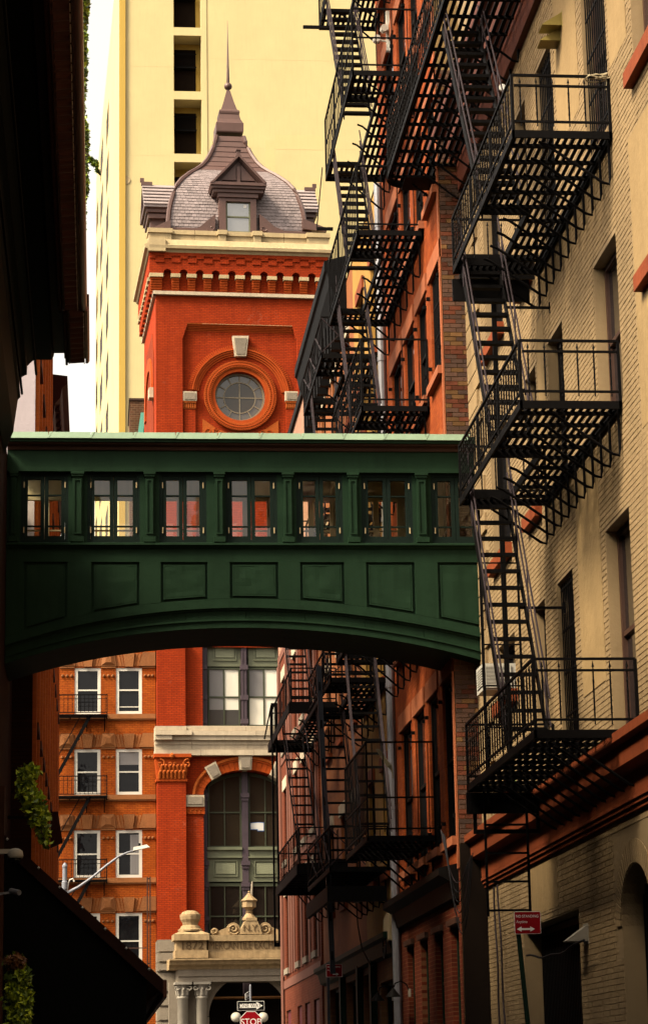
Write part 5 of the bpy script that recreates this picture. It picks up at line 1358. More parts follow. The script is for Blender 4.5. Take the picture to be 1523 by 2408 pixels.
    for f in ((4, 5, 6, 7), (0, 1, 5, 4), (1, 2, 6, 5), (2, 3, 7, 6), (3, 0, 4, 7)): fc.append(np.arange(n_)[:, None] * 8 + np.array(f))
    mb = MB(); mb.v = V.reshape(-1, 3).tolist(); mb.f = np.concatenate(fc).tolist()
    obj('brick_courses', mb, 'beige_brick', t, kind='stuff')
K['beige_patch'] = paint('cream render patch', (0.42, 0.28, 0.13), 0.85, 0.5, 1.6, 0.5, 0, 0.5, 0.1, 0.6, 0, 7)
K['dark_rust'] = paint('dark rust paint', (0.15, 0.035, 0.016), 0.6, 0.5, 2, 0.5, 0, 0.3)
build_beige()

OW = Fr((6.05, 0, 0), (0, 1, 0), (-1, 0, 0))
def build_orange():
    t = thing('orange_brick_building', 'weathered orange painted brick building with tall windows and a brown brick edge', 'building', (6.05, 45, 0))
    cols = [(40.78, 42.05), (42.68, 43.9), (44.5, 45.85), (46.45, 48.0)]
    H = []
    for a, b in cols:
        H += [(a, b, 5.65, 8.45, .22), (a, b, 9.95, 12.2, .22), (a, b, 13.95, 15.95, .22), (a, b, 17.35, 19.2, .22), (a, b, 20.9, 22.9, .22), (a, b, 24.3, 26.2, .22)]
    G = [(a, b, .2, 4.2, .25) for a, b in ((40.95, 41.9), (42.9, 43.9), (44.9, 45.9), (46.9, 47.9))]
    Y1 = 49.3
    obj('wall', MB().wall(OW, 40.602, Y1, 5.1, 28.0, H, .22), 'orange_wall', t)
    obj('ground_wall', MB().wall(OW, 40.602, Y1, 0, 5.1, G, .25), 'red_brick', t)
    obj('end_wall', MB().wbox(6.06, 7.4, 40.61, 40.7, 0, 28), 'brown_joint', t)
    for h in H:
        wall_window(t, OW, h, 'frame_black', 'window_dark', .045, bars=(h[0] == 40.78 and 13 < h[2] < 18))
        a, b, c, d = h[:4]
        obj('lintel', MB().box(OW, a - .18, b + .18, d + .002, d + .34, -.1, .035), 'orange_stone', t)
        obj('sill', MB().box(OW, a - .12, b + .12, c - .15, c - .002, -.1, .11), 'orange_stone', t)
        for q in (a - .06, b + .06):
            for v in (c + .35, d - .3): obj('shutter_pin', MB().box(OW, q - .03, q + .03, v - .03, v + .03, 0, .07), 'iron', t)
    for h in G:
        wall_window(t, OW, h, 'shop_green', 'window_dark', .1, mid=.78)
        obj('pier_cap', MB().box(OW, h[0] - .1, h[1] + .1, h[3] + .002, h[3] + .1, -.1, .07), 'frame_brown', t)
    obj('ground_cornice', MB().prof(OW, [(.001, 4.6), (.1, 4.62), (.16, 4.9), (.34, 5.0), (.34, 5.12), (.001, 5.2)], 40.75, Y1 - .3), 'frame_black', t)
    # brown bricks of the end wall facing down the alley
    bl, bh = .225, .082; r = 0; v = 5.52; n_ = 0; cols_ = (6.062, 6.497)
    unit = {}; rest = MB()
    while v < 19.5:
        u = cols_[0] - (r % 2) * bl / 2
        while u < cols_[1]:
            a = max(u, cols_[0]); b = min(u + bl - .012, cols_[1]); u += bl
            if b - a < .04: continue
            hid = 8.2 < v < 12.4
            tone = int(rng.choice(3, p=[.60, .28, .12])); key = (round(b - a, 3), tone)
            m = MB().wbox(0, b - a, -.014, .002, 0, bh - .012)
            if hid or n_ >= 296: rest.v += []; k = len(rest.v); q = _shift(m, (a, 40.61, v)); rest.f += [tuple(i + k for i in f) for f in q.f]; rest.v += q.v
            elif key not in unit: unit[key] = obj('brick', _shift(m, (a, 40.61, v)), ('brown_brick', 'brown_brick_red', 'brown_brick_tan')[tone], t, loc=(a, 40.61, v)); n_ += 1
            else: clone(unit[key], t, (a, 40.61 - rng.random() * .008, v)); n_ += 1
        v += bh; r += 1
    obj('brick_courses', rest, 'brown_brick', t, kind='stuff')
    obj('dark_gap_sheet', MB().wbox(6.062, 6.498, 40.56, 40.6, 0, 5.5), 'tower_dark', t)  # black sheet added in place of the dark gap here, no door
    obj('corner_post', MB().box(OW, 40.6, 40.72, 5.1, 28, .001, .03), 'orange_stone', t)
K['brown_brick_red'] = paint('red brown brick', (0.17, 0.05, 0.025), 0.85, 0.6, 3, 0.3, 0, 0.5, 0.1, 0.4, 0.4)
K['brown_brick_tan'] = paint('tan brick', (0.24, 0.12, 0.045), 0.85, 0.6, 3, 0.3, 0, 0.5, 0.1, 0.4, 0.3)
K['orange_stone'] = paint('orange painted stone', (0.46, 0.13, 0.045), 0.8, 0.5, 3, 0.6, 0, 0.4, 0.25, 0.5, 0.1, 16)
build_orange()

TWL = Fr((6.06, 0, 0), (0, 1, 0), (-1, 0, 0))
def build_tan():
    t = thing('tan_building', 'tan stucco building with a heavy dark cornice and green shopfront, midway along the right', 'building', (6.06, 57, 0))
    a0, a1 = 49.31, 66.0
    cols = [(50.4, 51.5), (53.0, 54.2), (56.2, 57.4), (59.4, 60.6), (62.6, 63.8)]
    H = [(a, b, v, v + 2.2, .3) for a, b in cols for v in (5.9, 10.0, 13.8, 17.3)]
    G = [(50.2, 52.8, .2, 3.7, .3), (54, 56, .2, 4.0, .3), (57, 60, .2, 4.0, .3), (61, 64.5, .2, 4.0, .3)]
    obj('wall', MB().wall(TWL, a0, 55.2, 4.4, 21.0, [h for h in H if h[1] < 55.2], .3), 'tan_wall', t)
    obj('wall', MB().wall(TWL, 55.2, a1, 4.4, 21.0, [h for h in H if h[0] > 55.2], .3), 'ochre_wall', t)
    obj('ground_wall', MB().wall(TWL, a0, a1, 0, 4.4, G, .3), 'tan_dark', t)
    obj('roof', MB().box(TWL, a0, a1, 20.9, 21.0, -9, 0), 'frame_black', t)
    for h in H: 
        wall_window(t, TWL, h, 'frame_black', 'window_dark', .08)
        obj('lintel', MB().box(TWL, h[0] - .15, h[1] + .15, h[3] + .002, h[3] + .3, -.1, .05), 'rust_paint' if h[0] < 55 else 'white_stone', t)
        obj('sill', MB().box(TWL, h[0] - .1, h[1] + .1, h[2] - .14, h[2] - .002, -.1, .1), 'rust_paint', t)
    for h in G: wall_window(t, TWL, h, 'shop_green', 'window_dark', .15, mid=.7)
    for q in (53.6, 56.4, 60.4): obj('shop_pilaster', MB().box(TWL, q - .16, q + .16, 0, 4.4, .001, .14), 'shop_green', t)
    obj('shop_cornice', MB().prof(TWL, [(.001, 4.15), (.12, 4.2), (.2, 4.45), (.3, 4.5), (.3, 4.6), (.001, 4.62)], a0 + .2, a1 - .2), 'shop_green', t)
    obj('painted_lit_strip', MB().box(TWL, 49.32, 50.15, 4.7, 20.5, .001, .04), 'yellow_deep', t)  # brighter yellow paints in the lit part of the tan wall
    # the deep dark cornice with its brackets
    c0, c1 = 56.6, 65.9
    obj('cornice', MB().prof(TWL, [(.001, 19.7), (.1, 19.7), (.15, 20.3), (.42, 20.85), (.48, 21.15), (.54, 21.2), (.54, 21.45), (.001, 21.6)], c0, c1), 'iron', t)
    for q in np.arange(c0 + .4, c1, .8): obj('cornice_bracket', MB().box(TWL, q - .1, q + .1, 19.5, 20.6, .002, .3), 'iron', t)
    gf = MB()
    for k in range(14):
        u_ = 52.9 + rng.random() * .6; v_ = 1.2 + rng.random() * 1.4
        gf.tube([TWL.p(u_ + .1 * math.cos(i * 1.3 + k), v_ + .2 * math.sin(i * .9 + k * 2), .02) for i in range(7)], .018, 4)
    obj('graffiti_mark', gf, 'graffiti', t, kind='stuff')
K['ochre_wall'] = paint('ochre wall', (0.40, 0.13, 0.04), 0.9, 0.5, 1.5, 0.5, 0, 0.3)
K['tan_dark'] = brickmat('tan painted brick', (0.34, 0.17, 0.07), (0.27, 0.13, 0.055), (0.24, 0.12, 0.06), 'X', grime=0.5)
build_tan()

CW = Fr((6.0, 0, 0), (0, 1, 0), (-1, 0, 0))
def build_corner_house():
    t = thing('corner_house', 'pink and red brick corner house with pale strips at the far right corner', 'building', (6.0, 73, 0))
    a0, a1 = 66.02, 80.0
    win = [(67.2, 68.3), (70.2, 71.3), (73.0, 74.0), (77.2, 78.5)]
    H = [(a, b, v, v + 2.3, .2) for a, b in win for v in (5.2, 8.6, 12.2, 15.8)]
    G = [(a - .3, b + .3, .8, 3.9, .2) for a, b in win]
    H = [h for h in H if h[2] < 15]; S_ = [(a - .1, a + .5, 18.6, 20.4, .12) for a in (67.6, 69.4, 71.2, 73.0, 74.8, 76.6)]
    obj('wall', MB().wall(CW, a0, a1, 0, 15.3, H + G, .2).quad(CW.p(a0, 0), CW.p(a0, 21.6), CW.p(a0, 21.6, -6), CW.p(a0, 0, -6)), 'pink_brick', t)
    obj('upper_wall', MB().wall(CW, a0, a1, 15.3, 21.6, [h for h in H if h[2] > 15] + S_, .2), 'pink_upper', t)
    obj('street_wall', MB().wbox(6.0, 20, 79.98, 80.1, 0, 21.6), 'pink_wall', t)
    obj('coping', MB().box(CW, a0, a1 + .1, 21.45, 21.7, -.4, .08), 'frame_black', t)
    for h in S_: wall_window(t, CW, h, 'frame_black', 'window_dark', .03)
    for h in H:
        wall_window(t, CW, h, 'frame_black', 'window_dark', .06)
        obj('lintel', MB().box(CW, h[0] - .2, h[1] + .2, h[3] + .002, h[3] + .36, -.1, .04), 'white_stone', t)
        obj('sill', MB().box(CW, h[0] - .12, h[1] + .12, h[2] - .18, h[2] - .002, -.1, .08), 'grey_stone', t)
    for h in G:
        wall_window(t, CW, h, 'white_paint', 'window_dark', .14, mid=.65)
        obj('blind_box', MB().box(CW, h[0] + .05, h[1] - .05, h[3] - .7, h[3] - .02, -.12, -.06), 'shop_pink', t)
    # pale painted strips between the red brick bands
    for k, u_ in enumerate(np.arange(66.4, 79.8, .92)):
        if any(a - .25 < u_ + .2 and b + .25 > u_ for a, b in win): continue
        for v0, v1 in ((5.0, 8.2), (8.5, 11.8), (12.1, 15.25)):
            obj('pale_strip', MB().box(CW, u_, u_ + .46, v0, v1, .001, .035), 'pink_wall', t)
    for v in (4.6, 8.22, 11.82, 15.28): obj('band', MB().box(CW, a0, a1 - .002, v, v + .26, .001, .03), 'pink_wall', t)
    obj('corner_strip', MB().box(CW, 79.3, 80.0, 0, 15.2, .036, .07), 'pink_wall', t)
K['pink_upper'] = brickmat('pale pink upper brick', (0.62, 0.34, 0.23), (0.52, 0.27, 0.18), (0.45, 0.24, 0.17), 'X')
build_corner_house()

# ------------------------------------------------------------------ fire escapes
def twisted(h=.8, r=.0125):
    m = MB(); n = 12; k0 = None
    for i in range(n + 1):
        f = i / n; rr = r * (1.35 if 2 < i < n - 2 and i % 2 else .85); a = f * 9
        k = len(m.v); m.v += [(rr * math.cos(a + j * math.pi / 2), rr * math.sin(a + j * math.pi / 2), f * h) for j in range(4)]
        if k0 is not None:
            for j in range(4): q = (j + 1) % 4; m.f.append((k0 + j, k0 + q, k + q, k + j))
        k0 = k
    k = len(m.v); m.v += [(-.017, 0, h - .02), (.017, 0, h - .02), (0, .017, h - .02), (0, -.017, h - .02), (0, 0, h + .07)]
    m.f += [(k, k + 2, k + 4), (k + 2, k + 1, k + 4), (k + 1, k + 3, k + 4), (k + 3, k, k + 4), (k, k + 3, k + 1, k + 2)]
    return m
TWIST = twisted(); PLAIN = MB().wbox(-.008, .008, -.008, .008, 0, 1.0)
def platform(root, Xo, Xw, Y0, Y1, Z, hole=None, step=.095, wd=.046, cross=.55, round_far=0):
    m = MB()
    xs0, xs1 = Xo, Xw - .02
    m.wbox(xs0, xs0 + .03, Y0, Y1 - round_far, Z - .085, Z + .015).wbox(xs1 - .03, xs1, Y0, Y1, Z - .09, Z + .02)
    m.wbox(xs0, xs1, Y0, Y0 + .03, Z - .085, Z + .015).wbox(xs0 + round_far, xs1, Y1 - .03, Y1, Z - .085, Z + .015)
    if round_far:
        for i in range(8):
            t0, t1 = math.pi / 2 * i / 8, math.pi / 2 * (i + 1) / 8
            f = lambda tt: np.array([xs0 + round_far - round_far * math.cos(tt), Y1 - round_far + round_far * math.sin(tt), Z - .04])
            m.bar(f(t0), f(t1), .03, .14)
    y = Y0 + cross * .7
    while y < Y1 - .1:
        x1 = xs1
        if hole and hole[0] < y < hole[1]: m.wbox(hole[3], x1, y, y + .05, Z - .06, Z - .013)
        else: m.wbox(xs0, x1, y, y + .05, Z - .06, Z - .013)
        y += cross
    if hole:
        m.wbox(hole[3] - .04, hole[3], hole[0], hole[1], Z - .1, Z + .015).wbox(xs0, hole[3], hole[0] - .03, hole[0], Z - .1, Z + .015).wbox(xs0, hole[3], hole[1], hole[1] + .03, Z - .1, Z + .015)
    po = obj('platform', m, 'iron', root)
    groups = {}
    x = xs0 + .05
    while x + wd < xs1 - .03:
        fy = Y1 - .03
        if round_far and x < xs0 + round_far: fy = Y1 - round_far + math.sqrt(max(0, round_far ** 2 - (xs0 + round_far - x) ** 2)) - .02
        segs = [(Y0 + .03, fy)]
        if hole and x < hole[3] - .02: segs = [(Y0 + .03, hole[0] - .03), (hole[1] + .03, fy)]
        for a, b in segs:
            if b - a > .1: groups.setdefault(round(b - a, 3), []).append((x, a, Z))
        x += step
    for L, sp in groups.items(): pieces('slat', MB().wbox(0, wd, 0, L, -.012, .006), 'iron', po, sp)
    return po
def railing(root, pts, Z, h, style=TWIST, step=.19, bh=.80, low=.14, mids=(), skip_end=False, th=.035, posts=True, yoff=0):
    m = MB(); spots = []
    for (a, b) in zip(pts[:-1], pts[1:]):
        A, B = np.array([*a, Z]), np.array([*b, Z]); L = np.linalg.norm(B - A); d = (B - A) / L
        m.bar(A + [0, 0, h], B + [0, 0, h], th, .03)
        for mm in (low, *mids): m.bar(A + [0, 0, mm], B + [0, 0, mm], .022, .03)
        n_ = max(1, int(L / step)); s_ = L / n_
        for k in range(n_): spots.append(A + d * (s_ * (k + .5)) + [0, 0, low - .06])
    if posts:
        for p in pts: m.wbox(p[0] - .018, p[0] + .018, p[1] - .018, p[1] + .018, Z - .05, Z + h)
        for (a, b) in zip(pts[:-1], pts[1:]):
            L = math.hypot(b[0] - a[0], b[1] - a[1])
            for k in range(1, int(L / 1.6)): 
                f = k / int(L / 1.6); x, y = a[0] + (b[0] - a[0]) * f, a[1] + (b[1] - a[1]) * f; m.wbox(x - .015, x + .015, y - .015, y + .015, Z - .03, Z + h)
    o = obj('railing', m, 'iron', root)
    if style is not None:
        s0 = MB(); s0.v = [(x, y, z * bh / (.8 if style is TWIST else 1.0)) for x, y, z in style.v]; s0.f = style.f
        pieces('baluster', s0, 'iron', o, spots)
    return o
def stair(root, x0, x1, yt, zt, yb, zb_, n, rail=.75, rods=2, tread_d=.17):
    for x in (x0, x1): obj('stringer', MB().bar((x, yt, zt), (x, yb, zb_), .022, .13), 'iron', root)
    T = MB().wbox(x0 + .012, x1 - .012, -tread_d / 2, tread_d / 2, -.014, .014).wbox(x0 + .012, x1 - .012, -tread_d / 2 - .012, -tread_d / 2 - .0005, -.035, .014)
    T.v = [(a - x0, b, c) for a, b, c in T.v]
    pieces('tread', T, 'iron', root, [(x0, yt + (yb - yt) * (k + .6) / n, zt + (zb_ - zt) * (k + .6) / n) for k in range(n)])
    for x in (x0 - .02, x1 + .02):
        m = MB(); up = np.array([0, 0, 1.0])
        for r in range(rods):
            hh = rail * (r + 1) / rods
            A, B = np.array([x, yt, zt + hh]), np.array([x, yb, zb_ + hh])
            pts = [A + (B - A) * f for f in (0, .5, 1)]
            m.tube(pts, .013, 6)
        for f in (.12, .5, .9):
            q = np.array([x, yt + (yb - yt) * f, zt + (zb_ - zt) * f]); m.tube([q, q + up * rail], .012, 5)
        obj('handrail', m, 'iron_rod', root)
def brackets(root, Xo, Xw, ys, Z, drop=.62, inn=.35):
    def mk(Y):
        return MB().tube([(Xo + inn, Y, Z - .1), (Xo + inn + .1, Y, Z - .14), (Xw - .14, Y, Z - drop), (Xw - .06, Y, Z - drop - .02), (Xw - .045, Y, Z - drop + .06), (Xw - .045, Y, Z - .05)], .02, 6)
    m0 = mk(0.0)
    pieces('bracket', m0, 'iron', root, [(0, y, 0) for y in ys])

FE_GROUP = 'fire escapes along the alley'
def build_main_escape():
    t = thing('fire_escape', 'black fire escape with twisted balusters on the cream brick building, nearest on the right', 'fire escape', (6.5, 31, 5.6), FE_GROUP)
    Xo, Xw = 5.2, 6.5
    lev = [(13.34, 28.42, 33.75, (31.2, 33.3, Xo, 5.9)), (9.82, 28.6, 33.8, (31.0, 33.3, Xo, 5.9)), (5.68, 28.5, 34.0, None)]
    for i, (z, a, b, hole) in enumerate(lev):
        platform(t, Xo, Xw, a, b, z, hole)
        h = (.77, .80, .88)[i]
        railing(t, [(Xw - .03, a + .02), (Xo + .02, a + .02), (Xo + .02, b - .02), (Xw - .03, b - .02)], z, h, bh=h - .16)
        brackets(t, Xo, Xw, np.arange(a + .1, b, .56), z, .64)
        # second, lower top rail on the near end with its ring handle
        obj('mid_rail', MB().bar((Xo + .05, a + .02, z + h - .14), (Xw - .05, a + .02, z + h - .14), .03, .028), 'iron', t)
    # upper balcony at roof level with a rounded end
    z = 17.72
    platform(t, Xo, Xw, 24.0, 41.6, z, None, step=.11, wd=.06, cross=.62, round_far=.45)
    railing(t, [(Xo + .02, 24.0), (Xo + .02, 41.1)], z, .95, bh=.8, step=.2, mids=(.5,))
    brackets(t, Xo, Xw, np.arange(34.5, 41.6, .75), z, .7)
    obj('soffit_plate', MB().wbox(Xo + .3, Xw - .03, 40.9, 41.55, z - .16, z - .115), 'iron', t)
    # stairs between the levels
    for zt, zb_, yt, yb, n in ((17.6, 13.36, 34.6, 31.5, 16), (13.3, 9.84, 33.5, 31.3, 13), (9.78, 5.7, 33.5, 30.9, 15)):
        stair(t, 5.30, 5.84, yt, zt, yb, zb_, n)
    for x0, x1, y, z0, z1 in ((5.2, 6.35, 33.8, 12.86, 13.2), (5.35, 6.48, 34.05, 13.3, 13.68), (5.2, 6.35, 34.05, 5.3, 5.6)):
        obj('sheet_panel', MB().wbox(x0, x1, y, y + .05, z0, z1), 'iron', t)
    # iron arms that tie the stairs back to the wall, and a wall post
    for y, z in ((33.0, 12.5), (32.9, 8.05), (35.2, 11.9)): obj('stay_bar', MB().bar((5.86, y, z), (6.49, y, z), .035).bar((6.49, y, z - .08), (6.49, y, z + .08), .03), 'iron', t)
    obj('upright', MB().wbox(5.86, 5.93, 34.3, 34.36, 5.4, 13.2), 'iron', t)
    # ladder hanging under the lowest landing
    lm = MB()
    for x in (5.45, 6.05): lm.wbox(x - .017, x + .017, 34.0, 34.04, 3.85, 5.62)
    for k in range(5): lm.wbox(5.467, 6.033, 34.0, 34.03, 3.92 + .4 * k, 3.95 + .4 * k)
    obj('drop_ladder', lm, 'iron', t)
    fr_ = MB().wbox(5.3, 6.25, 34.1, 34.15, 5.02, 5.08).wbox(5.3, 5.35, 34.1, 34.15, 5.08, 5.6).wbox(6.2, 6.25, 34.1, 34.15, 5.08, 5.6)
    obj('ladder_frame', fr_, 'iron', t)
    pl = MB().wbox(5.47, 5.51, 33.9, 33.94, 5.4, 9.7).wbox(6.02, 6.05, 33.9, 33.94, 5.4, 9.7)
    for k in range(7): pl.wbox(5.51, 6.02, 33.905, 33.925, 5.9 + .6 * k, 5.92 + .6 * k)
    obj('fixed_ladder', pl, 'iron', t)
build_main_escape()
def build_second_escape():
    t = thing('fire_escape', 'black fire escape with tall plain rails on the orange building, second from the camera', 'fire escape', (6.05, 45, 5.8), FE_GROUP)
    Xo, Xw = 4.78, 6.05
    L = [(24.3, 42.9, 49.2), (20.45, 42.8, 48.4), (17.15, 42.6, 48.2), (13.7, 42.5, 48.2), (9.95, 42.6, 48.2), (5.9, 43.2, 47.0)]
    for i, (z, a, b) in enumerate(L):
        platform(t, Xo, Xw, a, b, z, (a + 1.3, b - .9, Xo, 5.42) if i < 5 else None, step=.11, wd=.06)
        railing(t, [(Xw - .03, a + .02), (Xo + .02, a + .02), (Xo + .02, b - .02)], z, 1.3 if i < 5 else 1.7, PLAIN, .27 if i < 5 else .2, 1.2 if i < 5 else 1.6, mids=(.7,) if i in (1, 5) else ())
        brackets(t, Xo, Xw, np.arange(a + .4, b, 1.0), z, .75)
        if i < 5: stair(t, 4.86, 5.4, b - 1.0, z - .02, a + 2.2, L[i + 1][0] + .02, 14, .7, 3)
    gu = MB().bar((Xo - .08, 48.2, 20.6), (Xo - .28, 47.6, 19.0), .02).bar((Xo - .28, 47.6, 19.0), (Xo + .06, 47.6, 19.0), .06)
    obj('davit_arm', gu, 'iron', t); 
    obj('davit_arm', MB().bar((Xo - .5, 47.5, 23.5), (Xo + .1, 47.5, 23.5), .06), 'iron', t)
build_second_escape()
def build_third_escape():
    t = thing('fire_escape', 'black fire escape with cross-braced rails on the tan building, third from the camera', 'fire escape', (6.06, 52, 5.9), FE_GROUP)
    Xo, Xw = 4.8, 6.06
    L = [(17.1, 50.3, 55.0), (13.5, 50.3, 55.0), (9.85, 49.7, 55.0), (6.0, 50.6, 56.0)]
    for i, (z, a, b) in enumerate(L):
        platform(t, Xo, Xw, a, b, z, (a + 1.4, b - 1.2, Xo, 5.42) if i < 3 else None, step=.12, wd=.066)
        railing(t, [(Xw - .03, a + .02), (Xo + .02, a + .02), (Xo + .02, b - .02)], z, .85, PLAIN if i > 1 else None, .3, .7)
        xb = MB()
        for p, q in (((Xo + .02, a), (Xw - .5, a)), ((Xo + .02, a), (Xo + .02, a + 1.5)), ((Xo + .02, a + 1.5), (Xo + .02, a + 3.0)), ((Xo + .02, a + 3), (Xo + .02, b))):
            xb.bar((*p, z + .05), (*q, z + .82), .022).bar((*p, z + .82), (*q, z + .05), .022)
        obj('cross_brace', xb, 'iron_rod', t)
        brackets(t, Xo, Xw, np.arange(a + .4, b, 1.2), z, .7)
        if i < 3: stair(t, 4.86, 5.4, b - 1.3, z - .02, a + 1.0, L[i + 1][0] + .02, 14, .7, 2)
    g = MB().bar((4.72, 51.4, 10.4), (5.0, 52.4, 3.9), .11, .07)
    obj('ladder_guide', g, 'post_grey', t)
    for k in range(8): 
        q = np.array([4.72, 51.4, 10.4]) + (np.array([5.0, 52.4, 3.9]) - np.array([4.72, 51.4, 10.4])) * (k + .5) / 8
        obj('guide_slot', MB().wbox(q[0] - .02, q[0] + .02, q[1] - .045, q[1] - .03, q[2] - .12, q[2] + .12), 'iron', t)
    obj('walkway_beam', MB().wbox(4.75, 6.0, 50.7, 50.8, 5.3, 5.62).wbox(4.75, 4.83, 50.8, 56, 5.3, 5.62), 'iron', t)
build_third_escape()
def build_fourth_escape():
    t = thing('fire_escape', 'dark iron fire escape with long open stairs on the pink corner house', 'fire escape', (6.0, 64, 6.6), FE_GROUP)
    Xo, Xw = 4.82, 6.0
    L = [(14.8, 60.4, 68.2), (10.95, 60.3, 67.9), (6.75, 58.6, 65.4)]
    for i, (z, a, b) in enumerate(L):
        platform(t, Xo, Xw, a, b, z, (a + .8, b - 1.0, Xo, 5.45) if i < 2 else None, step=.13, wd=.075)
        railing(t, [(Xw - .03, a + .02), (Xo + .02, a + .02), (Xo + .02, b - .02), (Xw - .03, b - .02)], z, .92, PLAIN, .36, .8)
        obj('edge_beam', MB().wbox(Xo - .03, Xw, a - .06, a - .005, z - .2, z + .05).wbox(Xo - .03, Xw, b + .005, b + .06, z - .2, z + .05).wbox(Xo - .06, Xo - .031, a - .06, b + .06, z - .2, z + .03), 'iron', t)
        brackets(t, Xo, Xw, np.arange(a + .5, b, 1.5), z, .9)
        if i < 2: stair(t, 4.92, 5.42, b - 3.4, z - .02, L[i + 1][1] + .9, L[i + 1][0] + .02, 15, .75, 1, .2)
    gm = MB().wbox(4.74, 4.79, 66.2, 66.3, 5.25, 11.9).wbox(4.86, 4.91, 66.2, 66.3, 5.25, 11.9).wbox(4.79, 4.86, 66.2, 66.3, 5.25, 5.35).wbox(4.79, 4.86, 66.2, 66.3, 11.8, 11.9)
    gm.bar((4.76, 66.25, 11.9), (4.55, 66.25, 10.9), .04)
    obj('ladder_guide', gm, 'iron', t)
build_fourth_escape()

# ------------------------------------------------------------------ left side of the alley
LW = Fr((-1.5, 0, 0), (0, 1, 0), (1, 0, 0))
def build_left_dark():
    t = thing('tile_eaved_building', 'near black building with a deep stepped eave, barrel tiles and copper gutter, on the left', 'building', (-1.5, 25, 0))
    Ye = 37.0
    H = [(a, a + 1.2, v, v + 2.2, .25) for a in (24.5, 28.0, 31.5, 34.6) for v in (2.4, 5.9, 9.2)]
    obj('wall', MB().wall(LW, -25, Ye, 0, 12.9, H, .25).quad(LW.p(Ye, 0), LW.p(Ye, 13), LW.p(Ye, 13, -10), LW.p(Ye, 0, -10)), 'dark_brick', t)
    obj('rear_block', MB().wbox(-9, -1.57, Ye - .02, 43.95, 0, 12.2), 'dark_brick', t)
    for h in H: wall_window(t, LW, h, 'frame_black', 'window_dark', .15)
    for v in (1.6, 2.55, 3.5, 4.45):
        for k in range(3): obj('wall_block', MB().box(LW, 22.5 + k * .62, 23.1 + k * .62, v, v + .42, .001, .06), 'left_stone', t)
    # stepped eave, profile measured at its far end
    def prof(px_): 
        o = []
        for x, y in px_: p = P(x, y, Ye); o.append((p[0] + 1.5, p[2]))
        return o
    blk = prof([(10, 1070), (32.5, 1014), (34, 1000), (37, 981), (40, 960), (43, 940), (49, 934), (47, 912), (46, 893), (55, 885), (64, 881), (65, 861), (74, 852), (82, 846), (122, 846), (127, 838), (130, 821), (131, 770), (10, 770)])
    obj('stepped_eave', MB().prof(LW, blk, -25, Ye), 'black_green', t)
    for k, (n_, v_) in enumerate(((.16, 11.95), (.28, 12.3), (.5, 12.62))): obj('eave_bead', MB().tube([LW.p(2, v_, n_), LW.p(Ye - .01, v_, n_)], .02, 6), 'black_green', t)
    zt_ = 12.87
    for y0, y1, dx, nm in ((-25, 34.3, 0.0, 'near'), (34.32, Ye - .02, .06, 'far')):
        obj('eave_board', MB().wbox(-.62 + dx, -.2 + dx * .6, y0, y1, zt_ + .012, zt_ + .2), 'red_brown_iron', t)
        obj('copper_trim', MB().tube([(-.535 + dx, y0, zt_ - .05), (-.535 + dx, y1, zt_ - .05)], .026, 8), 'copper_trim', t)
        obj('trim_board', MB().wbox(-.60 + dx, -.561 + dx, y0, y1, zt_ - .1, zt_ + .01), 'red_brown_iron', t)
    # barrel tiles showing under the eave, one by one
    def tile(x0, x1):
        m = MB(); k0 = None
        for xx, r in ((x0, .128), (x1, .11)):
            k = len(m.v); m.v += [(xx, r * math.cos(math.pi * j / 8), -r * math.sin(math.pi * j / 8) * .85) for j in range(9)]
            if k0 is not None:
                for j in range(8): m.f.append((k0 + j, k0 + j + 1, k + j + 1, k + j))
            k0 = k
        m.f.append(tuple(range(k0, k0 + 9))); return m
    ya = np.arange(20.0, 34.2, .262); yb = np.arange(34.5, 36.9, .262)
    pieces('tile', tile(-.51, -.335), 'tile_dark', t, [(0, y, zt_ + rng.random() * .012) for y in ya])
    pieces('tile', tile(-.45, -.25), 'tile_dark', t, [(0, y, zt_ + rng.random() * .012) for y in yb])
    tip = MB().wbox(0, .014, -.075, .045, -.10, -.055)
    pieces('painted_lit_tip', tip, 'painted_lit_tip', t, [(-.334, y, zt_) for y in ya] + [(-.249, y, zt_) for y in yb])  # pale slips imitate the light catching the tile ends
    obj('gutter', MB().tube([(-.245, -25, zt_ - .01), (-.245, 34.3, zt_ - .01)], .058, 12), 'copper_gutter', t, smooth=True)
    obj('gutter_bead', MB().tube([(-.30, -25, zt_ - .04), (-.30, 34.3, zt_ - .04)], .014, 8), 'copper_trim', t, smooth=True)
    obj('gutter', MB().prof(LW, [(1.5 - .225, zt_ - .06), (1.5 - .185, zt_ - .06), (1.5 - .16, zt_ - .02), (1.5 - .16, zt_ + .2), (1.5 - .225, zt_ + .2)], 34.32, Ye), 'copper_gutter', t)
    obj('tile_roof', MB().hexa([LW.p(-25, 12.95, 1.2), LW.p(-25, 14.6, -5), LW.p(-25, 12.85, -5)], [LW.p(Ye - .1, 12.95, 1.2), LW.p(Ye - .1, 14.6, -5), LW.p(Ye - .1, 12.85, -5)]), 'tile_dark', t)
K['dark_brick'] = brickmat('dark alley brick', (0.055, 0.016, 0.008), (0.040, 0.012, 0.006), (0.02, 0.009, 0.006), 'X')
K['left_stone'] = paint('dark red stone', (0.10, 0.035, 0.015), 0.85, 0.4)
K['tile_dark'] = paint('oxblood roof tile', (0.16, 0.05, 0.035), 0.6, 0.4, 3, 0.3, 0, 0.2, 0.4, 0.5, 0.2)
K['painted_lit_tip'] = paint('painted lit tile end', (0.80, 0.62, 0.55), 0.5, 0.5, 6, 0.2)  # pale colour stands in for light on the tile ends
K['copper_trim'] = paint('copper trim', (0.16, 0.055, 0.03), 0.4, 0.4, 3, 0.3, 0.4, 0.1)
build_left_dark()

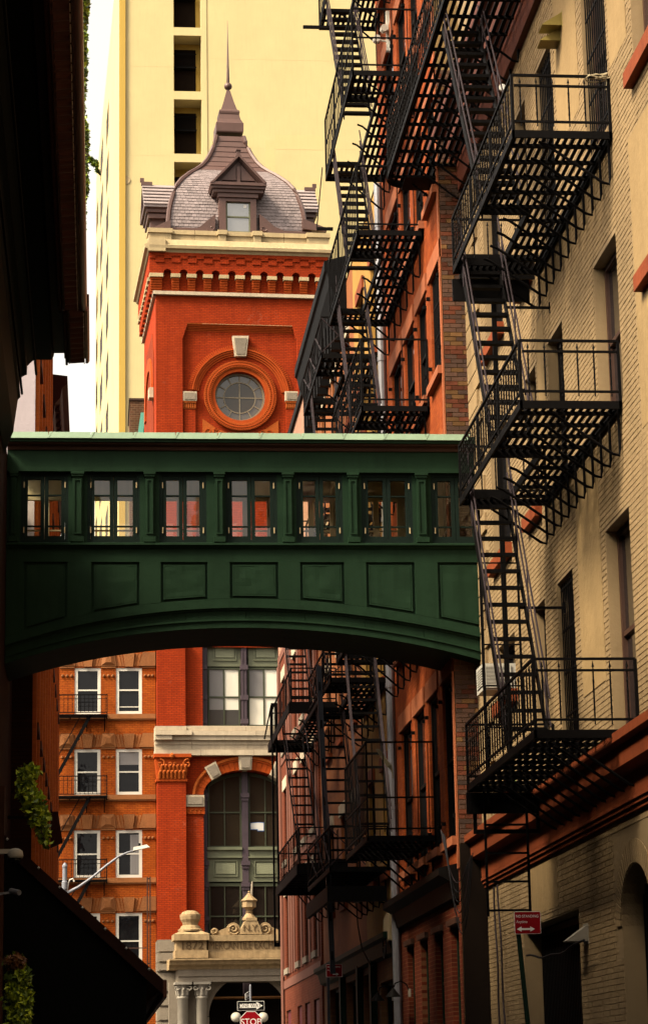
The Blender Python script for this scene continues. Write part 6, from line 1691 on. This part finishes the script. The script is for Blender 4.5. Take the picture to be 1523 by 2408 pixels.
L2 = Fr((-1.2, 0, 0), (0, 1, 0), (1, 0, 0))
def build_left_row(name, label, a0, a1, top, wallmat, endmat, seed, cor_n, cz):
    t = thing(name, label, 'building', (-1.2, (a0 + a1) / 2, 0))
    n_ = int((a1 - a0) / 2.3); H = []
    for k in range(n_):
        a = a0 + .7 + (a1 - a0 - .6) * k / n_
        for v in (1.0, 4.6, 8.2, 11.8, 15.2): H.append((a, a + 1.0, v, v + 2.1, .25))
    obj('wall', MB().wall(L2, a0, a1, 0, top, H, .25), wallmat, t)
    obj('end_wall', MB().wbox(-9, -1.202, a0, a0 + .1, 10.6, top), endmat, t)
    obj('lower_end_wall', MB().wbox(-9, -1.202, a0, a0 + .1, 0, 10.599), 'dark_brick', t)
    obj('far_wall', MB().wbox(-9, -1.202, a1 - .1, a1, 0, top), wallmat, t)
    for h in H:
        wall_window(t, L2, h, 'frame_black', 'window_dark', .15)
        obj('sill', MB().box(L2, h[0] - .1, h[1] + .1, h[2] - .16, h[2] - .002, -.1, .10), 'left_sill', t)
        obj('lintel', MB().box(L2, h[0] - .12, h[1] + .12, h[3] + .002, h[3] + .22, -.1, .04), 'left_sill', t)
    for k in range(n_ + 1):
        a = a0 + .12 + (a1 - a0 - .6) * k / n_
        obj('brick_pier', MB().box(L2, a, a + .38, 0, top - .5, .001, .07), wallmat, t)
    obj('cornice', MB().prof(L2, [(.001, top - .9), (.08, top - .9), (.12, top - .5), (cor_n * .6, top - .35), (cor_n * .7, top - .1), (cor_n, top), (cor_n, top + .2), (.001, top + .25)], a0 + .02, a1), 'red_brown_iron', t)
    for a in np.arange(a0 + .5, a1 - .2, .7): obj('cornice_block', MB().box(L2, a, a + .22, top - .52, top - .36, .06, cor_n * .55), 'red_brown_iron', t)
    return t
K['left_brick2'] = brickmat('orange row brick', (0.95, 0.25, 0.05), (0.78, 0.18, 0.04), (0.75, 0.2, 0.05), 'X', grime=0.45)
K['left_sill'] = paint('dark brown sill', (0.16, 0.05, 0.025), 0.8, 0.4)
build_left_row('red_row_house', 'orange row house with a lavender rendered end wall, just past the bridge', 44.0, 56.8, 20.0, K['left_brick2'], 'lavender', 1, .24, 20)
build_left_row('orange_row_house', 'orange row house with a projecting oxblood cornice at the far left corner', 56.82, 69.5, 18.3, K['left_brick2'], 'left_brick', 2, .42, 18.3)

def build_canopy():
    t = thing('canopy', 'dark green lean-to canopy with a sloping copper-edged roof, on the left wall under the bridge', 'canopy', (-1.5, 40, 3))
    Y0, Y1 = 33.0, 58.0
    a = P(75, 2030, Y0); b = P(380, 2310, Y0)
    sl = (b[2] - a[2]) / (b[0] - a[0]); x0 = -1.5; z0 = a[2] + sl * (x0 - a[0])
    th = .10
    for i, (ya, yb) in enumerate(zip(np.linspace(Y0, Y1, 9)[:-1], np.linspace(Y0, Y1, 9)[1:])):
        obj('roof_board', MB().hexa([(x0, ya + .004, z0 - th), (b[0], ya + .004, b[2] - th), (b[0], ya + .004, b[2]), (x0, ya + .004, z0)],
                                    [(x0, yb - .004, z0 - th), (b[0], yb - .004, b[2] - th), (b[0], yb - .004, b[2]), (x0, yb - .004, z0)]), 'black_green', t)
    obj('verge', MB().hexa([(x0, Y0 - .06, z0 - .16), (b[0] + .02, Y0 - .06, b[2] - .16), (b[0] + .02, Y0 - .06, b[2] + .035), (x0, Y0 - .06, z0 + .035)],
                           [(x0, Y0 + .003, z0 - .16), (b[0] + .02, Y0 + .003, b[2] - .16), (b[0] + .02, Y0 + .003, b[2] + .035), (x0, Y0 + .003, z0 + .035)]), 'verge', t)
    obj('eave_board', MB().wbox(b[0] + .021, b[0] + .07, Y0 - .06, Y1, b[2] - .2, b[2] + .03), 'copper_trim', t)
    c = P(345, 2330, Y0)
    obj('end_panel', MB().hexa([(-1.25, Y0 + .05, 2.0), (c[0], Y0 + .05, 2.0), (c[0], Y0 + .05, b[2] + sl * (c[0] - b[0]) - th), (-1.25, Y0 + .05, z0 + sl * .25 - th)],
                               [(-1.25, Y0 + .1, 2.0), (c[0], Y0 + .1, 2.0), (c[0], Y0 + .1, b[2] + sl * (c[0] - b[0]) - th), (-1.25, Y0 + .1, z0 + sl * .25 - th)]), 'black_green', t)
    obj('soffit', MB().hexa([(c[0] - .02, Y0 + .11, b[2] - .3), (b[0], Y0 + .11, b[2] - .12), (b[0], Y0 + .11, b[2] - .1), (c[0] - .02, Y0 + .11, b[2] - .28)], [(c[0] - .02, Y1, b[2] - .3), (b[0], Y1, b[2] - .12), (b[0], Y1, b[2] - .1), (c[0] - .02, Y1, b[2] - .28)]), 'verge', t)
    for f in (.12, .3, .42, .55, .68, .8, .93):
        q = (x0 + (b[0] - x0) * f, Y0 - .08, z0 + (b[2] - z0) * f + .02); obj('fixing_stud', MB().lathe(q, [(.002, -.02), (.02, 0), (.002, .02)], 8), 'sign_white', t)
    for y in (33.3, 38, 43, 48, 53): obj('strut', MB().bar((-1.45, y, 2.3), (b[0] - .25, y, b[2] - .06), .08), 'black_green', t)
    obj('wall_post', MB().wbox(-1.5, -1.26, Y0 - .1, Y0 + .2, 0, 5.6), 'left_stone', t)
K['verge'] = paint('tarred verge board', (0.045, 0.018, 0.012), 0.6, 0.4)
build_canopy()

# ------------------------------------------------------------------ plants
def leaves(center_fn, n, size, mat, name, parent):
    m = MB()
    for i in range(n):
        c = np.array(center_fn()); s = size * (.6 + .8 * rng.random())
        a = rng.normal(size=3); a /= np.linalg.norm(a); b = np.cross(a, rng.normal(size=3)); b /= np.linalg.norm(b); nrm = np.cross(a, b)
        m.quad(c - a * s, c - a * .1 * s + b * s * .55 + nrm * s * .15, c + a * s, c - a * .1 * s - b * s * .55 + nrm * s * .15)
    return obj(name, m, mat, parent)
def blob(cx, cy, cz, rx, ry, rz):
    def f():
        v = rng.normal(size=3); v *= (rng.random() ** .5) / np.linalg.norm(v); return (cx + v[0] * rx, cy + v[1] * ry, cz + v[2] * rz)
    return f
def plant(name, label, lumps, size, mats, n, group=None, stems=()):
    c0 = lumps[0]; t = thing(name, label, 'plant', (c0[0], c0[1], c0[2]), group)
    tot = sum(l[3] * l[5] for l in lumps)
    for k, mt in enumerate(mats):
        fns = [blob(*l) for l in lumps]; wts = np.array([l[3] * l[5] for l in lumps]); wts = wts / wts.sum()
        leaves(lambda: fns[rng.choice(len(fns), p=wts)](), n // len(mats), size, mt, 'foliage', t)
    for s in stems: obj('stem', MB().tube(s, .012, 5), 'stem', t)
    return t
def at(x, y, Y): return tuple(P(x, y, Y))
K['leaf_dry'] = leafmat('dry leaf', (0.16, 0.06, 0.015), (0.09, 0.035, 0.01))
iv = [(*at(70, 1815, 32.5), .17, .2, .12), (*at(60, 1850, 32.5), .14, .2, .2), (*at(80, 1890, 32.5), .16, .2, .2), (*at(95, 1925, 32.5), .15, .2, .2), (*at(104, 1960, 32.5), .10, .15, .14), (*at(110, 1985, 32.5), .06, .1, .08)]
p = plant('hanging_ivy', 'bright green ivy trailing down the dark left wall above the canopy', iv, .045, ['leaf_bright', 'leaf_bright', 'leaf'], 1200,
          stems=[[at(50, 1800, 32.6), at(70, 1880, 32.5), at(105, 1975, 32.4)]])
iv2 = [(*at(35, 2262, 25.5), .12, .15, .1), (*at(45, 2300, 25.5), .15, .2, .14), (*at(40, 2345, 25.5), .16, .2, .16), (*at(48, 2390, 25.5), .15, .2, .16), (*at(62, 2345, 25.5), .09, .1, .12), (*at(40, 2425, 25.5), .16, .2, .12)]
p = plant('wall_plant', 'feathery green plant with a rusty top against the left wall, lower left corner', iv2, .035, ['leaf_bright', 'leaf'], 1300, stems=[[at(30, 2450, 25.6), at(45, 2330, 25.5), at(36, 2260, 25.5)]])
leaves(blob(*at(36, 2262, 25.4), .12, .14, .09), 260, .035, 'leaf_dry', 'dry_foliage', p)
rv = []
for y in range(-10, 545, 18):
    Y = 24.5 + (y / 545.0) * 9.5
    wpx = 26 if y < 60 else (14 if y < 220 else (6 if y < 290 else (13 if y < 380 else (11 if y < 470 else 5))))
    wpx *= .7 + .6 * rng.random()
    c = P(187 + .02 * y + wpx * .45, y, Y); r = wpx * Y / 5686 * .62
    rv.append((c[0], c[1], c[2] + .03, r, .35, r * 1.4 + .03))
for (x, y, Y, r) in ((213, 375, 29.6, .04), (224, 385, 29.6, .05), (230, 402, 29.6, .03)):
    c = at(x, y, Y); rv.append((c[0], c[1], c[2], r * .9, .06, r))
plant('roof_garden_vine', 'green vine spilling over the copper gutter of the tile eave against the white sky', rv, .034, ['leaf', 'leaf_bright', 'leaf'], 3600,
      stems=[[at(186, 350, 29.6), at(205, 362, 29.6), at(222, 380, 29.6), at(236, 412, 29.6)], [at(184, 20, 25.0), at(195, 200, 26.5), at(190, 330, 29.0)]])
c = Q(1195, 1850, 6.3)
p = plant('sill_plant', 'small potted plant on a rust red sill under the lowest fire escape landing', [(c[0], c[1], c[2] + .1, .12, .15, .1)], .03, ['leaf'], 160)
obj('pot', MB().lathe((c[0], c[1], c[2] - .18), [(.09, 0), (.13, .18), (.14, .2)], 12), 'rust_paint', p)

# ------------------------------------------------------------------ street lamp across the road
def build_lamp():
    Y = 85.0; a = P(153, 2033, Y)
    t = thing('street_lamp', 'grey steel street lamp with a long curved arm and flat white head', 'street lamp', (a[0], Y, 0))
    obj('pole', MB().lathe((a[0], Y, 0), [(.13, 0), (.13, .5), (.085, .6), (.078, a[2] - .12), (.09, a[2] - .1), (.09, a[2] - .04), (.05, a[2] + .03), (.01, a[2] + .07)], 12), 'galv', t, smooth=False)
    pts = [P(x, y, Y) for x, y in ((158, 2100), (185, 2086), (215, 2065), (250, 2036), (280, 2014), (300, 2005), (318, 2000))]
    obj('arm', MB().tube(pts, [.055, .05, .045, .042, .04, .036, .034], 8), 'galv', t, smooth=True)
    h = P(332, 1996, Y)
    obj('lamp_head', MB().hexa([(h[0] - .28, Y - .13, h[2] - .07), (h[0] + .3, Y - .1, h[2] + .05), (h[0] + .3, Y + .1, h[2] + .05), (h[0] - .28, Y + .13, h[2] - .07)],
                               [(h[0] - .27, Y - .11, h[2] + .05), (h[0] + .2, Y - .08, h[2] + .14), (h[0] + .2, Y + .08, h[2] + .14), (h[0] - .27, Y + .11, h[2] + .05)]), 'white_paint', t)
    obj('photocell', MB().lathe((h[0] - .05, Y, h[2] + .1), [(.04, 0), (.04, .09), (.01, .1)], 8), 'iron', t)
    pts = [P(x, y, Y) for x, y in ((158, 2098), (160, 2080), (165, 2069), (172, 2066), (175, 2073))]
    obj('short_arm', MB().tube(pts, .03, 6), 'white_paint', t)
    obj('brace_collar', MB().lathe((a[0], Y, a[2] - .85), [(.1, 0), (.1, .25), (.08, .28)], 12), 'galv', t)
build_lamp()

# ------------------------------------------------------------------ signs
def plate(fr, u0, u1, v0, v1, r, n0, n1):
    pts = []
    for cu, cv, a0 in ((u1 - r, v1 - r, 0), (u0 + r, v1 - r, 90), (u0 + r, v0 + r, 180), (u1 - r, v0 + r, 270)):
        for k in range(4): a = math.radians(a0 + 30 * k); pts.append((cu + r * math.cos(a), cv + r * math.sin(a)))
    return MB().poly(fr, pts, n0, n1)
def arrow(fr, u0, u1, v, h, both, n):
    hw = h * 1.1; a = u0 + (hw if both else 0)
    m = MB().box(fr, a, u1 - hw, v - h * .22, v + h * .22, n, n + .003)
    m.poly(fr, [(u1, v), (u1 - hw, v + h * .62), (u1 - hw, v - h * .62)], n, n + .003)
    if both: m.poly(fr, [(u0, v), (u0 + hw, v - h * .62), (u0 + hw, v + h * .62)], n, n + .003)
    return m
def build_signs():
    # parking sign on its leaning green post, near right
    Y = 29.5; a = P(1209, 2197, Y); b = P(1269, 2143, Y); F = Fr((0, Y, 0), (1, 0, 0), (0, -1, 0))
    tilt = .028
    eu = np.array([math.cos(tilt), 0, math.sin(tilt)])
    F = Fr((0, Y, 0), (1, 0, 0), (0, -1, 0))
    t = thing('parking_sign', 'red parking sign with double arrow on a leaning green post, by the cream wall', 'sign', (a[0], Y, 0))
    obj('plate', plate(F, a[0], b[0], a[2], b[2], .015, .01, .014), 'sign_white', t)
    obj('sign_face', plate(F, a[0] + .006, b[0] - .006, a[2] + .006, b[2] - .006, .012, .0145, .017), 'sign_red', t)
    w_ = b[0] - a[0]; h_ = b[2] - a[2]
    text('lettering', 'NO STANDING', F, a[0] + w_ * .06, b[2] - h_ * .22, .046, 'sign_white', t, n=.0175, depth=.001, align='LEFT', sx=.88)
    text('lettering', 'Anytime', F, a[0] + w_ * .07, b[2] - h_ * .46, .046, 'sign_white', t, n=.0175, depth=.001, align='LEFT', sx=.88)
    obj('arrow', arrow(F, a[0] + w_ * .09, a[0] + w_ * .76, a[2] + h_ * .22, .05, True, .0175), 'sign_white', t)
    p0, p1 = P(1216, 2190, Y), P(1241, 2420, Y); p1 = p0 + (p1 - p0) * (p0[2] / (p0[2] - p1[2]))
    obj('post', MB().bar(p1 + [0, .06, 0], p0 + [0, .04, .2], .055, .03, (0, 1, 0)).bar(p1 + [.03, .08, 0], p0 + [.03, .06, .1], .012, .04, (0, 1, 0)), 'shop_green', t)
    # second parking sign in the shade
    Y = 52.6; a = P(767, 2298, Y); b = P(804, 2267, Y); F = Fr((0, Y, 0), (1, 0, 0), (0, -1, 0))
    t = thing('parking_sign', 'small red parking sign with one arrow, in shade beside the blue grey post', 'sign', (b[0], Y, 0))
    obj('plate', plate(F, a[0], b[0], a[2], b[2], .015, .0, .006), 'sign_white', t)
    obj('sign_face', plate(F, a[0] + .008, b[0] - .008, a[2] + .008, b[2] - .008, .012, .0065, .009), 'sign_red', t)
    w_ = b[0] - a[0]; h_ = b[2] - a[2]
    text('lettering', 'NO STANDING', F, a[0] + w_ * .06, b[2] - h_ * .22, .046, 'sign_white', t, n=.0095, depth=.001, align='LEFT', sx=.9)
    text('lettering', 'Anytime', F, a[0] + w_ * .07, b[2] - h_ * .46, .046, 'sign_white', t, n=.0095, depth=.001, align='LEFT', sx=.9)
    obj('arrow', arrow(F, a[0] + w_ * .4, a[0] + w_ * .78, a[2] + h_ * .22, .05, False, .0095), 'sign_white', t)
    obj('post', MB().bar((a[0] + .04, Y + .04, 0), (a[0] + .04, Y + .04, b[2] + .02), .06, .04), 'post_grey', t)
    # corner post with street name, one-way and stop signs
    Y = 82.4; F = Fr((0, Y, 0), (1, 0, 0), (0, -1, 0)); q = lambda x, y: P(*zb(x, y), Y)
    c = q(908, 1600)
    t = thing('corner_sign_post', 'corner sign post with black one way arrow sign above a red stop sign', 'sign', (c[0], Y, 0))
    tp = q(895, 1340)
    obj('post', MB().lathe((c[0], Y + .05, 0), [(.035, 0), (.035, tp[2] + .1), (.01, tp[2] + .15)], 8), 'galv', t)
    a, b = q(800, 1515), q(1014, 1437)
    obj('one_way_sign', plate(F, a[0], b[0], a[2], b[2], .02, .0, .01), 'sign_white', t)
    o = obj('one_way_face', plate(F, a[0] + .012, b[0] - .012, a[2] + .012, b[2] - .012, .015, .0105, .013), 'sign_black', t)
    vm = (a[2] + b[2]) / 2; h_ = b[2] - a[2]
    A0, A1 = q(818, 1476)[0], q(1002, 1476)[0]; bd = q(952, 1476)[0]
    m = MB().box(F, A0, bd, vm - h_ * .22, vm + h_ * .22, .0135, .016).poly(F, [(bd, vm - h_ * .42), (A1, vm), (bd, vm + h_ * .42)], .0135, .016)
    obj('arrow', m, 'sign_white', t)
    text('lettering', 'ONE WAY', F, (A0 + A1) / 2 - .03, vm, .17, 'sign_black', t, n=.0165, depth=.001, sx=.93)
    s0 = q(908, 1606); R = .385
    oc = lambda r: [(s0[0] + r * math.cos(math.pi / 8 + k * math.pi / 4), s0[2] + r * math.sin(math.pi / 8 + k * math.pi / 4)) for k in range(8)]
    obj('stop_sign', MB().poly(F, oc(R), .0, .01), 'sign_white', t)
    obj('stop_face', MB().poly(F, oc(R - .02), .0105, .013), 'sign_red', t)
    text('lettering', 'STOP', F, s0[0], s0[2], .30, 'sign_white', t, n=.0135, depth=.001, sx=.95)
    # street-name sign turned along the alley, seen at an angle
    n0, n1 = q(864, 1432), q(922, 1352)
    f2 = Fr((n0[0], Y, 0), (.5, .866, 0), (.866, -.5, 0))
    sn = MB().poly(f2, [(0, n0[2]), (.40, n0[2] + .10), (.40, n1[2]), (0, n1[2] - .10)], 0, .01)
    obj('street_name_sign', sn, 'sign_white', t)
    obj('street_name_face', MB().poly(f2, [(.012, n0[2] + .015), (.388, n0[2] + .11), (.388, n1[2] - .012), (.012, n1[2] - .11)], .0105, .013), 'sign_black', t)
    vm2 = (n0[2] + n1[2]) / 2
    obj('arrow', MB().poly(f2, [(.03, vm2 - .03), (.16, vm2 - .13), (.13, vm2 - .04), (.37, vm2 + .0), (.37, vm2 + .09), (.13, vm2 + .04), (.15, vm2 + .10)], .0135, .016), 'sign_white', t)
    text('lettering', 'ONE WAY', f2, .24, vm2 + .02, .07, 'sign_black', t, n=.0165, depth=.001, sx=.7)
build_signs()

# ------------------------------------------------------------------ fittings on the walls
def build_fittings():
    # air conditioner standing out of a window
    t = thing('air_conditioner', 'white window air conditioner jutting from the cream wall by the bridge end', 'air conditioner', (6.4, 37.5, 7.6))
    x0, x1, y0, y1, z0, z1 = 6.02, 6.55, 37.3, 37.95, 7.60, 8.02
    obj('casing', MB().wbox(x0, x1, y0, y1, z0, z1), 'ac', t)
    F = Fr((0, y0, 0), (1, 0, 0), (0, -1, 0))
    obj('grille_frame', frame_mb(F, x0 + .02, x1 - .08, z0 + .03, z1 - .03, .03, .001, .02), 'ac', t)
    obj('dark_core', MB().box(F, x0 + .05, x1 - .11, z0 + .06, z1 - .06, .001, .004), 'frame_black', t)
    pieces('louvre', MB().wbox(0, x1 - x0 - .16, -.014, 0, 0, .012), 'ac', t, [(x0 + .05, y0 - .004, z0 + .075 + .022 * k) for k in range(13)])
    S = Fr((x0, 0, 0), (0, 1, 0), (-1, 0, 0))
    obj('side_grille', MB().box(S, y0 + .05, y1 - .1, z0 + .06, z1 - .06, .001, .004), 'frame_black', t)
    pieces('side_louvre', MB().wbox(-.012, 0, 0, y1 - y0 - .15, 0, .02), 'ac', t, [(x0 - .004, y0 + .05, z0 + .07 + .04 * k) for k in range(7)])
    # wedge-shaped wall lights
    for (x, y), lab in (((1316, 62), 'upper of two olive wedge wall lights on the cream wall'), ((1312, 98), 'lower of two olive wedge wall lights on the cream wall'), ((1377, 2205), 'pale wedge wall light beside the barred ground floor gate')):
        p = Q(x, y, 6.49); s = .16 if y < 1000 else .17
        t = thing('wall_light', lab, 'wall light', tuple(p), 'wedge wall lights')
        hw = .15
        obj('shade', MB().hexa([(6.499, p[1] - hw, p[2] + s), (6.499, p[1] + hw, p[2] + s), (6.2, p[1] + hw, p[2] - s * .25), (6.2, p[1] - hw, p[2] - s * .25)],
                               [(6.499, p[1] - hw, p[2] - s * .3), (6.499, p[1] + hw, p[2] - s * .3), (6.21, p[1] + hw, p[2] - s * .3), (6.21, p[1] - hw, p[2] - s * .3)]), 'olive_lamp' if y < 1000 else 'grey_column', t)
        obj('back_plate', MB().wbox(6.485, 6.4995, p[1] - .17, p[1] + .17, p[2] - s * .5, p[2] + s * 1.1), 'olive_lamp' if y < 1000 else 'grey_column', t)
    a, b = Q(1238, 2247, 6.25), Q(1372, 2208, 6.3)
    pts = [a + (b - a) * f + np.array([0, 0, -.10 * math.sin(math.pi * f) + .015 * math.sin(f * 17)]) for f in np.linspace(0, 1, 14)]
    tag(obj('slack_cable', MB().tube(pts, .016, 6), 'cable'), 'dark slack cable strung across the barred gate to the wedge light', 'cable')
    # rope looped over the railing corner of the second landing
    m = MB(); c = np.array([6.36, 28.44, 14.13])
    for k in range(5):
        ph = rng.random() * 6
        m.tube([c + np.array([.10 * math.cos(a_ + ph) * (1 + .2 * k % 2), .05 * math.sin(a_ * 1.5), .035 * math.sin(a_ + k) - .01 * k]) for a_ in np.linspace(0, 5.6, 16)], .0085, 5)
    m.tube([c + np.array([.05, 0, 0]), c + np.array([.09, -.01, -.08]), c + np.array([.08, 0, -.2])], .008, 5)
    tag(obj('rope', m, 'rope'), 'pale rope tied in loops on the railing corner, upper right', 'rope')
    m = MB(); c = P(884, 1762, 43.4)
    for k in range(4): m.tube([c + np.array([.015 * k, 0, 0]), c + np.array([.08 + .02 * k, .02, -.12]), c + np.array([.18 + .03 * k, 0, -.3]), c + np.array([.3, .02, -.38 - .05 * k])], .012, 5)
    tag(obj('rope', m, 'rope'), 'white rope hanging off the lowest orange building landing', 'rope')
    # round reflector on the stair
    p = P(1180, 205, 33.0)
    t = thing('floodlight', 'small round white floodlight on the upper fire escape stair', 'floodlight', tuple(p))
    obj('lamp_body', MB().tube([p + [0, .08, 0], p + [0, -.02, -.01]], [.035, .055], 12), 'white_paint', t)
    obj('lens', MB().tube([p + [0, -.021, -.01], p + [0, -.025, -.01]], [.05, .05], 12), 'sign_white', t)
    # cameras on the orange building
    p = Q(917, 95, 6.05)
    t = thing('security_camera', 'pair of white security cameras on a wall conduit, top of the orange building', 'camera', tuple(p))
    obj('conduit', MB().wbox(5.97, 6.04, p[1] - .05, p[1] + .05, p[2] - .25, p[2] + .65), 'white_paint', t)
    for dz, dx in ((.22, -.14), (-.02, -.3)):
        q = p + np.array([dx, -.1, dz]); obj('camera_body', MB().tube([q + [0, .12, .02], q + [0, -.1, -.02]], .075, 10), 'white_paint', t)
        obj('camera_arm', MB().bar(q + [0, .05, 0], (5.98, p[1], p[2] + dz), .035), 'white_paint', t)
    # dome camera, left wall
    p = P(30, 2012, 27.0)
    t = thing('dome_camera', 'white dome camera on a short bracket, lower left wall', 'camera', tuple(p))
    obj('bracket', MB().wbox(-1.48, p[0] - .02, p[1] - .03, p[1] + .03, p[2] + .02, p[2] + .07), 'ac', t)
    obj('housing', MB().lathe((p[0] + .03, p[1], p[2]), [(.085, -.03), (.09, .0), (.08, .05), (.04, .075), (.01, .08)], 14), 'ac', t, smooth=True)
    obj('dome', MB().lathe((p[0] + .03, p[1], p[2] - .031), [(.01, -.065), (.04, -.055), (.062, -.03), (.07, 0)], 14), 'window_dark', t, smooth=True)
    p = P(36, 2098, 27.0)
    t = thing('security_camera', 'small grey bullet camera below the white dome camera', 'camera', tuple(p))
    obj('camera_body', MB().tube([p + [-.05, .05, .02], p + [.05, -.05, -.01]], .03, 8), 'galv', t); obj('camera_arm', MB().bar(p + [-.05, .05, .0], (-1.48, p[1] + .05, p[2] - .06), .025), 'galv', t)
    # lantern on the far left facade
    p = P(134, 1950, 40.0)
    t = thing('wall_lantern', 'dark hooded lantern bracketed off the left wall beside the ivy', 'lantern', tuple(p))
    obj('hood', MB().hexa([p + [-.1, -.1, .28], p + [.02, -.1, .28], p + [.02, .1, .28], p + [-.1, .1, .28]], [p + [-.1, -.1, -.3], p + [.1, -.1, -.22], p + [.1, .1, -.22], p + [-.1, .1, -.3]]), 'red_brown_iron', t)
    obj('arm', MB().bar(p + [-.1, 0, .2], (-1.48, p[1], p[2] + .2), .05), 'iron', t)
    # gooseneck lamps over the tan shopfront
    for (x, y), lab in (((924, 2332), 'right of two black gooseneck lamps on the tan shopfront'), ((887, 2342), 'left of two black gooseneck lamps on the tan shopfront')):
        p = Q(x, y, 5.72); t = thing('gooseneck_lamp', lab, 'wall lamp', tuple(p), 'gooseneck lamps')
        obj('neck', MB().tube([(6.05, p[1], p[2] - .02), (5.98, p[1], p[2] + .14), (5.87, p[1], p[2] + .20), (5.76, p[1], p[2] + .16), (5.72, p[1], p[2] + .05)], .016, 6), 'frame_black', t)
        obj('shade', MB().lathe((5.72, p[1], p[2] - .1), [(.15, 0), (.14, .02), (.06, .11), (.03, .16), (.02, .17)], 14), 'frame_black', t)
        obj('wall_plate', MB().wbox(6.02, 6.058, p[1] - .06, p[1] + .06, p[2] - .1, p[2] + .05), 'grey_column', t)
    # pipe, boxes, cables
    t = thing('downspout', 'pale zinc downspout running down the orange building edge', 'pipe', (5.95, 48.9, 1))
    obj('pipe', MB().tube([(5.95, 48.85, z) for z in (.1, 8, 16, 20.5)], .085, 10), 'zinc', t)
    for z in (3.2, 7.0, 9.5, 13.0, 16.5, 19.5): obj('strap', MB().tube([(5.95, 48.85, z), (5.95, 48.85, z + .1)], .097, 10), 'zinc', t)
    p = Q(930, 2180, 6.0)
    t = thing('utility_box', 'torn cream utility box with looped cables beside the downspout', 'box', tuple(p))
    obj('box', MB().poly(Fr((5.9, 0, 0), (0, 1, 0), (-1, 0, 0)), [(p[1] - .1, p[2] - .25), (p[1] + .9, p[2] - .3), (p[1] + .9, p[2] + .2), (p[1] + .3, p[2] + .3), (p[1] - .1, p[2] + .26)], -.1, .05), 'limestone', t)
    obj('cable_loop', MB().tube([(5.82, p[1] + .5 + .25 * math.cos(a_), p[2] - .35 + .25 * math.sin(a_)) for a_ in np.linspace(0, 6.2, 18)], .018, 5), 'cable', t)
    p = Q(837, 2110, 5.6)
    t = thing('alarm_bell', 'round pale alarm bell with hanging wires under the tan building landing', 'alarm bell', tuple(p))
    obj('bell', MB().tube([p + [.08, .1, 0], p + [.0, -.02, 0], p + [0, -.05, 0]], [.09, .13, .09], 14), 'grey_column', t)
    obj('mount', MB().bar(p + [.05, .05, 0], (6.05, p[1] + .1, p[2]), .05), 'iron', t)
    obj('wire', MB().tube([p + [.0, 0, -.1], p + [.02, 0, -.6], p + [.1, 0, -1.1], p + [.3, 0, -1.5], p + [.45, .3, -1.35]], .014, 5), 'cable', t)
    m = []
    for k in range(6):
        A = Q(1036 + 2 * k, 1952 + 3 * k, 5.75); B = Q(1096 + 3 * k, 2035 - 6 * k, 6.0)
        pts = [A + (B - A) * f + np.array([0, 0, -(.55 + .18 * k) * math.sin(math.pi * f)]) for f in np.linspace(0, 1, 12)]
        tag(obj('hanging_cable', MB().tube(pts, .009, 5), 'cable' if k % 3 else 'iron_rod'), 'one of the six looped cables hanging at the brown brick edge', 'cable', 'cables at the brick edge')
    for k, (x0, y0, x1, y1) in enumerate(((1163, 2085, 1178, 2420), (1172, 2080, 1190, 2420))):
        A = Q(x0, y0, 6.44); B = Q(x1, y1, 6.44)
        pts = [A + (B - A) * f + np.array([-.02, .05 * math.sin(f * 9 + k), 0]) for f in np.linspace(0, 1, 12)]
        tag(obj('wall_cable', MB().tube(pts, .016, 5), 'iron_rod'), ('left' if k == 0 else 'right') + ' of two cables running down the cream wall edge', 'cable')
    # globes in the porch of the exchange
    G = EX.at(1.6)
    for x, lab in ((790, 'left of two opal globe lamps in the exchange porch'), (1005, 'right of two opal globe lamps in the exchange porch')):
        u, v = G.px(*zb(x, 1567), -.3); c = G.p(u, v, -.3); t = thing('globe_lamp', lab, 'lamp', tuple(c), 'porch globe lamps')
        obj('globe', MB().lathe(c, [(.01 + .2 * math.sin(math.pi * i / 10), -.2 * math.cos(math.pi * i / 10)) for i in range(11)], 16), 'globe', t, smooth=True)
        obj('bracket', MB().lathe((c[0], c[1], c[2] - .5), [(.02, 0), (.03, .2), (.07, .29), (.07, .305)], 10), 'iron', t)
build_fittings()
